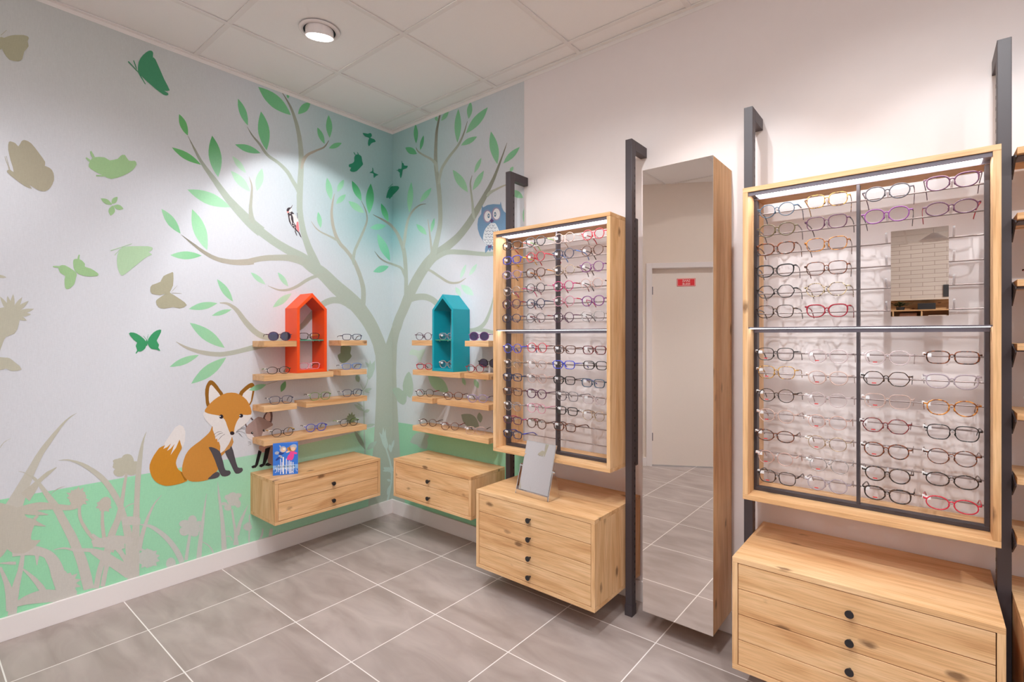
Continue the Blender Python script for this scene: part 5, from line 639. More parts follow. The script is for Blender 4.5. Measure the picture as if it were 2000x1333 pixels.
('A',3,52,52,[-15920,13030,120,-170,90,-80,50,-50,-30,-70,-30,-90,30,-100,30,-110,-30,-80,-30,-60,0,-40,20,-10,40,60,40,60,50,-10,60,0,100,60,90,100,50,150,0,170,-120,170,-150,150,-140,100,-120,50,-130,10,-70,-50]),
('A',3,52,52,[-14630,13380,-80,10,-130,-50,-120,-90,-120,-140,-110,-190,-50,-190,70,-180,100,-140,100,-30,110,-10,110,-50,80,-30,-30,70,-60,100,20,80,10,80,-50,90,-50,110,60,140,70,150,60,150]),
('A',3,53,53,[-2540,27230,70,-60,60,-30,80,-20,160,-10,130,-10,-10,-60,-50,-100,-30,-150,-10,-150,40,-100,60,-20,80,100,90,140,100,80,100,60,110,50,70,50,-30,70,-90,70,-170,0,-150,0,50,80,70,100,-20,110,-70,60,-110,-40,-120,-80,-100,-20,-100,-10,-140,-20,-100,-30]),
('A',3,53,53,[-3210,25490,-40,-130,10,-130,-10,-110,-80,-110,-110,-90,-120,-60,-100,-70,-20,-90,30,-70,90,0,70,0,-50,-110,-50,-110,80,-50,130,0,150,40,180,100,170,180,160,190,110,130,70,110,-20,80,-50,100,-20,160,-40,160,-100,70,-120,10,-130,-20,-120,-70]),
('A',3,53,53,[-1770,24940,-10,-120,-140,-100,-90,-70,140,10,170,10,30,-50,-10,-70,10,-120,30,-70,80,80,100,120,130,70,80,50,-100,20,-140,20,-100,10,-80,40,-20,140,-20,120,-40,40,-30,-30]),
('B',3,53,53,[1110,25430,-20,-210,-160,10,-160,50,-80,-60,0,-100,90,-80,110,-80,0,-90,0,-90,50,-160,70,-90,80,110,70,180,30,160,50,130,220,10,210,0,110,70,10,80,-180,50,-210,60,-40,60,-10,70,-120,100,-110,30]),
('A',3,53,53,[-300,23930,-110,-190,-90,-230,-60,-210,-20,-100,30,-50,100,30,100,40,40,-50,30,-40,50,50,100,110,130,130,0,730,-80,-20,-110,-60]),
('B',3,53,53,[0,23420,150,70,330,150,230,120,110,100,-30,90,-140,80,-280,60,-290,40,-80,20]),
('A',4,52,52,[-15230,12790,0,50,-10,40,-20,10,-10,-10,-10,-30,-10,-60,0,-60,0,-70,10,-50,10,-40,10,-10,20,10,10,40,0,50,10,70]),
('A',4,54,54,[-7980,20710,20,-100,20,-130,40,-160,90,-200,110,-200,100,-120,100,-60,100,50,80,110,60,170,10,190,-60,170,-100,150,-140,110,-120,100,-20,140,-10,100,-70,20,-90,-40,-70,-100,-60,-110]),
('B',4,55,55,[9000,21010,-20,-280,-260,-250,-70,-370,30,-310,170,-410,300,-410,340,-290,410,-120,370,-30,480,130,550,300,230,440,-40,430,-270,450,-390,310,-150,230,-90,410,-60,-180,-550,110,-490,20,-360,-90,-70,160]),
('A',4,56,56,[-14510,7370,-110,-30,-110,-60,-110,-150,-120,-190,-100,-210,-70,-210,-10,-210,30,-200,60,-210,90,-190,110,-150,120,-120,150,-100,170,-80,180,-30,220,-10,320,20,250,70,-20,160,-100,170,-40,100,-50,70,-100,80,-100,100,-60,120,-40,130,-20,130,20,150,80,220,100,210,50,90,20,90,-20,230,-80,210,-220,0,-230,-70,-150,-70]),
('A',4,57,57,[-9690,6410,50,-140,120,-80,140,-70,120,-20,90,-70,0,-250,0,-280,80,-160,130,-100,180,-60,200,-30,150,-20,120,50,60,170,-10,250,-120,300,-200,300,-260,220,-280,140,-290,20,-230,-40]),
('A',5,58,58,[-7960,20760,70,20,30,70,40,80,70,80,50,50,-80,-10,-110,-30,-60,-40,-40,-60,-30,-70,10,-70]),
('a',5,59,59,[-7710,21020,20,40,20,60,20,50,20,50,-30,10,-20,-50,-30,-50,-30,-50,-20,-50]),
('A',5,58,58,[-7760,20970,0,10,-10,0,-10,0,-10,0,-10,-10,0,-10,-10,-10,10,0,0,-10,10,0,10,0,10,0,10,10,0,10,10,0]),
('A',5,60,60,[-7980,20670,100,30,20,90,-140,-20]),
('A',5,58,58,[-7920,20490,60,-330,160,-240,220,-220,160,-100,130,-40,-220,200,0,210,-90,120,-70,120,-30,250,-80,190,160,40,-90,80,-80,50,-80,-70,-90,-30,-100,-70]),
('a',5,58,58,[-7500,19650,20,-70,40,-90,40,-80,30,-60,30,10,-20,70,-30,90,-40,90,-20,60]),
('a',5,58,58,[-7260,19570,40,-60,40,-80,50,-80,40,-60,30,20,-30,60,-40,90,-40,80,-40,70]),
('a',5,61,61,[-7370,20800,10,-80,10,-110,10,-110,20,-80,20,10,0,80,-10,110,-10,110,-10,80]),
('B',5,62,62,[9860,20600,-80,150,-130,110,-140,60,-150,-10,-130,-70,-80,-130,-30,-160,30,-170,80,-150,130,-110,150,-60,140,10,130,80,80,130,30,150]),
('B',5,63,63,[9810,20590,-70,130,-110,100,-120,50,-130,-10,-110,-60,-70,-120,-30,-140,30,-150,70,-130,110,-100,130,-50,120,10,110,70,70,110,30,140]),
('B',5,62,62,[10580,20640,-80,150,-130,120,-140,50,-150,0,-130,-80,-80,-130,-30,-160,30,-170,80,-160,130,-110,150,-50,140,10,130,70,80,130,30,160]),
('B',5,63,63,[10530,20630,-70,130,-100,100,-130,50,-130,0,-110,-70,-70,-110,-30,-150,30,-150,70,-140,110,-100,130,-40,130,10,100,60,70,120,30,140]),
('B',5,64,64,[9570,19930,-210,-160,-120,-170,-70,-180,-40,-190,0,-170,30,-70,70,-60,130,-120,170,-110,180,-70,190,-30,150,10,140,70,160,110,120,160,30,190,-20,200,-50,190,-80,160,-100,160,-100,120,-110,30,-100,0,-70,40,-90,0]),
('B',5,55,55,[9300,18440,30,-230,130,110,140,110,110,-160,110,160,120,-90,250,0,80,220,-410,60,-290,60,-210,-20]),
('A',5,65,65,[-14470,7370,-70,-160,170,60,180,170,-80,-170,-100,-190,160,90,180,220,-80,-240,-100,-310,240,330,170,420,60,-270,70,-250,120,410,20,470,-100,290,-180,120,-200,-110,-240,-380,-240,-380]),
('A',5,66,66,[-13560,5340,110,30,-200,430,-120,50]),
('A',5,67,67,[-12230,8060,-40,-100,-50,-140,-90,-120,-130,-120,-140,-110,-160,-130,-220,-140,-210,-150,-140,-150,-110,-180,-90,-260,-60,-280,-20,-220,20,-200,80,-190,110,-160,130,-120,160,-80,260,-60,260,-20,210,10,190,60,150,140,120,170,90,110,70,150,30,280,80,290,260,210,250,200,110,260,-70,290,-420,340,-450,290,-130,120]),
('A',5,68,68,[-12380,9190,150,80,180,90,180,120,160,120,80,130,-60,160,-130,180,-130,220,-140,190,-120,110,-110,30,-80,-50,-70,-110,-60,-140,-40,-190,-10,-230,20,-250,20,-270,50,-190]),
('A',5,68,68,[-10690,9530,200,-180,150,-230,140,-110,120,220,80,330,50,270,20,240,-40,150,-80,90,-110,0,-140,-60,-140,-100,-150,-130,-160,-150,-70,-160]),
('A',5,69,69,[-10420,7770,-40,-180,30,-200,50,-180,110,-150,170,-110,210,-60,260,-10,250,40,150,80,110,140,140,220,100,220,0,120,-80,110,-190,160,-230,160,-190,110,-170,40,-180,-100,-180,-140,-180,-130]),
('A',6,54,54,[-7820,20380,50,-210,90,-240,10,220,-70,200,-10,200,-80,-20]),
('A',6,54,54,[-7530,20100,-20,20,-30,10,-30,-10,0,-30,20,-20,40,0,20,10]),
('A',6,54,54,[-7580,19940,-20,30,-30,0,-20,-10,0,-30,20,-20,30,0,20,10]),
('A',6,54,54,[-7460,19880,-30,20,-30,0,-20,-10,0,-20,20,-20,30,-10,30,10]),
('A',6,54,54,[-7490,19760,-20,30,-30,0,-20,-10,0,-30,20,-20,30,0,20,10]),
('A',6,54,54,[-7760,20690,-30,20,-30,0,-20,-10,0,-30,20,-20,30,0,20,10]),
('A',6,54,54,[-7510,20000,-20,20,-30,0,-20,-10,0,-20,20,-20,30,-10,20,20]),
('A',6,70,70,[-7270,20260,-100,-40,-20,-160,-30,-150,50,-170,160,-130,10,90,-30,260]),
('B',6,71,71,[9790,20570,-60,120,-90,80,-110,50,-110,-10,-90,-60,-70,-100,-20,-120,20,-130,70,-120,90,-80,110,-40,110,10,90,60,60,90,20,130]),
('B',6,71,71,[10510,20610,-60,120,-90,90,-110,40,-110,-10,-90,-60,-70,-90,-20,-130,20,-130,70,-120,90,-90,110,-40,110,10,90,60,60,100,20,120]),
('B',6,72,72,[9570,18480,140,50,110,-70,40,190,-310,40]),
('A',6,73,73,[-12300,5150,210,-10,130,20,90,50,40,80,-10,90,-60,70,-80,40,-80,-10,-80,-40,-80,-50,-70,-70,-110,-70,-50,-70]),
('A',6,65,65,[-12200,8090,10,-240,100,-310,40,-230,80,40,20,-200,70,10,70,-260,-10,-420,230,140,230,310,130,280,40,190,-400,360]),
('A',6,73,73,[-11490,6310,130,-280,130,-320,110,-280,70,-160,70,-90,120,-30,120,20,90,50,50,70,-10,90,-50,70,-110,10,-110,60,-90,290,-80,360,-80,360,-90,260,-80,-10,-80,-100,-120,-50,-70,-90]),
('A',6,65,65,[-12210,9320,160,130,170,90,100,120,-110,210,-160,220,-120,170,-90,100,-70,-40,-40,-130,-20,-190,-10,-220,10,-290,50,-220]),
('A',6,65,65,[-10470,9260,220,-170,100,180,40,300,50,270,-10,190,-150,-10,-170,-120,-180,-160,-80,-200]),
('A',6,57,57,[-10420,7770,-40,-200,30,-180,150,-50,180,-30,110,-140,100,-150,170,-70,160,20,40,200,80,230,290,130,270,110,20,90,-100,110,-190,150,-230,140,-190,110,-170,40,-180,-100,-180,-140,-180,-130]),
('A',6,74,74,[-9340,8070,170,-70,120,-120,100,-50,50,170,20,230,-20,200,-60,150,-140,10,-150,-80,-140,-170,-70,-180]),
('A',6,74,74,[-10070,8110,70,40,-170,190,-80,-20]),
('A',6,74,74,[-10420,7720,50,70,-100,350,-60,-20]),
('A',6,75,75,[-9690,6390,230,-280,210,100,30,200,-470,140]),
('A',7,18,18,[-9250,10150,-140,30,-130,20,-120,0,-120,-10,-110,-30,-110,-50,-100,-60,-100,-70,-90,-90,130,-30,120,-20,130,0,110,10,120,30,110,40,100,60,100,80]),
('a',7,36,36,[-9250,10140,40,10,60,10,60,20,80,20,100,20,130,30,120,30,80,20,-10,30,-80,-20,-120,-30,-120,-30,-110,-20,-80,-20,-60,-20,-60,-20,-30,-10]),
('A',7,76,76,[-8370,9620,90,50,70,50,70,60,40,60,30,80,20,80,0,90,-10,90,-30,100,-90,-50,-70,-50,-60,-60,-50,-60,-30,-80,-10,-80,0,-80,10,-100]),
('B',7,77,77,[9690,20550,-20,50,-30,40,-40,20,-30,-10,-30,-30,-20,-40,-10,-60,10,-60,20,-50,30,-30,30,-20,40,10,30,20,20,50,0,50]),
('B',7,77,77,[10220,20560,-20,50,-30,40,-30,10,-40,0,-30,-30,-10,-50,-10,-60,10,-60,10,-50,30,-40,40,-10,30,0,30,30,20,50,10,60]),
('B',7,78,78,[9670,20170,110,-60,60,-110,100,90,120,10,-200,220]),
('b',7,79,79,[9570,19980,10,-40,20,-40,30,-30,40,-20,40,10,30,20,20,30,20,40,-30,10,-10,-40,-20,-30,-20,-10,-30,0,-20,10,-20,10,-20,40,-20,40]),
('b',7,79,79,[9880,19930,10,-30,20,-50,30,-30,40,-10,40,0,30,20,20,40,10,40,-20,0,-10,-30,-20,-30,-20,-10,-30,0,-20,0,-20,20,-20,40,-20,40]),
('b',7,79,79,[9470,19840,10,-40,20,-50,30,-20,40,-20,40,10,30,20,20,30,10,40,-20,10,-10,-40,-20,-30,-30,-10,-20,0,-20,10,-30,10,-20,40,-10,40]),
('b',7,79,79,[9750,19800,10,-40,20,-40,30,-30,40,-10,40,0,30,20,20,40,10,30,-20,10,-10,-30,-20,-40,-30,-10,-20,0,-20,10,-20,10,-20,40,-20,40]),
('b',7,79,79,[10020,19760,20,-40,20,-40,30,-30,40,-10,30,0,30,20,30,40,10,30,-30,10,-10,-30,-20,-30,-20,-20,-20,0,-30,10,-20,20,-20,40,-10,30]),
('b',7,79,79,[9340,19650,10,-40,20,-40,40,-30,30,-10,40,0,40,20,20,40,10,30,-30,10,-10,-30,-20,-30,-20,-20,-30,0,-20,10,-20,20,-20,40,-20,30]),
('b',7,79,79,[9600,19620,10,-40,20,-40,30,-30,40,-20,40,10,30,20,20,40,20,30,-30,10,-10,-40,-20,-30,-20,-10,-30,0,-20,10,-20,10,-20,40,-20,40]),
('b',7,79,79,[9880,19580,10,-40,20,-40,30,-30,40,-10,40,0,30,20,20,40,10,30,-20,10,-10,-30,-20,-40,-20,-10,-30,0,-20,10,-20,20,-20,40,-20,30]),
('b',7,79,79,[10150,19540,10,-30,20,-50,30,-20,40,-20,40,10,30,20,20,30,10,40,-20,10,-20,-40,-20,-30,-20,-10,-20,0,-20,10,-30,10,-20,40,-10,40]),
('b',7,79,79,[9260,19480,10,-40,20,-50,30,-20,40,-20,40,10,30,20,20,30,10,40,-20,10,-10,-40,-20,-30,-30,-10,-20,0,-20,0,-30,20,-20,40,-10,40]),
('b',7,79,79,[9510,19440,10,-30,20,-50,30,-30,40,-10,40,0,30,20,20,40,10,40,-20,0,-10,-30,-20,-30,-30,-10,-20,0,-20,0,-20,20,-20,40,-20,30]),
('b',7,79,79,[9760,19410,10,-40,20,-40,30,-30,40,-10,40,0,30,20,20,40,10,30,-20,10,-20,-30,-20,-30,-20,-10,-20,-10,-20,10,-30,20,-20,40,-10,30]),
('b',7,79,79,[10000,19380,20,-40,20,-40,30,-30,40,-10,30,0,30,20,20,40,20,30,-30,10,-10,-30,-20,-30,-20,-20,-20,0,-30,10,-20,20,-20,30,-10,40]),
('b',7,79,79,[10250,19350,10,-40,20,-40,30,-30,40,-10,40,0,30,20,20,40,10,30,-20,10,-20,-30,-20,-40,-20,-10,-20,0,-20,10,-30,20,-20,30,-10,40]),
('b',7,79,79,[9310,19300,10,-40,20,-40,30,-30,40,-10,40,0,30,20,20,40,10,30,-20,10,-10,-30,-20,-40,-30,-10,-20,0,-20,10,-30,10,-20,40,-10,40]),
('b',7,79,79,[9580,19260,10,-30,30,-50,30,-30,40,-10,30,0,40,20,20,40,10,40,-30,10,-10,-40,-20,-30,-20,-10,-20,0,-30,0,-20,20,-20,40,-10,40]),
('b',7,79,79,[9840,19230,10,-40,20,-40,30,-30,40,-10,40,0,30,20,20,40,10,40,-20,0,-10,-30,-20,-30,-30,-10,-20,-10,-20,10,-20,20,-20,40,-20,30]),
('b',7,79,79,[10090,19200,10,-40,20,-40,30,-30,40,-10,30,0,40,20,20,40,10,30,-30,10,-10,-30,-20,-30,-20,-10,-20,-10,-30,10,-20,20,-20,40,-10,30]),
('b',7,79,79,[9190,19120,10,-30,30,-50,30,-20,40,-20,40,10,30,20,20,30,10,40,-20,10,-20,-40,-20,-30,-20,-10,-20,0,-30,0,-20,20,-20,40,-10,40]),
('b',7,79,79,[9470,19090,10,-40,20,-40,30,-30,40,-10,40,0,30,20,20,40,10,40,-20,0,-10,-30,-20,-30,-30,-10,-20,-10,-20,10,-30,20,-20,40,-10,30]),
('b',7,79,79,[9720,19060,10,-40,20,-40,30,-30,40,-10,40,0,30,20,20,40,10,40,-20,0,-20,-30,-20,-30,-20,-10,-20,-10,-20,10,-30,20,-20,40,-10,30]),
('b',7,79,79,[9960,19030,10,-40,30,-40,30,-30,30,-10,40,0,30,20,20,40,20,40,-30,0,-10,-30,-20,-30,-20,-10,-30,0,-20,0,-20,20,-20,40,-10,30]),
('b',7,79,79,[10210,19000,10,-40,20,-40,30,-30,40,-10,40,10,30,10,20,40,10,40,-20,0,-20,-30,-20,-30,-20,-10,-20,0,-20,0,-30,20,-20,40,-10,30]),
('b',7,79,79,[9360,18950,10,-40,20,-40,40,-30,30,-10,40,0,40,20,20,40,10,30,-30,10,-10,-30,-20,-40,-20,-10,-30,0,-20,10,-20,20,-20,30,-20,40]),
('b',7,79,79,[9610,18920,10,-40,20,-40,40,-30,30,-10,40,0,40,20,20,40,10,30,-30,10,-10,-30,-20,-30,-20,-20,-30,0,-20,10,-20,20,-20,30,-10,40]),
('b',7,79,79,[9860,18890,10,-40,20,-40,30,-30,40,-10,40,0,30,20,20,40,10,40,-20,0,-10,-30,-20,-30,-30,-10,-20,-10,-20,10,-20,20,-20,40,-20,30]),
('b',7,79,79,[10110,18860,10,-40,20,-40,30,-30,40,-10,30,0,40,20,20,40,10,40,-30,0,-10,-30,-20,-30,-20,-10,-20,0,-30,0,-20,20,-20,40,-10,30]),
('b',7,79,79,[9440,18800,20,-40,20,-40,30,-30,40,-10,40,0,30,20,20,40,10,30,-20,10,-20,-30,-20,-30,-20,-20,-20,0,-20,10,-30,20,-20,30,-10,40]),
('b',7,79,79,[9690,18770,20,-40,20,-40,30,-30,40,-10,40,0,30,20,20,40,10,40,-20,0,-20,-30,-20,-30,-20,-10,-20,-10,-30,10,-20,20,-20,40,-10,30]),
('b',7,79,79,[9940,18740,10,-40,20,-40,40,-30,30,-10,40,10,30,10,20,40,20,40,-30,10,-10,-40,-20,-30,-20,-10,-30,0,-20,0,-20,20,-20,40,-10,30]),
('A',7,80,80,[-11290,7020,-210,-320,-320,-270,510,240,130,280,-10,390]),
('A',7,73,73,[-12360,6820,90,-180,80,-210,100,-260,110,-360,110,-330,80,-190,80,-100,140,-50,140,0,110,40,60,70,-10,90,-60,90,-110,20,-100,50,-60,170,-40,210,-40,180,-50,180,-40,200,-70,170,-140,140,-160,110,-150,70,-110,0]),
('A',7,65,65,[-12600,8910,-80,-80,10,-90,40,-140,90,-170,140,-190,170,-180,180,-100,180,-80,170,-130,160,-140,180,-190,170,-120,120,120,140,200,240,160,250,180,170,160,120,160,90,120,-80,130,-430,250,-550,220,-490,100,-440,0,-330,-70]),
('A',7,81,81,[-9200,7980,170,-60,30,230,-20,260,-80,70,-100,-30,-100,-140,-50,-180]),
('A',7,82,82,[-10020,7390,-10,30,-30,20,-20,10,-30,-10,-20,-10,-10,-20,-10,-20,10,-30,10,-20,20,-20,30,-10,20,0,30,10,10,20,0,30]),
('A',7,82,82,[-9340,7440,-20,20,-20,20,-30,10,-20,0,-20,-10,-20,-20,0,-30,0,-30,20,-20,20,-20,20,-10,30,0,20,10,20,20,0,30]),
('A',7,82,82,[-9920,5460,-130,-10,-80,-50,70,-100,190,0,120,130,220,750,-190,120]),
('A',7,82,82,[-9480,5450,-130,-20,-80,-80,130,-100,210,80,180,390,160,660,-310,-60]),
('A',7,82,82,[-9120,5240,190,30,-240,190,-110,-30,-60,-110]),
('a',8,46,46,[-20480,25910,40,70,50,80,50,90,40,60,-10,10,-40,-60,-50,-90,-50,-80,-40,-70]),
('a',8,47,47,[-20230,20270,-30,110,-30,140,-40,150,-30,110,-10,-10,20,-110,40,-150,40,-140,20,-120]),
('a',8,47,47,[-20200,20270,-30,120,-30,150,-30,150,-20,110,-20,0,30,-120,20,-150,30,-150,30,-120]),
('a',8,48,48,[-16050,26640,100,-80,120,-100,120,-110,100,-70,20,30,-90,80,-120,110,-120,110,-90,80]),
('a',8,48,48,[-15620,26270,60,-110,80,-130,90,-130,60,-100,30,20,-60,110,-80,140,-80,140,-60,100]),
('a',8,48,48,[-15830,26790,30,-80,40,-110,30,-110,40,-80,20,20,-20,90,-30,110,-40,110,-30,80]),
('a',8,49,49,[-17330,21580,-30,60,-30,70,-40,70,-30,50,-50,-50,10,-60,20,-80,30,-80,30,-50]),
('a',8,49,49,[-17460,21360,-40,30,-40,40,-60,30,-40,20,-30,-50,30,-40,50,-50,40,-40,40,-30]),
('a',8,49,49,[-17280,20660,70,20,90,20,90,20,70,20,0,50,-70,-10,-90,-10,-90,-20,-70,-10]),
('a',8,49,49,[-18610,16250,-50,0,-60,0,-60,-10,-40,-10,0,-40,40,-10,60,-10,60,0,40,0]),
('a',8,49,49,[-17900,16640,10,50,0,60,10,60,0,50,-40,0,-10,-40,-20,-60,-10,-60,0,-50]),
('a',8,50,50,[-16720,17180,180,100,240,130,230,130,190,100,0,30,-190,-100,-240,-130,-240,-130,-180,-90]),
('a',8,50,50,[-16560,16990,50,80,60,90,70,100,40,80,-10,10,-50,-80,-60,-90,-70,-90,-50,-80]),
('a',8,47,47,[-14180,15350,60,80,80,100,80,110,60,80,0,10,-70,-80,-80,-100,-80,-110,-60,-80]),
('a',8,47,47,[-14160,15310,100,0,130,0,120,0,100,10,0,10,-100,0,-120,0,-130,0,-100,0]),
('a',8,52,52,[-15270,12890,-30,50,-40,50,-30,50,-30,40,-10,0,30,-50,30,-50,40,-60,30,-40]),
('a',8,52,52,[-15240,12890,10,50,20,70,10,80,10,50,-10,10,-10,-60,-20,-70,-10,-70,-10,-60]),
('a',8,53,53,[-3140,25620,-20,30,-40,40,-40,40,-40,30,-30,-20,20,-40,30,-50,40,-50,30,-30]),
('a',8,53,53,[-2860,25670,-30,30,-30,50,-30,40,-30,30,-40,-20,20,-40,30,-50,30,-50,20,-30]),
('B',8,53,53,[730,25190,-50,10,0,-50,50,0]),
('B',8,53,53,[680,25200,-60,10,0,-40,60,-20]),
('B',8,53,53,[620,25210,-60,10,0,-40,60,-10]),
('B',8,53,53,[560,25220,-50,0,0,-20,50,-20]),
('b',8,53,53,[1170,25630,0,30,0,40,0,40,-10,30,-40,10,0,-30,-10,-40,0,-40,0,-30]),
('A',8,53,53,[-390,23880,90,100,-30,20,-90,-100]),
('A',8,53,53,[-300,23980,120,130,-30,20,-120,-130]),
('A',8,53,53,[-180,24110,120,130,-20,20,-130,-130]),
('A',8,53,53,[-60,24240,60,60,0,40,-80,-80]),
('B',8,53,53,[0,24300,50,30,-30,20,-20,-10]),
('B',8,54,54,[9640,20530,-10,20,-10,10,-20,10,-10,0,-10,-10,-10,-20,0,-20,0,-20,10,-20,10,-20,10,0,20,0,10,10,10,20,0,20]),
('B',8,54,54,[10180,20530,-10,20,-20,20,-10,0,-20,0,-10,-10,-10,-10,0,-20,0,-30,10,-20,10,-10,20,-10,10,10,20,10,10,10,0,20]),
('A',8,67,67,[-12440,8800,210,-80,200,-60,190,-60,140,-110,110,-130,70,-150,50,-170,50,-160,50,-150,50,-130,60,-90,70,-30,70,10,30,80,20,120,20,130,50,160,70,170,100,160,100,120,140,70,240,-40,200,0,40,160,-50,230,-90,240,-140,250,-190,200,-210,160,-210,100,-220,40,-230,0,-230,-60,-240,-120,-220,-150,-200,-180,-150,-180,-100,-140,0,-110]),
('A',8,83,83,[-10040,7400,0,10,-10,0,-10,10,-10,-10,-10,-10,10,-10,0,-10,10,0,0,-10,10,0,10,10,0,10]),
('A',8,83,83,[-9360,7440,-10,10,0,10,-10,0,-10,0,-10,-10,0,-10,0,-10,0,-10,10,0,10,0,10,0,10,10]),
('a',8,84,84,[-10120,6880,-50,0,-50,10,-60,0,-40,0,0,-10,40,0,60,-10,60,0,40,0]),
('a',8,84,84,[-10120,6810,-50,0,-50,-10,-60,-10,-40,-10,0,0,40,0,60,10,60,0,40,10]),
('a',8,84,84,[-10120,6740,-50,-10,-50,-20,-60,-20,-40,-10,0,-10,50,10,50,20,60,10,40,20]),
('A',9,85,85,[-11660,8570,-20,40,-40,30,-40,20,-40,-10,-40,-20,-20,-30,-10,-50,10,-40,20,-50,40,-30,40,-10,40,0,40,20,20,40,10,50]),
('A',9,85,85,[-10600,8490,-20,40,-40,30,-40,10,-40,0,-30,-20,-30,-40,0,-40,0,-40,30,-40,30,-30,40,-10,40,0,40,20,20,30,10,50]),
('A',9,86,86,[-11070,7550,-30,30,-40,30,-40,20,-50,0,-40,-20,-20,-30,-10,-40,10,-40,20,-40,40,-30,50,-10,40,0,40,10,30,30,10,40]),
('a',9,58,58,[-11750,7710,-50,0,-80,10,-70,-10,-70,-40,-70,-40,-50,-40,10,-10,50,30,70,50,70,30,70,10,70,0,50,-10]),
('a',9,58,58,[-11660,7620,-60,0,-80,-10,-80,-20,-80,-50,-80,-60,-60,-40,10,-10,60,40,80,60,80,40,80,20,80,10,50,10]),
('a',9,58,58,[-11570,7540,-50,-20,-70,-40,-70,-40,-70,-80,-60,-80,-50,-70,10,-10,50,70,70,80,60,70,70,50,70,30,50,30]),
('a',9,58,58,[-10420,7640,-60,20,-80,40,-90,20,-90,-10,-90,-30,-50,-10,0,-20,60,20,80,20,90,10,80,-20,90,-30,60,-20]),
('a',9,58,58,[-10470,7400,-60,50,-90,60,-90,50,-90,30,-90,10,-60,0,0,-10,60,-10,90,-10,90,-20,80,-50,90,-60,70,-50]),
('a',9,58,58,[-10630,7220,-40,70,-60,90,-70,80,-70,50,-60,40,-50,30,0,-10,40,-30,70,-40,60,-50,60,-80,70,-90,50,-70]),
('a',9,58,58,[-10420,7690,-40,30,-70,40,-60,20,-70,0,-60,-20,-40,-10,0,-10,50,10,60,10,60,10,60,-30,60,-30,50,-30]),
('A',10,83,83,[-11790,8570,-10,10,-10,10,-10,0,-10,0,-10,-10,-10,-10,0,-10,0,-10,10,-20,10,0,10,-10,10,0,10,10,10,10,0,10]),
('A',10,83,83,[-10730,8490,-10,10,-10,10,-10,0,-10,0,-20,-10,0,-10,-10,-10,10,-10,0,-20,20,-10,10,0,10,0,10,10,10,10,0,10]),
]
BIG_UP = [
  [(0, 2.628, 1.775, 'round', 'teal blue', None), (1, 2.787, 1.785, 'square', 'amber tortoise', None), (2, 2.958, 1.782, 'panto', 'dark grey', 'plum'), (3, 3.12, 1.787, 'cat-eye', 'plum', None)],
  [(0, 2.628, 1.702, 'panto', 'olive brown', 'grey'), (1, 2.786, 1.707, 'square', 'plum', 'dark grey'), (2, 2.956, 1.707, 'panto', 'purple', 'dark grey'), (3, 3.118, 1.706, 'oval', 'plum', 'red')],
  [(0, 2.624, 1.632, 'cat-eye', 'brown tortoise', None), (1, 2.786, 1.631, 'square', 'honey tortoise', 'brown')],
  [(0, 2.622, 1.55, 'cat-eye', 'black', 'dark grey'), (1, 2.786, 1.546, 'square', 'brown tortoise', None)],
  [(0, 2.624, 1.472, 'hexagonal', 'black', None), (1, 2.785, 1.471, 'hexagonal', 'cream tortoise', None)],
  [(0, 2.622, 1.398, 'square', 'dark tortoise', None), (1, 2.787, 1.396, 'cat-eye', 'deep red', None)],
]
BIG_LO = [
  [(0, 2.623, 1.239, 'square', 'black', None), (1, 2.79, 1.235, 'panto', 'clear crystal', None), (2, 2.958, 1.235, 'panto', 'clear crystal', None), (3, 3.12, 1.24, 'rectangular', 'brown tortoise', None)],
  [(0, 2.626, 1.171, 'square', 'amber tortoise', None), (1, 2.79, 1.159, 'panto', 'clear beige', None), (2, 2.955, 1.165, 'hexagonal', 'dark tortoise', None), (3, 3.119, 1.165, 'cat-eye', 'clear grey', None)],
  [(0, 2.626, 1.085, 'round', 'dark tortoise', None), (1, 2.788, 1.082, 'round', 'clear crystal', None), (2, 2.958, 1.091, 'square', 'clear beige', None), (3, 3.119, 1.083, 'panto', 'honey tortoise', None)],
  [(0, 2.626, 1.009, 'panto', 'clear beige', None), (1, 2.788, 1.003, 'round', 'rose gold', None), (2, 2.953, 1.009, 'hexagonal', 'burgundy tortoise', None), (3, 3.121, 1.006, 'square', 'black', None)],
  [(0, 2.623, 0.934, 'oval', 'brown tortoise', None), (1, 2.788, 0.928, 'round', 'gold metal', None), (2, 2.955, 0.927, 'panto', 'brown tortoise', None), (3, 3.119, 0.929, 'round', 'brown tortoise', None)],
  [(0, 2.623, 0.851, 'round', 'rose gold', None), (1, 2.793, 0.851, 'round', 'silver metal', None), (2, 2.958, 0.847, 'panto', 'dark tortoise', None), (3, 3.119, 0.857, 'oval', 'dark tortoise', None)],
  [(0, 2.629, 0.78, 'square', 'dark tortoise', None), (1, 2.788, 0.782, 'panto', 'clear grey', None), (2, 2.958, 0.781, 'cat-eye', 'dark tortoise', None), (3, 3.119, 0.782, 'oval', 'red', None)],
]
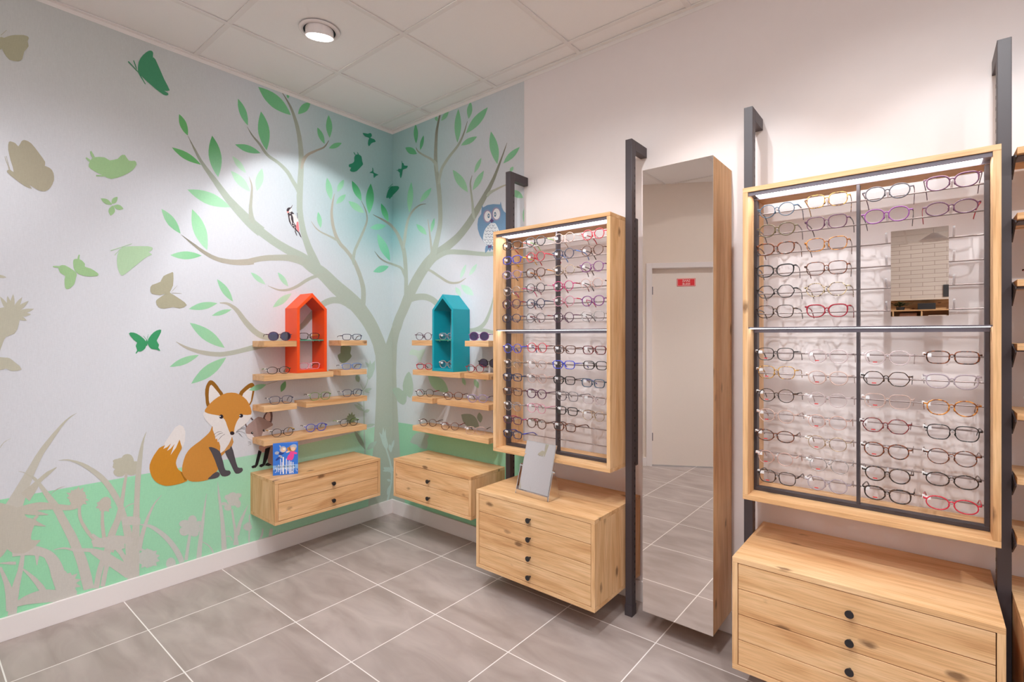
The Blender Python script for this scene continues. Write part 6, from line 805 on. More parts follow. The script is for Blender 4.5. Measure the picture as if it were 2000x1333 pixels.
SMALL_UP = [
  [(0, 1.352, 1.788, 'rectangular', 'black', 'coral'), (1, 1.509, 1.791, 'panto', 'black', 'lime green'), (2, 1.683, 1.787, 'round', 'clear beige', None), (3, 1.847, 1.785, 'round', 'red', None)],
  [(0, 1.352, 1.711, 'rectangular', 'blue', 'yellow'), (1, 1.509, 1.712, 'round', 'red', None), (2, 1.681, 1.71, 'round', 'navy', 'sky blue'), (3, 1.842, 1.711, 'round', 'brown', 'dark grey')],
  [(0, 1.352, 1.633, 'oval', 'lilac', 'dark grey'), (1, 1.509, 1.631, 'panto', 'brown', 'orange'), (2, 1.683, 1.63, 'round', 'gold metal', 'brown'), (3, 1.841, 1.633, 'round', 'purple', 'dark grey')],
  [(0, 1.352, 1.545, 'round', 'silver metal', 'magenta'), (1, 1.509, 1.552, 'round', 'dark grey', 'pink'), (2, 1.679, 1.552, 'round', 'magenta', 'deep red'), (3, 1.837, 1.554, 'round', 'rose gold', 'dark grey')],
  [(0, 1.349, 1.476, 'panto', 'plum', 'deep red'), (1, 1.509, 1.473, 'round', 'navy', None), (2, 1.683, 1.478, 'round', 'pink', 'red'), (3, 1.845, 1.472, 'panto', 'purple', 'magenta')],
  [(0, 1.349, 1.401, 'oval', 'navy', 'plum'), (1, 1.509, 1.399, 'round', 'grey', 'deep red'), (2, 1.681, 1.398, 'round', 'plum', None), (3, 1.845, 1.4, 'square', 'silver metal', 'dark grey')],
]
SMALL_LO = [
  [(0, 1.357, 1.24, 'round', 'blue', None), (1, 1.518, 1.246, 'round', 'red', 'brown'), (2, 1.687, 1.24, 'rectangular', 'brown', None), (3, 1.852, 1.24, 'rectangular', 'burgundy tortoise', None)],
  [(0, 1.357, 1.158, 'round', 'gold metal', None), (1, 1.518, 1.161, 'round', 'clear beige', None), (2, 1.681, 1.165, 'rectangular', 'blue', None), (3, 1.857, 1.168, 'rectangular', 'black', None)],
  [(0, 1.356, 1.087, 'rectangular', 'navy', None), (1, 1.518, 1.089, 'round', 'rose gold', None), (2, 1.684, 1.089, 'rectangular', 'black', 'grey'), (3, 1.846, 1.084, 'rectangular', 'teal blue', 'blue')],
  [(0, 1.357, 1.011, 'rectangular', 'brown', None), (1, 1.515, 1.01, 'panto', 'plum', None), (2, 1.702, 1.012, 'square', 'grey', None), (3, 1.852, 1.006, 'rectangular', 'clear crystal', None)],
  [(0, 1.357, 0.933, 'round', 'silver metal', None), (1, 1.515, 0.936, 'round', 'pink', None), (2, 1.699, 0.94, 'rectangular', 'black', 'white'), (3, 1.848, 0.931, 'round', 'gold metal', None)],
  [(0, 1.357, 0.859, 'rectangular', 'plum', 'magenta'), (1, 1.515, 0.857, 'panto', 'brown', None), (2, 1.687, 0.86, 'rectangular', 'brown tortoise', None)],
  [(0, 1.357, 0.783, 'rectangular', 'navy', 'blue')],
]
# ------------------------------------------------------------------ the room
H = 2.818
XR, YF = 6.6, -8.7
AO = Vector((.934, -2.984, 0)); AD = Vector((.8669, -.4985, 0)); AN = Vector((.4985, .8669, 0))   # angled wall with the door
def P2(s, n, z): return AO+AD*s+AN*n+Vector((0, 0, z))
structure(box('floor', -.1, XR+.1, YF-.1, .1, -.1, 0, FLOOR))
structure(box('ceiling', -.1, XR+.1, YF-.1, .1, H+.006, H+.1, CEILM))
structure(box('wall_left', -.1, 0, -2.60, .1, 0, H+.006, WALL))
structure(box('wall_back', 0, XR+.1, 0, .1, 0, H+.006, WALL))
bm = bmesh.new()
WY0, WY1, WZ0, WZ1 = -8.2, -.7, .35, 2.6
abox(bm, XR, XR+.1, YF, 0, 0, WZ0); abox(bm, XR, XR+.1, YF, 0, WZ1, H+.006); abox(bm, XR, XR+.1, YF, WY0, WZ0, WZ1); abox(bm, XR, XR+.1, WY1, 0, WZ0, WZ1)
structure(new_obj('wall_right', bm, WALL))
bm = bmesh.new()
for k in range(6):
    y = WY0+(WY1-WY0)*k/5; abox(bm, XR+.02, XR+.07, y-.03, y+.03, WZ0, WZ1)
abox(bm, XR+.02, XR+.07, WY0, WY1, WZ0, WZ0+.05); abox(bm, XR+.02, XR+.07, WY0, WY1, WZ1-.05, WZ1)
win = structure(new_obj('added_window_1', bm, STEELG))  # unseen window added to let in daylight as fill
bm = bmesh.new(); abox(bm, XR+.042, XR+.048, WY0, WY1, WZ0+.05, WZ1-.05); new_obj('glass_pane', bm, glassy('window_glass', (250, 252, 252), .15), win)
pl = bpy.data.lights.new('window_portal', 'AREA'); pl.shape = 'RECTANGLE'; pl.size = WY1-WY0; pl.size_y = WZ1-WZ0; pl.cycles.is_portal = True
po = bpy.data.objects.new('window_portal', pl); COL.objects.link(po); po.location = (XR-.01, (WY0+WY1)/2, (WZ0+WZ1)/2); po.rotation_euler = Vector((-1, 0, 0)).to_track_quat('-Z', 'Z').to_euler()
structure(box('wall_front', 2.2, XR, YF-.1, YF, 0, H+.006, brick_mat()))
# angled wall: a left piece, a lintel piece above the door and a right piece, one mesh
MA = Matrix(((AD.x, AN.x, 0, AO.x), (AD.y, AN.y, 0, AO.y), (0, 0, 1, 0), (0, 0, 0, 1)))
bm = bmesh.new()
abox(bm, -1.14, -.007, -.12, 0, 0, H+.006, M=MA); abox(bm, -.007, .86, -.12, 0, 1.983, H+.006, M=MA); abox(bm, .86, 1.46, -.12, 0, 0, H+.006, M=MA)
structure(new_obj('wall_entrance', bm, BEIGE))
bm = bmesh.new(); p = P2(1.46, 0, 0); abox(bm, p.x-.1, p.x, YF, p.y, 0, H+.006); structure(new_obj('wall_corridor', bm, BEIGE))
bm = bmesh.new()
for a in ((-.064, -.007, -.09, .012, 0, 2.033), (.86, .917, -.09, .012, 0, 2.033), (-.007, .86, -.09, .012, 1.983, 2.033)): abox(bm, *a, M=MA)
structure(new_obj('trim_1', bm, BASE, bevel=.002))
bm = bmesh.new(); abox(bm, -.005, .858, -.06, -.022, .012, 1.931, M=MA); abox(bm, -.005, .858, -.12, -.10, 1.90, 1.982, M=MA); door = new_obj('door_1', bm, DOORM); structure(door)
bm = bmesh.new(); cyl(bm, P2(.80, -.022, 1.0), P2(.80, .03, 1.0), .009); cyl(bm, P2(.80, .03, 1.0), P2(.68, .03, 1.0), .009); new_obj('door_handle', bm, CHROME, door)
bm = bmesh.new(); abox(bm, -.012, .004, -.03, -.018, 1.72, 1.80, M=MA); abox(bm, -.012, .004, -.03, -.018, .25, .33, M=MA); new_obj('hinge', bm, STEELG, door)
# sign
sg = thing('exit_sign', 'small red sign with white lettering on the beige door seen in the mirror', 'sign', P2(.324, -.0215, 1.80))
bm = bmesh.new(); abox(bm, .237, .412, -.0218, -.0190, 1.80, 1.877, 0, MA); bmesh.ops.transform(bm, matrix=rel(sg.location), verts=bm.verts[:]); new_obj('sign_plate', bm, RED, sg)
bm = bmesh.new()
for a in ((.242, .407, 1.804, 1.8065), (.242, .407, 1.8705, 1.873), (.242, .2445, 1.804, 1.873), (.4045, .407, 1.804, 1.873)): abox(bm, a[0], a[1], -.0189, -.0184, a[2], a[3], 0, MA)
bmesh.ops.transform(bm, matrix=rel(sg.location), verts=bm.verts[:]); new_obj('sign_border', bm, SIGNW, sg)
for tx, zz in (('SANS', 1.853), ('ISSUE', 1.822)):
    # wall faces AN; reading direction seen from the room is -AD
    o = P2(.3245, -.0185, zz)-sg.location
    M = Matrix(((-AD.x, 0, AN.x, o.x), (-AD.y, 0, AN.y, o.y), (0, 1, 0, o.z), (0, 0, 0, 1)))
    me = text_bm(tx, .032, M, .0004); me.materials.append(SIGNW); t = bpy.data.objects.new('lettering', me); COL.objects.link(t); t.parent = sg
# baseboards
bbh = .1
structure(box('baseboard_left', 0, .013, -2.44, 0, 0, bbh, BASE, bevel=.002))
structure(box('baseboard_back', .013, XR, -.013, 0, 0, bbh, BASE, bevel=.002))
bm = bmesh.new(); abox(bm, -1.07, -.064, 0, .013, 0, .085, M=MA); abox(bm, .917, 1.46, 0, .013, 0, .085, M=MA); structure(new_obj('baseboard_entrance', bm, BASE))
# suspended ceiling grid (tee bars) and wall angle
bm = bmesh.new()
x = .441
while x < XR: abox(bm, x-.012, x+.012, YF, 0, H-.0005, H+.004); x += .5905
y = -.128
while y > YF: abox(bm, 0, XR, y-.012, y+.012, H-.0002, H+.0042); y -= .5905
structure(new_obj('trim_2', bm, CEILG))
bm = bmesh.new(); abox(bm, 0, .022, -2.5, 0, H-.001, H+.0043); abox(bm, .022, XR, -.022, 0, H-.001, H+.0043); abox(bm, 0, .002, -2.5, 0, H-.02, H); abox(bm, .002, XR, -.002, 0, H-.02, H)
structure(new_obj('trim_3', bm, CEILG))

# ------------------------------------------------------------------ printed mural
def smooth(a, b, v): t = min(1, max(0, (v-a)/(b-a))); return t*t*(3-2*t)
def mixc(a, b, f): return tuple(p+(q-p)*f for p, q in zip(a, b))
def sky_print_shade(u, z):
    d = abs(u)
    c = (214, 215, 222)
    c = mixc(c, (203, 217, 220), smooth(.75, .15, d)*.8)
    t = math.exp(-(d/.42)**1.3)*smooth(1.7, 2.15, z)
    c = mixc(c, (118, 172, 174), .92*t)
    c = mixc(c, (178, 204, 204), smooth(1.9, 2.7, z)*smooth(1.2, .1, d)*.75)
    c = mixc(c, (196, 200, 196), smooth(2.0, 2.7, z)*smooth(.8, 1.6, d)*.7)  # unlit grey of the upper part, put into the mural colour
    return c
def green_print(u, z, w):
    if w == 'A': return mixc((150, 218, 172), (176, 220, 196), smooth(-1.9, -.9, u))
    return (152, 208, 174)
MBS = {}
for w in 'AB':
    b_ = bmesh.new(); MBS[w] = (b_, b_.loops.layers.float_color.new('print'))
def mface(w, pts, off, cols):
    mb, lay = MBS[w]
    vs = [mb.verts.new((off, u, z) if w == 'A' else (u, -off, z)) for u, z in pts]
    f = mb.faces.new(vs); f.normal_update()
    want = Vector((1, 0, 0)) if w == 'A' else Vector((0, -1, 0))
    for l, c in zip(f.loops, cols): l[lay] = lin(c)+(1,)
    if f.normal.dot(want) < 0: f.normal_flip()
def grid(w, u0, u1, z0, z1, step, off, fn):
    nu = max(1, round((u1-u0)/step)); nz = max(1, round((z1-z0)/step))
    for i in range(nu):
        for j in range(nz):
            a, b = u0+(u1-u0)*i/nu, u0+(u1-u0)*(i+1)/nu; c, d = z0+(z1-z0)*j/nz, z0+(z1-z0)*(j+1)/nz
            q = [(a, c), (b, c), (b, d), (a, d)]; mface(w, q, off, [fn(*p) for p in q])
grid('A', -2.44, 0, .1, H, .06, .0010, sky_print_shade)
grid('B', 0, 1.238, .1, H, .06, .0010, sky_print_shade)
for i, (w, l, ca, cb, fl) in enumerate(MURAL):
    pts = []; ts = []; k = 2 if ca == cb else 3; u = z = 0
    for j in range(0, len(fl), k):
        u += fl[j]; z += fl[j+1]; pts.append((u/10000, z/10000)); ts.append(fl[j+2]/20 if k == 3 else 0)
    off = .0012+i*4e-6
    rib = w in 'ab'; w = w.upper()
    if ca == -1: cs = [green_print(p[0], p[1], w) for p in pts]
    else: cs = [mixc(MURAL_PALETTE[ca], MURAL_PALETTE[cb], t) for t in ts]
    if not rib: mface(w, pts, off, cs); continue
    n = len(pts)
    for k in range(n//2-1):
        q = (k, k+1, n-2-k, n-1-k)
        P_ = [pts[j] for j in q]
        if abs(sum(P_[a][0]*P_[(a+1) % 4][1]-P_[(a+1) % 4][0]*P_[a][1] for a in range(4))) > 1e-8: mface(w, P_, off+(k % 2)*1.6e-6, [cs[j] for j in q])
for w, lab in (('A', 'woodland mural wallpaper with fox, woodpecker and butterflies on the left wall'), ('B', 'woodland mural wallpaper with the blue owl, right of the corner')):
    me = bpy.data.meshes.new('mural_wallpaper'); MBS[w][0].to_mesh(me); MBS[w][0].free(); me.materials.append(MURALM)
    mu = bpy.data.objects.new('mural_wallpaper', me); COL.objects.link(mu)
    mu['label'] = lab; mu['category'] = 'mural'; mu['group'] = 'printed mural sheets'

# ------------------------------------------------------------------ ceiling lamps
def downlight(x, y, aim, power, label, half=40, blend=.22):
    t = thing('ceiling_downlight', label, 'ceiling light', (x, y, H), 0, 'round recessed downlights')
    d = (Vector(aim)-Vector((x, y, H))).normalized(); c = Vector((x, y, H))
    def ring(bm):
        n = 36
        for r0, r1, z0, z1 in ((.076, .096, -.004, -.001),):
            vs = []
            for i in range(n):
                a = 2*math.pi*i/n; co, si = math.cos(a), math.sin(a)
                vs.append([bm.verts.new((x+r*co, y+r*si, H+z)) for r, z in ((r0, -.001), (r0, -.006), (r1-.004, -.005), (r1, 0))])
            for i in range(n):
                for j in range(3): bm.faces.new((vs[i][j], vs[i][j+1], vs[(i+1) % n][j+1], vs[(i+1) % n][j]))
    local(t, 'trim_ring', ring, BASE, smooth=True)
    local(t, 'recess_shade_disc', lambda bm: cyl(bm, (x, y, H-.0025), (x, y, H-.0015), .077, 32), BLACK)  # flat black disc stands in for the shade inside the lamp hole
    a, b = c+Vector((0, 0, -.004))-d*.02, c+d*.052
    e = (d+Vector((0, 0, -1.1))).normalized(); c = c-Vector((d.x, d.y, 0))*.012
    def head(bm):
        cyl(bm, c-e*.014, c+e*.030, .066, 40, .066); cyl(bm, c+e*.029, c+e*.032, .0675, 40, .0675)
    local(t, 'lamp_head', head, BASE, smooth=False)
    local(t, 'lamp_lens', lambda bm: cyl(bm, c+e*.0315, c+e*.0345, .060, 40), LAMP)
    L = bpy.data.lights.new('downlight_lamp', 'SPOT'); L.energy = power*.86; L.spot_size = R(half*2); L.spot_blend = blend; L.shadow_soft_size = .018; L.color = (.955, .985, 1)
    o = bpy.data.objects.new('downlight_lamp', L); COL.objects.link(o); o.location = c+e*.05; o.rotation_euler = d.to_track_quat('-Z', 'Y').to_euler()
    return t
PW = 40
downlight(.736, -1.002, (0, -.5, 1.25), PW, 'round white downlight in the ceiling tile nearest the mural corner', 40, .3)
downlight(1.38, -1.03, (1.50, 0, .8), PW*.8, 'round white downlight above the smaller display frame, just outside the photo', 35, .4)
downlight(2.35, -.90, (2.45, 0, .9), PW*.8, 'round white downlight above the tall mirror, outside the photo', 36, .4)
downlight(3.25, -.90, (3.2, 0, .9), PW*.75, 'round white downlight above the larger display frame, outside the photo', 36, .4)
downlight(.74, -2.25, (0, -2.5, 1.1), PW*.6, 'round white downlight near the left part of the mural, outside the photo', 38, .7)
for x, y, aim, p, hf, lab in ((1.55, -1.45, (.05, -.55, .75), 88, 40, 'round white downlight over the open floor, turned to the corner shelves'),
        (1.60, -2.05, (0, -1.75, .5), 48, 44, 'round white downlight over the open floor, turned to the left wall'),
        (2.35, -1.75, (1.75, 0, .6), 88, 42, 'round white downlight turned to the four-drawer cabinet'),
        (3.20, -1.80, (2.95, 0, .7), 88, 42, 'round white downlight turned to the larger display frame'),
        (4.20, -1.30, (4.0, 0, .8), 60, 45, 'round white downlight over the right-edge shelves'),
        (2.30, -2.45, (2.2, -2.0, 0), 60, 52, 'round white downlight before the camera, over the open floor'),
        (2.95, -3.30, (2.6, -2.9, 0), 60, 52, 'round white downlight behind the camera'),
        (4.30, -3.30, (4.2, -3.0, 0), 60, 52, 'round white downlight on the right behind the camera'),
        (2.05, -2.62, (1.15, -3.1, 1.1), 62, 46, 'added round white downlight to brighten the beige door'),  # unseen lamp, added to brighten the door in the tall mirror
        (4.20, -7.20, (3.1, -8.7, 1.5), 150, 50, 'added round white downlight to brighten the white brick wall')):  # unseen lamp, added to brighten the brick in the small mirror
    downlight(x, y, aim, p, lab, hf, .6)
# added fill lights: unseen glowing panels on the ceiling, for ambient light
for i, (px_, py_) in enumerate(((2.35, -2.35), (4.4, -2.2), (4.6, -4.3), (5.3, -5.6), (4.8, -7.2), (2.6, -3.9))):
    t = thing('fill_panel_light', ['added square fill-light panel nearest the display wall', 'added square fill-light panel on the right above the camera', 'added square fill-light panel in the middle of the shop', 'added square fill-light panel on the far right by the window', 'added square fill-light panel at the far right of the shop', 'added square fill-light panel beside the corridor wall'][i], 'ceiling light', (px_, py_, H), 0, 'added square fill-light panels')
    local(t, 'panel_frame', B(px_-.3, px_+.3, py_-.3, py_+.3, H-.012, H-.002), BASE)
    local(t, 'diffuser', B(px_-.28, px_+.28, py_-.28, py_+.28, H-.015, H-.0121), FILL_PANEL)

# ------------------------------------------------------------------ posts
def post(x0, w, label, holes=True):
    t = thing('display_post', label, 'shelf post', (x0+w/2, -.145, 0), 0, 'dark steel posts standing before the wall')
    def col(bm):
        abox(bm, x0, x0+w, -.165, -.125, .0, 2.225)
    local(t, 'upright', col, STEEL, bevel=.0015)
    local(t, 'wall_arm', B(x0, x0+w, -.125, -.001, 2.178, 2.225), STEEL, bevel=.0015)
    local(t, 'foot_cap', B(x0-.002, x0+w+.002, -.168, -.122, 0, .05), STEEL, bevel=.001)
    def slots(bm):
        z = .1
        while z < 2.10:
            abox(bm, x0+w-.0005, x0+w+.0006, -.136, -.131, z, z+.011); abox(bm, x0-.0006, x0+.0005, -.136, -.131, z, z+.011); z += .0355
    local(t, 'slot_row', slots, BLACK)
    return t
post(1.2345, .033, 'dark steel post at the left side of the smaller display frame, before the owl')
post(1.9675, .033, 'dark steel post between the four-drawer cabinet and the tall mirror')
post(2.4895, .033, 'dark steel post at the left side of the larger display frame')
post(3.2275, .033, 'dark steel post at the right side of the larger display frame, tallest in the photo')

# ------------------------------------------------------------------ cabinets
def cabinet(axis, u0, u1, dep, z0, z1, n, label, knob_u=None):
    """wall cabinet on wall B (axis x) or wall A (axis y); n stacked drawers"""
    T_ = .018
    def bx(a0, a1, d0, d1, q0, q1):
        return (a0, a1, -d1, -d0, q0, q1) if axis == 'x' else (d0, d1, a0, a1, q0, q1)
    base = ((u0+u1)/2, -dep/2, z0) if axis == 'x' else (dep/2, (u0+u1)/2, z0)
    t = thing('drawer_cabinet', label, 'cabinet', base, 0, 'oak drawer cabinets hung on the walls')
    m = AXM[axis]
    local(t, 'top_panel', B(*bx(u0, u1, .002, dep, z1-T_, z1)), m, bevel=.0008)
    local(t, 'bottom_panel', B(*bx(u0, u1, .002, dep, z0, z0+T_)), m, bevel=.0008)
    local(t, 'side_panel', B(*bx(u0, u0+T_, .002, dep, z0+T_+.0004, z1-T_-.0004)), WZ, bevel=.0008)
    local(t, 'side_panel', B(*bx(u1-T_, u1, .002, dep, z0+T_+.0004, z1-T_-.0004)), WZ, bevel=.0008)
    local(t, 'back_panel', B(*bx(u0+T_, u1-T_, .002, .012, z0+T_, z1-T_)), m)
    g = .0022; hh = (z1-z0-2*T_-g*(n+1))/n; ku = knob_u if knob_u is not None else (u0+u1)/2
    for i in range(n):
        a = z1-T_-g-i*(hh+g)-hh
        d = local(t, 'drawer', B(*bx(u0+T_+g, u1-T_-g, .03, dep-.0015, a, a+hh)), m, bevel=.0012)
        c = a+hh*.36; f = dep-.0015
        def kn(bm):
            p = (lambda v: (ku, -v, c)) if axis == 'x' else (lambda v: (v, ku, c))
            cyl(bm, p(f-.001), p(f+.016), .0042, 12); cyl(bm, p(f+.015), p(f+.023), .0105, 20, .0125)
        sub(d, t, 'knob', kn, KNOB, bevel=.0006)
    return t
cabinet('y', -1.017, -.327, .303, .265, .508, 2, 'two-drawer oak cabinet under the mural tree, left of the corner, carrying the blue booklet')
cabinet('x', .400, 1.092, .296, .275, .517, 2, 'two-drawer oak cabinet right of the corner, under the teal house')
cabinet('x', 1.273, 1.966, .4445, .125, .520, 4, 'four-drawer oak cabinet carrying the tilting mirror')
cabinet('x', 2.524, 3.224, .4445, .125, .522, 4, 'large four-drawer oak cabinet at the front right, under the larger display frame')
cabinet('x', 3.262, 3.962, .4445, .125, .520, 4, 'oak cabinet cut off by the right edge of the photo')

# ------------------------------------------------------------------ wall shelves
def shelf(axis, u0, u1, top, label, dep=.15, th=.034, grp='oak wall shelves in the mural corner'):
    a = (u0, u1, -dep, -.003, top-th, top) if axis == 'x' else (.003, dep, u0, u1, top-th, top)
    o = box('wall_shelf', *a, AXM[axis], bevel=.0012); o['label'] = label; o['category'] = 'shelf'; o['group'] = grp
    return o
ZS = (1.277, 1.082, .904, .711)
shelf('y', -1.006, -.813, ZS[0], 'short oak shelf left of the orange house, carrying sunglasses')
shelf('y', -.517, -.323, ZS[0], 'short oak shelf right of the orange house, topmost in its stack')
shelf('y', -1.006, -.572, ZS[1], 'oak shelf the orange house stands on')
shelf('y', -.519, -.325, ZS[1]+.002, 'short oak shelf low right of the orange house, second from its top')
shelf('y', -1.006, -.812, ZS[2], 'short oak shelf left of the third row, beside the fox ear')
shelf('y', -.753, -.322, ZS[2], 'longer oak shelf right of the third row, left of the trunk')
shelf('y', -1.006, -.325, ZS[3], 'long lowest oak shelf left of the trunk, above the blue booklet')
shelf('x', .404, .604, ZS[0], 'short oak shelf left of the teal house, topmost right of the trunk')
shelf('x', .899, 1.092, ZS[0], 'short oak shelf right of the teal house, carrying purple sunglasses')
shelf('x', .413, .857, ZS[1], 'oak shelf the teal house stands on')
shelf('x', .893, 1.092, ZS[1]+.002, 'short oak shelf right below the teal house, carrying dark sunglasses')
shelf('x', .406, .606, ZS[2], 'short oak shelf left in the third row, right of the trunk')
shelf('x', .653, 1.093, ZS[2]+.001, 'longer oak shelf right in the third row, right of the trunk')
shelf('x', .411, 1.093, ZS[3], 'long lowest oak shelf right of the trunk, above the two-drawer cabinet')
nth = ['topmost', 'second', 'third', 'fourth', 'fifth', 'sixth', 'lowest']
ZR = (1.868, 1.673, 1.475, 1.284, 1.077, .886, .708)
for i, z in enumerate(ZR):
    t = thing('bracket_shelf', nth[i]+' oak shelf on dark brackets at the right edge, '+('carrying eyeglasses' if i in (2, 3, 4, 6) else 'empty in view'), 'shelf', (3.7, -.11, z-.02), 0, 'oak shelves on dark brackets at the right edge')
    local(t, 'shelf_board', B(3.2665, 4.15, -.221, -.02, z-.02, z), WX, bevel=.001)
    for xx in (3.2625, 4.152):
        def br_(bm):
            vs = [bm.verts.new((xx+e, y, q)) for e in (0, .0035) for y, q in ((-.127, z-.001), (-.215, z-.021), (-.215, z-.027), (-.127, z-.075))]
            bm.faces.new(vs[:4]); bm.faces.new(vs[4:][::-1])
            for k in range(4): bm.faces.new((vs[k], vs[(k+1) % 4], vs[4+(k+1) % 4], vs[4+k]))
        local(t, 'bracket', br_, STEEL)
    local(t, 'under_profile', B(3.27, 4.14, -.2, -.13, z-.024, z-.0203), STEELG)

# ------------------------------------------------------------------ house niches
def house(axis, u0, u1, mat, label, dep=.15, flip=1):
    z0, ze, za = ZS[1]+.0006, 1.474, 1.569; th = .017; um = (u0+u1)/2
    base = (um, -dep/2, z0) if axis == 'x' else (dep/2, um, z0)
    t = thing('house_shelf_box', label, 'display box', base, 0, 'house-shaped wall boxes')
    O = [(u0, z0), (u1, z0), (u1, ze), (um, za), (u0, ze)]; s = th*1.05
    I = [(u0+th, z0+th), (u1-th, z0+th), (u1-th, ze-s*.35), (um, za-s*1.45), (u0+th, ze-s*.35)]
    def P(u, d, z): return (u, -d, z) if axis == 'x' else (d, u, z)
    def shell(bm):
        ring = []
        for d in (.003, dep): ring.append(([bm.verts.new(P(u, d, z)) for u, z in O], [bm.verts.new(P(u, d, z)) for u, z in I]))
        (o0, i0), (o1, i1) = ring
        for k in range(5):
            j = (k+1) % 5
            bm.faces.new((o0[k], o0[j], o1[j], o1[k])); bm.faces.new((i0[k], i0[j], i1[j], i1[k]))
            bm.faces.new((o1[k], o1[j], i1[j], i1[k])); bm.faces.new((o0[k], o0[j], i0[j], i0[k]))
    local(t, 'shell', shell, mat, bevel=.0008)
    zg = 1.283
    def gl(bm):
        a = (u0+th+.001, u1-th-.001, -dep+.012, -.01) if axis == 'x' else (.01, dep-.012, u0+th+.001, u1-th-.001)
        abox(bm, *a, zg-.006, zg, 0)
        e = (u0+th+.001, u1-th-.001, -dep+.0110, -dep+.0119) if axis == 'x' else (dep-.0119, dep-.011, u0+th+.001, u1-th-.001)
        abox(bm, *e, zg-.006, zg, 1)
    local(t, 'glass_shelf', gl, [SHELFG, GEDGE])
    for uu in (u0+th, u1-th):
        for dd in (.04, .11):
            q = 1 if uu == u0+th else -1
            local(t, 'shelf_clip', lambda bm: cyl(bm, P(uu, dd, zg-.010), P(uu+q*.012, dd, zg-.010), .004, 10), CHROME)
    return t
house('y', -.811, -.617, ORANGE, 'orange house-shaped display box left of the mural trunk')
house('x', .606, .798, TEAL, 'teal house-shaped display box right of the mural trunk')

# ------------------------------------------------------------------ tall mirror cabinet
t = thing('tall_mirror', 'tall narrow wall mirror with oak sides between two dark posts', 'mirror', (2.245, -.13, .1))
local(t, 'oak_body', B(2.0955, 2.3965, -.2495, -.004, .1, 2.0325), WZ, bevel=.001)
def mp(bm):
    abox(bm, 2.0955, 2.3965, -.2528, -.2497, .1, 2.0325, 0)
mirror_o = local(t, 'mirror_plate', mp, [MIRROR, EDGE])
for p in mirror_o.data.polygons:
    if abs(p.normal.y) < .5: p.material_index = 1

# ------------------------------------------------------------------ eyewear
SH = {  # a, b, exponent, rim, centre, kind
 'round': (.0245, .0225, 2.05, .0015, .0320, 'r'), 'panto': (.0250, .0215, 2.3, .0021, .0325, 'p'), 'square': (.0262, .0215, 3.2, .0016, .0335, 'p'),
 'rectangular': (.0262, .0175, 3.6, .0021, .0338, 'p'), 'cat-eye': (.0262, .0200, 2.5, .0021, .0335, 'c'), 'oval': (.0262, .0190, 2.1, .0019, .0335, 'r'),
 'hexagonal': (.0265, .0215, 2.4, .0017, .0335, 'h'), 'large round': (.0262, .0235, 2.05, .0021, .0330, 'r')}
def outline(sh, side, n=30, grow=0.):
    a, b, e, rim, cx, kd = SH[sh]; a += grow; b += grow; P = []
    for i in range(n):
        th = 2*math.pi*(i+.5)/n; c, s = math.cos(th), math.sin(th)
        if kd == 'h':
            th2 = (th % (math.pi/3))-math.pi/6; r = math.cos(math.pi/6)/math.cos(th2); r = r*.55+.45*(.96); x, z = a*1.05*c*r, b*1.1*s*r
        else:
            x = a*math.copysign(abs(c)**(2/e), c); z = b*math.copysign(abs(s)**(2/e), s)
        if kd == 'p' and z < 0: x *= 1-.13*(-z/b)
        if kd == 'c':
            if z > 0 and x > 0: z += .0045*(x/a)**2
            if z < 0: x *= 1-.12*(-z/b)
        P.append((side*(cx+x), z))
    return P, cx, a, b
CACHE = {}
def front_mesh(sh, mat):
    k = ('f', sh, mat)
    if k in CACHE: return CACHE[k]
    a, b, e, rim, cx, kd = SH[sh]; thin = 'metal' in mat or mat == 'rose gold'
    r = .0010 if thin else rim*.8; dp = .0011 if thin else .0018
    bm = bmesh.new()
    for side in (-1, 1):
        P, *_ = outline(sh, side, grow=r)
        secs = []
        for (x, z) in P:
            w = r*(1.35 if (kd == 'c' and z > .004) else 1.)
            secs.append([(-w, -dp), (w, -dp), (w, dp), (-w, dp)])
        sweep(bm, [(x, 0, z) for x, z in P], secs, True)
    g = cx-a-.0006; zb = b*.30
    sweep(bm, [(-g, 0, zb-.001), (-g*.55, -.0008, zb+.0028), (0, -.001, zb+.0038), (g*.55, -.0008, zb+.0028), (g, 0, zb-.001)], circ(r*1.25, dp*1.1, 6))
    zt = b*.42 if kd != 'c' else b*.75
    for s in (-1, 1):
        sweep(bm, [(s*(cx+a-.001), 0, zt), (s*.0645, 0, zt+.001), (s*.0675, .0015, zt+.001), (s*.0682, .006, zt+.0008)], [(-.0013, -.0024), (.0013, -.0024), (.0013, .0024), (-.0013, .0024)] if not thin else circ(.0013, .0013), up=(0, 0, 1))
        # nose pads
        sweep(bm, [(s*(g+.0005), .0025, -b*.05), (s*(g-.001), .006, -b*.22), (s*(g+.001), .006, -b*.5)], circ(.0011, .002, 6), up=(1, 0, 0))
    bmesh.ops.translate(bm, vec=(0, 0, b+.003), verts=bm.verts[:])
    me = bpy.data.meshes.new('frame_front'); bmesh.ops.recalc_face_normals(bm, faces=bm.faces); bm.to_mesh(me); bm.free(); me.materials.append(GM[mat]); CACHE[k] = me; return me
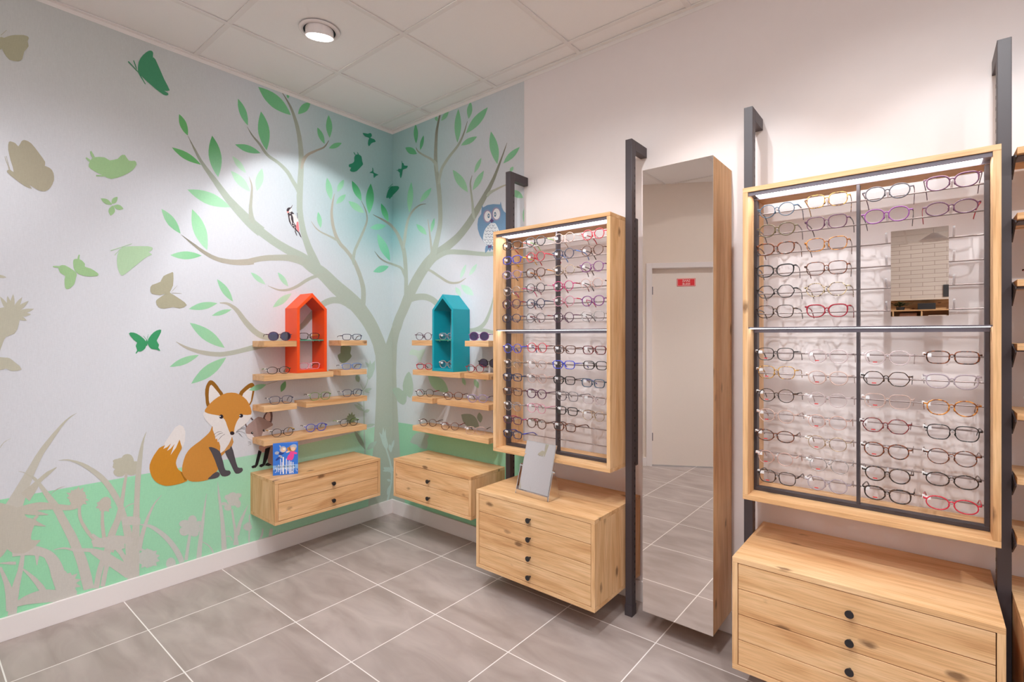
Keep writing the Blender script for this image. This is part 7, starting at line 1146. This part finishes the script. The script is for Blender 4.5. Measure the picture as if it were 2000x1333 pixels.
def lens_mesh(sh, side, mat):
    k = ('l', sh, side, mat.name)
    if k in CACHE: return CACHE[k]
    P, cx, a, b = outline(sh, side, grow=.0003); bm = bmesh.new()
    F = [bm.verts.new((x, -.0005-.0012*(1-((abs(x)-cx)/a)**2*.5), z)) for x, z in P]; K = [bm.verts.new((x, .0006, z)) for x, z in P]
    c0 = bm.verts.new((side*cx, -.0022, 0)); c1 = bm.verts.new((side*cx, .0004, 0)); n = len(P)
    for i in range(n):
        j = (i+1) % n
        for f in (bm.faces.new((c0, F[i], F[j])), bm.faces.new((c1, K[j], K[i]))): f.smooth = True
    bmesh.ops.translate(bm, vec=(0, 0, b+.003), verts=bm.verts[:])
    me = bpy.data.meshes.new('lens'); bm.to_mesh(me); bm.free(); me.materials.append(mat); CACHE[k] = me; return me
def temple_mesh(sh, side, mat):
    k = ('t', sh, side, mat)
    if k in CACHE: return CACHE[k]
    a, b, e, rim, cx, kd = SH[sh]; z0 = (b*.42 if kd != 'c' else b*.75)+b+.004; bm = bmesh.new()
    thin = 'metal' in mat
    P = [(side*.0684, .006, z0), (side*.0684, .030, z0), (side*.0680, .062, z0-.001), (side*.067, .088, z0-.003), (side*.066, .104, z0-.008), (side*.0645, .120, z0-.018), (side*.063, .134, max(.0025, z0-.036))]
    h = [.0026, .0022, .0019, .0019, .0022, .0026, .0022]; w = .0010
    if thin: h = [.0013]*4+[.002]*3
    sweep(bm, P, [[(-hh, -w), (hh, -w), (hh, w), (-hh, w)] for hh in h], up=(1, 0, 0))
    me = bpy.data.meshes.new('temple'); bmesh.ops.recalc_face_normals(bm, faces=bm.faces); bm.to_mesh(me); bm.free(); me.materials.append(GM[mat]); CACHE[k] = me; return me
def small_mesh(key, fn, mats):
    if key in CACHE: return CACHE[key]
    bm = bmesh.new(); fn(bm); me = bpy.data.meshes.new(key); bm.to_mesh(me); bm.free()
    for m in mats: me.materials.append(m)
    CACHE[key] = me; return me
def link(me, name, parent):
    o = bpy.data.objects.new(name, me); COL.objects.link(o); o.parent = parent; return o
def glasses(sh, mat, label, group, loc, rz=0, tmat=None, tag=True, mark=False, sun=False, cat='eyeglasses', tilt=0):
    t = thing('sunglasses' if sun else 'eyeglasses', label, cat if not sun else 'sunglasses', loc, rz, group)
    t.rotation_euler = (tilt, 0, rz)
    link(front_mesh(sh, mat), 'frame_front', t)
    lm = SUNL if sun else GLASS
    for s in (-1, 1):
        link(lens_mesh(sh, s, lm), 'lens', t); link(temple_mesh(sh, s, tmat or mat), 'temple', t)
    if tag:
        zc = SH[sh][1]*1.35
        def tg(bm):
            abox(bm, -.0715, -.0652, .010, .0215, zc+.002, zc+.011); abox(bm, -.0655, -.050, .0195, .0203, zc-.004, zc+.008)
        link(small_mesh('price_tag'+sh, tg, [PAPERW]), 'price_tag', t)
    if mark:
        link(small_mesh('lens_sticker'+sh, lambda bm: abox(bm, -.0385, -.0265, -.0030, -.0024, .0075, .0105), [RED]), 'lens_sticker', t)
    return t

# ------------------------------------------------------------------ display frames
def rods_z(): return [1.777, 1.6945, 1.6205, 1.544, 1.469, 1.3925], [1.242, 1.163, 1.0885, 1.011, .935, .861, .784]
UP, LO = rods_z()
def display_frame(x0, x1, label, hooks):
    z0, z1, yf, yb, th = .693, 1.863, -.308, -.07, .018
    t = thing('eyewear_display', label, 'eyewear display', ((x0+x1)/2, -.19, z0), 0, 'open oak display frames with eyeglasses')
    local(t, 'top_panel', B(x0, x1, yf, yb, z1-th, z1), WX, bevel=.0008); local(t, 'bottom_panel', B(x0, x1, yf, yb, z0, z0+th), WX, bevel=.0008)
    local(t, 'side_panel', B(x0, x0+th, yf, yb, z0+th+.0003, z1-th-.0003), WZ, bevel=.0008)
    local(t, 'side_panel', B(x1-th, x1, yf, yb, z0+th+.0003, z1-th-.0003), WZ, bevel=.0008)
    xa, xb = x0+th, x1-th; xm = (xa+xb)/2+.001
    for nm, a, b in (('upright', xa+.001, xa+.012), ('upright', xm-.0048, xm+.0048), ('upright', xb-.012, xb-.001)):
        local(t, nm, B(a, b, -.224, -.192, z0+th+.0145, z1-th-.0145), STEEL, bevel=.0008)
    local(t, 'bottom_rail', B(xa+.001, xb-.001, -.224, -.192, z0+th+.0005, z0+th+.014), STEEL, bevel=.0008)
    # lit bar under the top panel
    lb = local(t, 'light_bar', lambda bm: (abox(bm, xa+.0005, xb-.0005, -.303, -.297, z1-th-.014, z1-th-.0003), abox(bm, xa+.0005, xb-.0005, -.297, -.226, z1-th-.006, z1-th-.0003), abox(bm, xa+.0005, xb-.0005, -.226, -.2245, z1-th-.014, z1-th-.0003)), STEELG)
    sub(lb, t, 'diffuser', B(xa+.02, xb-.02, -.296, -.2265, z1-th-.0095, z1-th-.0065), LED)
    zs = 1.3395
    ms = local(t, 'middle_bar', lambda bm: (abox(bm, xa+.0005, xb-.0005, -.303, -.2255, zs-.0045, zs), abox(bm, xa+.0005, xb-.0005, -.228, -.2255, zs-.020, zs-.0045)), STEELG, bevel=.0004)
    sub(ms, t, 'diffuser', B(xa+.004, xb-.004, -.296, -.262, zs-.0062, zs-.0047), LEDB)
    for z in UP+LO:
        def rod(bm):
            for a, b in ((xa+.0125, xm-.005), (xm+.005, xb-.0125)): cyl(bm, (a, -.204, z), (b, -.204, z), .0027, 8)
        local(t, 'hanging_rail', rod, ALU)
    if x0 < 2: local(t, 'mounting_plate', B(x1+.002, x1+.034, -.1235, -.098, z0+.003, z1-.002), STEEL)
    for (hx, hz, zb) in hooks:
        def hk(bm):
            sweep(bm, [(hx, -.2065, hz), (hx, -.212, hz+.001), (hx, -.232, (hz+zb)/2), (hx, -.243, zb-.004), (hx, -.2445, zb+.002)], [(-.0009, -.003), (.0009, -.003), (.0009, .003), (-.0009, .003)], up=(1, 0, 0))
        local(t, 'hook', hk, CLEARP if zb-hz > -.9 else ALU)
    return t
ROWN = ['top row', 'second row', 'third row', 'fourth row', 'fifth row', 'sixth row', 'bottom row']
COLN = ['far-left column', 'centre-left column', 'centre-right column', 'far-right column']
def place_frame_glasses(rows_up, rows_lo, frame_word, group, mark):
    hooks = []
    for part, rows, zr, nrows in (('upper half', rows_up, UP, 6), ('lower half', rows_lo, LO, 7)):
        for ri, row in enumerate(rows):
            for g in row:
                if g is None: continue
                ci, x, z, sh, mat, tm = g
                b = SH[sh][1]
                rn = 'bottom row' if ri == nrows-1 else ROWN[ri]
                lab = '%s %s eyeglasses, %s, %s, %s of %s' % (mat, sh, rn, COLN[ci], part, frame_word)
                z_o = z-b-.003
                tl = R(-7) if part == 'upper half' else R(-3)
                glasses(sh, mat, lab, group, (x, -.252, z_o), R(random.uniform(-2.5, 2.5)), tm, tag=(part == 'lower half' or frame_word.startswith('small')), mark=(mark and part == 'lower half' and ci < 3), tilt=R(random.uniform(-1, 1)))
                hooks.append((x, zr[ri], z+b*.18))
    return hooks
SW, BW = 'small display frame', 'large display frame'
hs = place_frame_glasses(SMALL_UP, SMALL_LO, SW, 'eyeglasses in the smaller display frame', False)
for x, z in ((1.509, .792), (1.681, .792), (1.842, .792), (1.842, .868)): hs.append((x, z-.008, z+.004))
hb = place_frame_glasses(BIG_UP, BIG_LO, BW, 'eyeglasses in the larger display frame', True)
for z in UP[2:]: hb += [(2.955, z, z+.028), (3.125, z, z+.028)]
display_frame(1.268, 1.966, 'smaller open oak display frame with lit bars, above the tilting mirror', hs)
display_frame(2.523, 3.226, 'larger open oak display frame with lit bars, at the right', hb)

# small mirror clipped into the larger frame
t = thing('hanging_mirror', 'small frameless mirror hung on the rails of the larger display frame', 'mirror', (3.04, -.212, 1.372))
m1 = local(t, 'mirror_plate', B(2.966, 3.113, -.2150, -.2110, 1.372, 1.657), [MIRROR, EDGE])
for p in m1.data.polygons:
    if abs(p.normal.y) < .5: p.material_index = 1
local(t, 'back_clip', lambda bm: [abox(bm, a, a+.012, -.2108, -.2065, 1.52, 1.58) for a in (2.99, 3.08)], STEELG)

# eyewear on the corner shelves.  wall A faces +x (rotation +90 deg), wall B faces -y
GA, GB = 'eyewear on the shelves left of the trunk', 'eyewear on the shelves right of the trunk'
RA = R(90)
S1, S2, S3, S4 = ZS
e = .0008
def ga(y, z, sh, mat, lab, tm=None, x=.118, dr=0, **k): glasses(sh, mat, lab, GA, (x, y, z+e), RA+R(dr), tm, **k)
def gb(x, z, sh, mat, lab, tm=None, y=-.118, dr=0, **k): glasses(sh, mat, lab, GB, (x, y, z+e), R(dr), tm, **k)
ga(-.905, S1, 'large round', 'plum', 'purple-framed sunglasses with blue-violet lenses left of the orange house', tag=False, sun=True, dr=-14, x=.125)
ga(-.418, S1, 'rectangular', 'navy', 'dark blue rectangular eyeglasses on the shelf right of the orange house', 'brown', tag=False, dr=-16)
ga(-.714, 1.283, 'rectangular', 'dark tortoise', 'dark rectangular eyeglasses with yellow temples on the glass shelf in the orange house', 'yellow', tag=False, dr=-4, x=.112)
ga(-.712, S2+.018, 'rectangular', 'pink', 'pale pink rectangular eyeglasses at the bottom of the orange house', 'brown', tag=False, dr=-6, x=.112)
ga(-.908, S2, 'oval', 'black', 'black oval eyeglasses with green temples left below the orange house', 'green', dr=-12)
ga(-.420, S2+.002, 'rectangular', 'sky blue', 'light blue rectangular eyeglasses on the low shelf right of the orange house', 'navy', dr=-14)
ga(-.893, S3, 'square', 'navy', 'dark blue square eyeglasses on the short third-row shelf by the fox ear', dr=-14)
ga(-.645, S3, 'square', 'green', 'dark eyeglasses with green rims on the third-row shelf below the orange house', 'black', dr=-12)
ga(-.415, S3, 'square', 'navy', 'dark grey-blue eyeglasses on the third-row shelf next to the mural trunk', 'grey', dr=-16)
ga(-.884, S4, 'round', 'black', 'black round eyeglasses with yellow temples above the blue booklet', 'yellow', dr=-12)
ga(-.672, S4, 'panto', 'blue', 'blue-black eyeglasses in the middle of the lowest shelf left of the trunk', 'navy', dr=-14)
ga(-.440, S4, 'round', 'black', 'black round eyeglasses with lime temples on the lowest shelf next to the trunk', 'lime green', dr=-12)
gb(.487, S1, 'round', 'plum', 'purple round eyeglasses on the shelf left of the teal house', tag=False, dr=18)
gb(.988, S1, 'large round', 'purple', 'purple sunglasses with violet lenses on the shelf right of the teal house', 'lilac', tag=False, sun=True, dr=22)
gb(.704, 1.283, 'rectangular', 'clear grey', 'pale clear eyeglasses on the glass shelf in the teal house', tag=True, dr=8, y=-.112)
gb(.704, S2+.018, 'round', 'clear beige', 'pale clear eyeglasses at the bottom of the teal house', 'deep red', tag=True, dr=8, y=-.112)
gb(.494, S2, 'oval', 'red', 'reddish oval eyeglasses on the shelf left below the teal house', 'plum', tag=False, dr=14)
gb(.962, S2+.002, 'round', 'deep red', 'red round eyeglasses in front of the raised dark sunglasses', 'brown', tag=False, dr=14, y=-.125)
gb(.500, S3, 'round', 'dark tortoise', 'dark round eyeglasses on the short third-row shelf right of the trunk', 'red', dr=30)
gb(.768, S3+.001, 'panto', 'brown tortoise', 'brown eyeglasses on the left end of the longer third-row shelf', 'plum', dr=30)
gb(.975, S3+.001, 'panto', 'lilac', 'grey-violet eyeglasses on the right end of the longer third-row shelf', 'navy', dr=24)
gb(.530, S4, 'round', 'brown', 'brown round eyeglasses on the left end of the lowest shelf right of the trunk', 'black', dr=26)
gb(.737, S4, 'round', 'brown tortoise', 'brown round eyeglasses in the middle of the lowest shelf right of the trunk', 'deep red', dr=26)
gb(.958, S4, 'square', 'rose gold', 'pinkish square eyeglasses on the right end of the lowest shelf right of the trunk', 'black', dr=26)
# sunglasses raised on a small clear stand
t = thing('eyewear_stand', 'small clear stand holding dark sunglasses below the teal house', 'stand', (1.02, -.07, S2+.002))
def st(bm):
    abox(bm, 1.0, 1.05, -.085, -.045, S2+.0024, S2+.005); abox(bm, 1.018, 1.030, -.068, -.064, S2+.005, S2+.052)
local(t, 'stand_body', st, CLEARP)
glasses('large round', 'black', 'large dark sunglasses raised on a stand right below the teal house', GB, (1.024, -.073, S2+.034), R(24), None, tag=False, sun=True)
GR = 'eyeglasses on the right-edge shelves'
glasses('panto', 'brown tortoise', 'brown eyeglasses with pale temples on the third shelf at the right edge', GR, (3.352, -.15, ZR[2]+e), R(-14), 'pink', tag=False)
glasses('panto', 'black', 'dark eyeglasses with pale temples on the fourth shelf at the right edge', GR, (3.362, -.13, ZR[3]+e), R(-14), 'rose gold', tag=False)
glasses('square', 'navy', 'dark blue eyeglasses with price tag on the fifth shelf at the right edge', GR, (3.360, -.12, ZR[4]+e), R(-14), 'navy')
glasses('panto', 'brown tortoise', 'brown eyeglasses with price tag on the lowest shelf at the right edge', GR, (3.362, -.11, ZR[6]+e), R(-14))

# ------------------------------------------------------------------ tilting table mirror
z0 = .5205
t = thing('tilting_mirror', 'tilting chrome table mirror on the four-drawer cabinet', 'mirror', (1.575, -.32, z0))
MT = Matrix.Translation((1.573, -.335, z0)) @ Matrix.Rotation(R(-3.5), 4, 'Z')
def base(bm):
    abox(bm, -.100, .100, -.035, .055, 0, .004, M=MT)
    abox(bm, -.100, .100, -.037, -.033, 0, .022, M=MT)
local(t, 'base_plate', base, CHROME, bevel=.0008)
for s in (-1, 1):
    def arm(bm):
        vs = [bm.verts.new(MT @ Vector((s*(.1025+q), y, z))) for q in (0, .003) for y, z in ((-.036, 0), (.054, 0), (.018, .140), (.004, .140))]
        bm.faces.new(vs[:4]); bm.faces.new(vs[4:][::-1])
        for k in range(4): bm.faces.new((vs[k], vs[(k+1) % 4], vs[4+(k+1) % 4], vs[4+k]))
    local(t, 'side_arm', arm, CHROME)
    local(t, 'pivot_screw', lambda bm: cyl(bm, MT @ Vector((s*.095, .011, .130)), MT @ Vector((s*.112, .011, .130)), .006, 14), CHROME)
TL = MT @ Matrix.Translation((0, .011, .130)) @ Matrix.Rotation(R(-15.5), 4, 'X')
local(t, 'mirror_frame', lambda bm: (abox(bm, -.095, .095, -.004, .004, -.115, .128, M=TL)), CHROME, bevel=.001)
local(t, 'mirror_face', B(-.091, .091, -.0052, -.0041, -.111, .124, M=TL), MIRROR)

# ------------------------------------------------------------------ blue booklet standing open
zb = .5085
t = thing('booklet', 'blue reading-test booklet with two cartoon swimmers standing on the left cabinet', 'booklet', (.211, -.912, zb))
BLUE = plain('cover_blue', (52, 118, 214), .35); LBL = plain('cover_pale_blue', (130, 178, 232), .4); INK = plain('cover_ink', (38, 44, 78), .5)
PK = plain('cover_pink', (232, 70, 150), .4); GY = plain('cover_grey', (176, 180, 196), .4); SKN = plain('cover_skin', (240, 196, 160), .5); HR = plain('cover_hair', (196, 130, 60), .5); DBL = plain('cover_dark_blue', (34, 60, 140), .4)
p0, p1 = Vector((.176, -.968, 0)), Vector((.246, -.856, 0)); u = (p1-p0).normalized(); w_ = (p1-p0).length; n_ = Vector((u.y, -u.x, 0))
MB_ = Matrix(((u.x, n_.x, 0, p0.x), (u.y, n_.y, 0, p0.y), (0, 0, 1, zb), (0, 0, 0, 1)))   # x along the cover, y out of it
hB = .183
local(t, 'front_cover', B(0, w_, -.0012, 0, 0, hB, M=MB_), BLUE)
M2 = MB_ @ Matrix.Rotation(R(-11), 4, 'Z')
local(t, 'back_cover', B(0, w_, -.0030, -.0018, 0, hB, M=M2), BLUE)
local(t, 'pages', B(.001, w_-.003, -.0085, -.0045, .001, hB-.002, M=MB_ @ Matrix.Rotation(R(-4), 4, 'Z')), PAPERW)
def art(bm):
    def rect(a, b, c, d, mi, y=.0003): abox(bm, a*w_, b*w_, 0.0001, y, c*hB, d*hB, mi, MB_)
    rect(0, 1, .17, .31, 1, .0002)
    for cx, hh, ww in ((.15, .30, .02), (.22, .33, .02), (.30, .50, .025), (.41, .56, .05), (.53, .50, .03), (.66, .44, .03), (.72, .40, .04), (.80, .38, .03), (.36, .40, .02), (.60, .42, .02)):
        rect(cx-ww/2, cx+ww/2, .03 if ww > .024 else .10, hh, 0)
    for k in range(26): cx = .06+.9*random.random(); cz = .04+.2*random.random(); rect(cx, cx+.02, cz, cz+.03, random.choice((0, 0, 1, 6)), .00025)
    def disc(cx, cz, rx, rz, mi, y, rot=0.):
        vs = []
        for i in range(18):
            a = 2*math.pi*i/18; x = rx*math.cos(a); z = rz*math.sin(a)
            vs.append(bm.verts.new(MB_ @ Vector(((cx*w_+x*math.cos(rot)-z*math.sin(rot)), y, cz*hB+x*math.sin(rot)+z*math.cos(rot)))))
        f = bm.faces.new(vs); f.material_index = mi
    # two generic swimmers, grey-blue and pink
    disc(.30, .58, .012, .007, 2, .0004, -.6); disc(.20, .52, .016, .006, 7, .0004, .7); disc(.16, .70, .012, .009, 2, .00045); disc(.34, .69, .016, .010, 7, .0005, .4)
    disc(.40, .80, .018, .018, 2, .0006); disc(.42, .79, .013, .013, 4, .0007); disc(.44, .81, .006, .006, 0, .0008); disc(.30, .88, .004, .012, 2, .0006, .5)
    disc(.76, .68, .016, .011, 3, .0004, .9); disc(.66, .55, .011, .020, 3, .00045, -.5); disc(.76, .54, .009, .020, 3, .00046, -.35); disc(.88, .66, .012, .006, 3, .00047, -.2); disc(.60, .72, .012, .005, 4, .00047, .3)
    disc(.78, .82, .020, .019, 5, .0006); disc(.82, .86, .018, .015, 2, .00065, .3); disc(.80, .80, .012, .012, 4, .0007); disc(.64, .80, .010, .012, 5, .0006, .8)
local(t, 'cover_picture', art, [PAPERW, LBL, GY, PK, SKN, HR, INK, DBL])
for tx, sz, cx, cz, al, mt in (('Test de lecture', .0165, .5, .262, 'CENTER', INK), ('de lecture', .011, .74, .222, 'CENTER', PAPERW)):
    if tx == 'de lecture': continue
    o = (MB_ @ Vector((cx*w_, .0009, cz*hB)))-t.location
    M = Matrix(((u.x, 0, n_.x, o.x), (u.y, 0, n_.y, o.y), (0, 1, 0, o.z), (0, 0, 0, 1)))
    me = text_bm(tx, sz, M, .0002); me.materials.append(mt); q = bpy.data.objects.new('cover_lettering', me); COL.objects.link(q); q.parent = t

# ------------------------------------------------------------------ what the small mirror shows at the far end of the shop
DARKP = plain('poster_dark', (46, 44, 46), .5); TAN = plain('box_tan', (188, 140, 110), .6); LEAF = plain('plant_green', (70, 84, 52), .7)
t = thing('wall_sign', 'black rectangular sign on the white brick wall, seen in the small mirror', 'sign', (3.30, YF+.01, 1.93))
local(t, 'sign_board', B(3.255, 3.335, YF+.002, YF+.02, 1.93, 2.12), DARKP)
t = thing('wall_cabinet', 'oak cabinet with cubbyholes before the brick wall, seen in the small mirror', 'cabinet', (3.1, YF+.2, 0))
BOARD = plain('cream_board', (226, 208, 192), .5)
def carc(bm):
    abox(bm, 2.25, 4.2, YF+.004, YF+.02, 0, 1.88); abox(bm, 2.25, 4.2, YF+.02, YF+.4, 0, 1.2)
    for x in (2.25, 2.62, 2.98, 3.34, 3.70, 4.18): abox(bm, x, x+.02, YF+.02, YF+.35, 1.2, 1.72)
    for z in (1.2, 1.45, 1.70): abox(bm, 2.25, 4.2, YF+.02, YF+.36, z, z+.02)
local(t, 'carcass', carc, WX)
local(t, 'top_board', B(2.22, 4.23, YF+.004, YF+.2, 1.88, 1.905), BOARD, bevel=.002)
BRN = plain('box_brown', (140, 92, 66), .6)
for i, (x, z, h, m, lab) in enumerate(((2.45, 1.4705, .2, TAN, 'tan carton in the leftmost cubbyhole of the far cabinet'), (2.82, 1.4705, .2, BRN, 'brown carton in the second cubbyhole of the far cabinet'), (3.18, 1.4705, .16, BOARD, 'cream carton in the third cubbyhole of the far cabinet'), (3.54, 1.4705, .2, BRN, 'brown carton in the fourth cubbyhole of the far cabinet'), (3.05, 1.7205, .1, DARKP, 'black carton on top of the far cabinet, under the cream board'), (3.45, 1.7205, .08, TAN, 'low tan carton on top of the far cabinet, under the cream board'))):
    o = box('display_carton', x-.11, x+.11, YF+.06, YF+.3, z, z+h, m, bevel=.003); o['label'] = lab; o['category'] = 'box'; o['group'] = 'cartons in the far cabinet'
t = thing('potted_plant', 'dark green plant on the far cabinet, seen in the small mirror', 'plant', (2.72, YF+.25, 1.7205))
local(t, 'pot', lambda bm: cyl(bm, (2.72, YF+.25, 1.7205), (2.72, YF+.25, 1.77), .05, 16, .06), DARKP)
def fol(bm):
    for i in range(90):
        a = random.uniform(0, 6.28); r = random.uniform(.02, .17); c = Vector((2.72+r*math.cos(a), YF+.27+.4*r*math.sin(a), 1.79+random.uniform(0, .06)))
        d = Vector((math.cos(a), math.sin(a)*.5, random.uniform(-.2, .4))).normalized()*.04; s = Vector((-d.y, d.x, 0)).normalized()*.018
        vs = [bm.verts.new(q) for q in (c-d, c+s, c+d, c-s+Vector((0, 0, .004)))]; bm.faces.new(vs)
local(t, 'foliage', fol, LEAF)
for i, (y, lab) in enumerate(((-5.0, 'nearest of the cone pendant lamps seen in the small mirror'), (-6.2, 'middle of the cone pendant lamps seen in the small mirror'), (-7.4, 'farthest of the cone pendant lamps seen in the small mirror'))):
    t = thing('pendant_lamp', lab, 'ceiling light', (3.13, y, H-.2), 0, 'cone pendant lamps at the far end')
    local(t, 'cord', lambda bm: cyl(bm, (3.13, y, H-.06), (3.13, y, H-.0005), .004, 8), BASE)
    local(t, 'shade', lambda bm: cyl(bm, (3.13, y, H-.16), (3.13, y, H-.06), .17, 28, .03), BASE)
    local(t, 'bulb', lambda bm: cyl(bm, (3.13, y, H-.165), (3.13, y, H-.1605), .05, 20), BASE)

# ------------------------------------------------------------------ camera, world, view
YAW = R(39.4)
cd = bpy.data.cameras.new('camera'); cam = bpy.data.objects.new('camera', cd); COL.objects.link(cam)
cam.location = (3.0610, -2.3321, 1.308); cam.rotation_euler = (R(90), 0, YAW)
cd.sensor_width = 36; cd.lens = 36*988/2000; cd.shift_y = -10.5/2000; cd.clip_start = .02; cd.clip_end = 60
scene.camera = cam
w = bpy.data.worlds.new('world'); scene.world = w; w.use_nodes = True
w.node_tree.nodes['Background'].inputs[0].default_value = (.93, .96, 1, 1); w.node_tree.nodes['Background'].inputs[1].default_value = 1.7
scene.view_settings.view_transform = 'Standard'; scene.view_settings.look = 'None'; scene.view_settings.gamma = 1; scene.view_settings.use_curve_mapping = False
scene.view_settings.exposure = -.25
cy = scene.cycles
cy.max_bounces = 12; cy.diffuse_bounces = 6; cy.glossy_bounces = 5; cy.transmission_bounces = 6; cy.transparent_max_bounces = 24
cy.sample_clamp_indirect = 4; cy.caustics_reflective = False; cy.caustics_refractive = False; cy.use_denoising = True
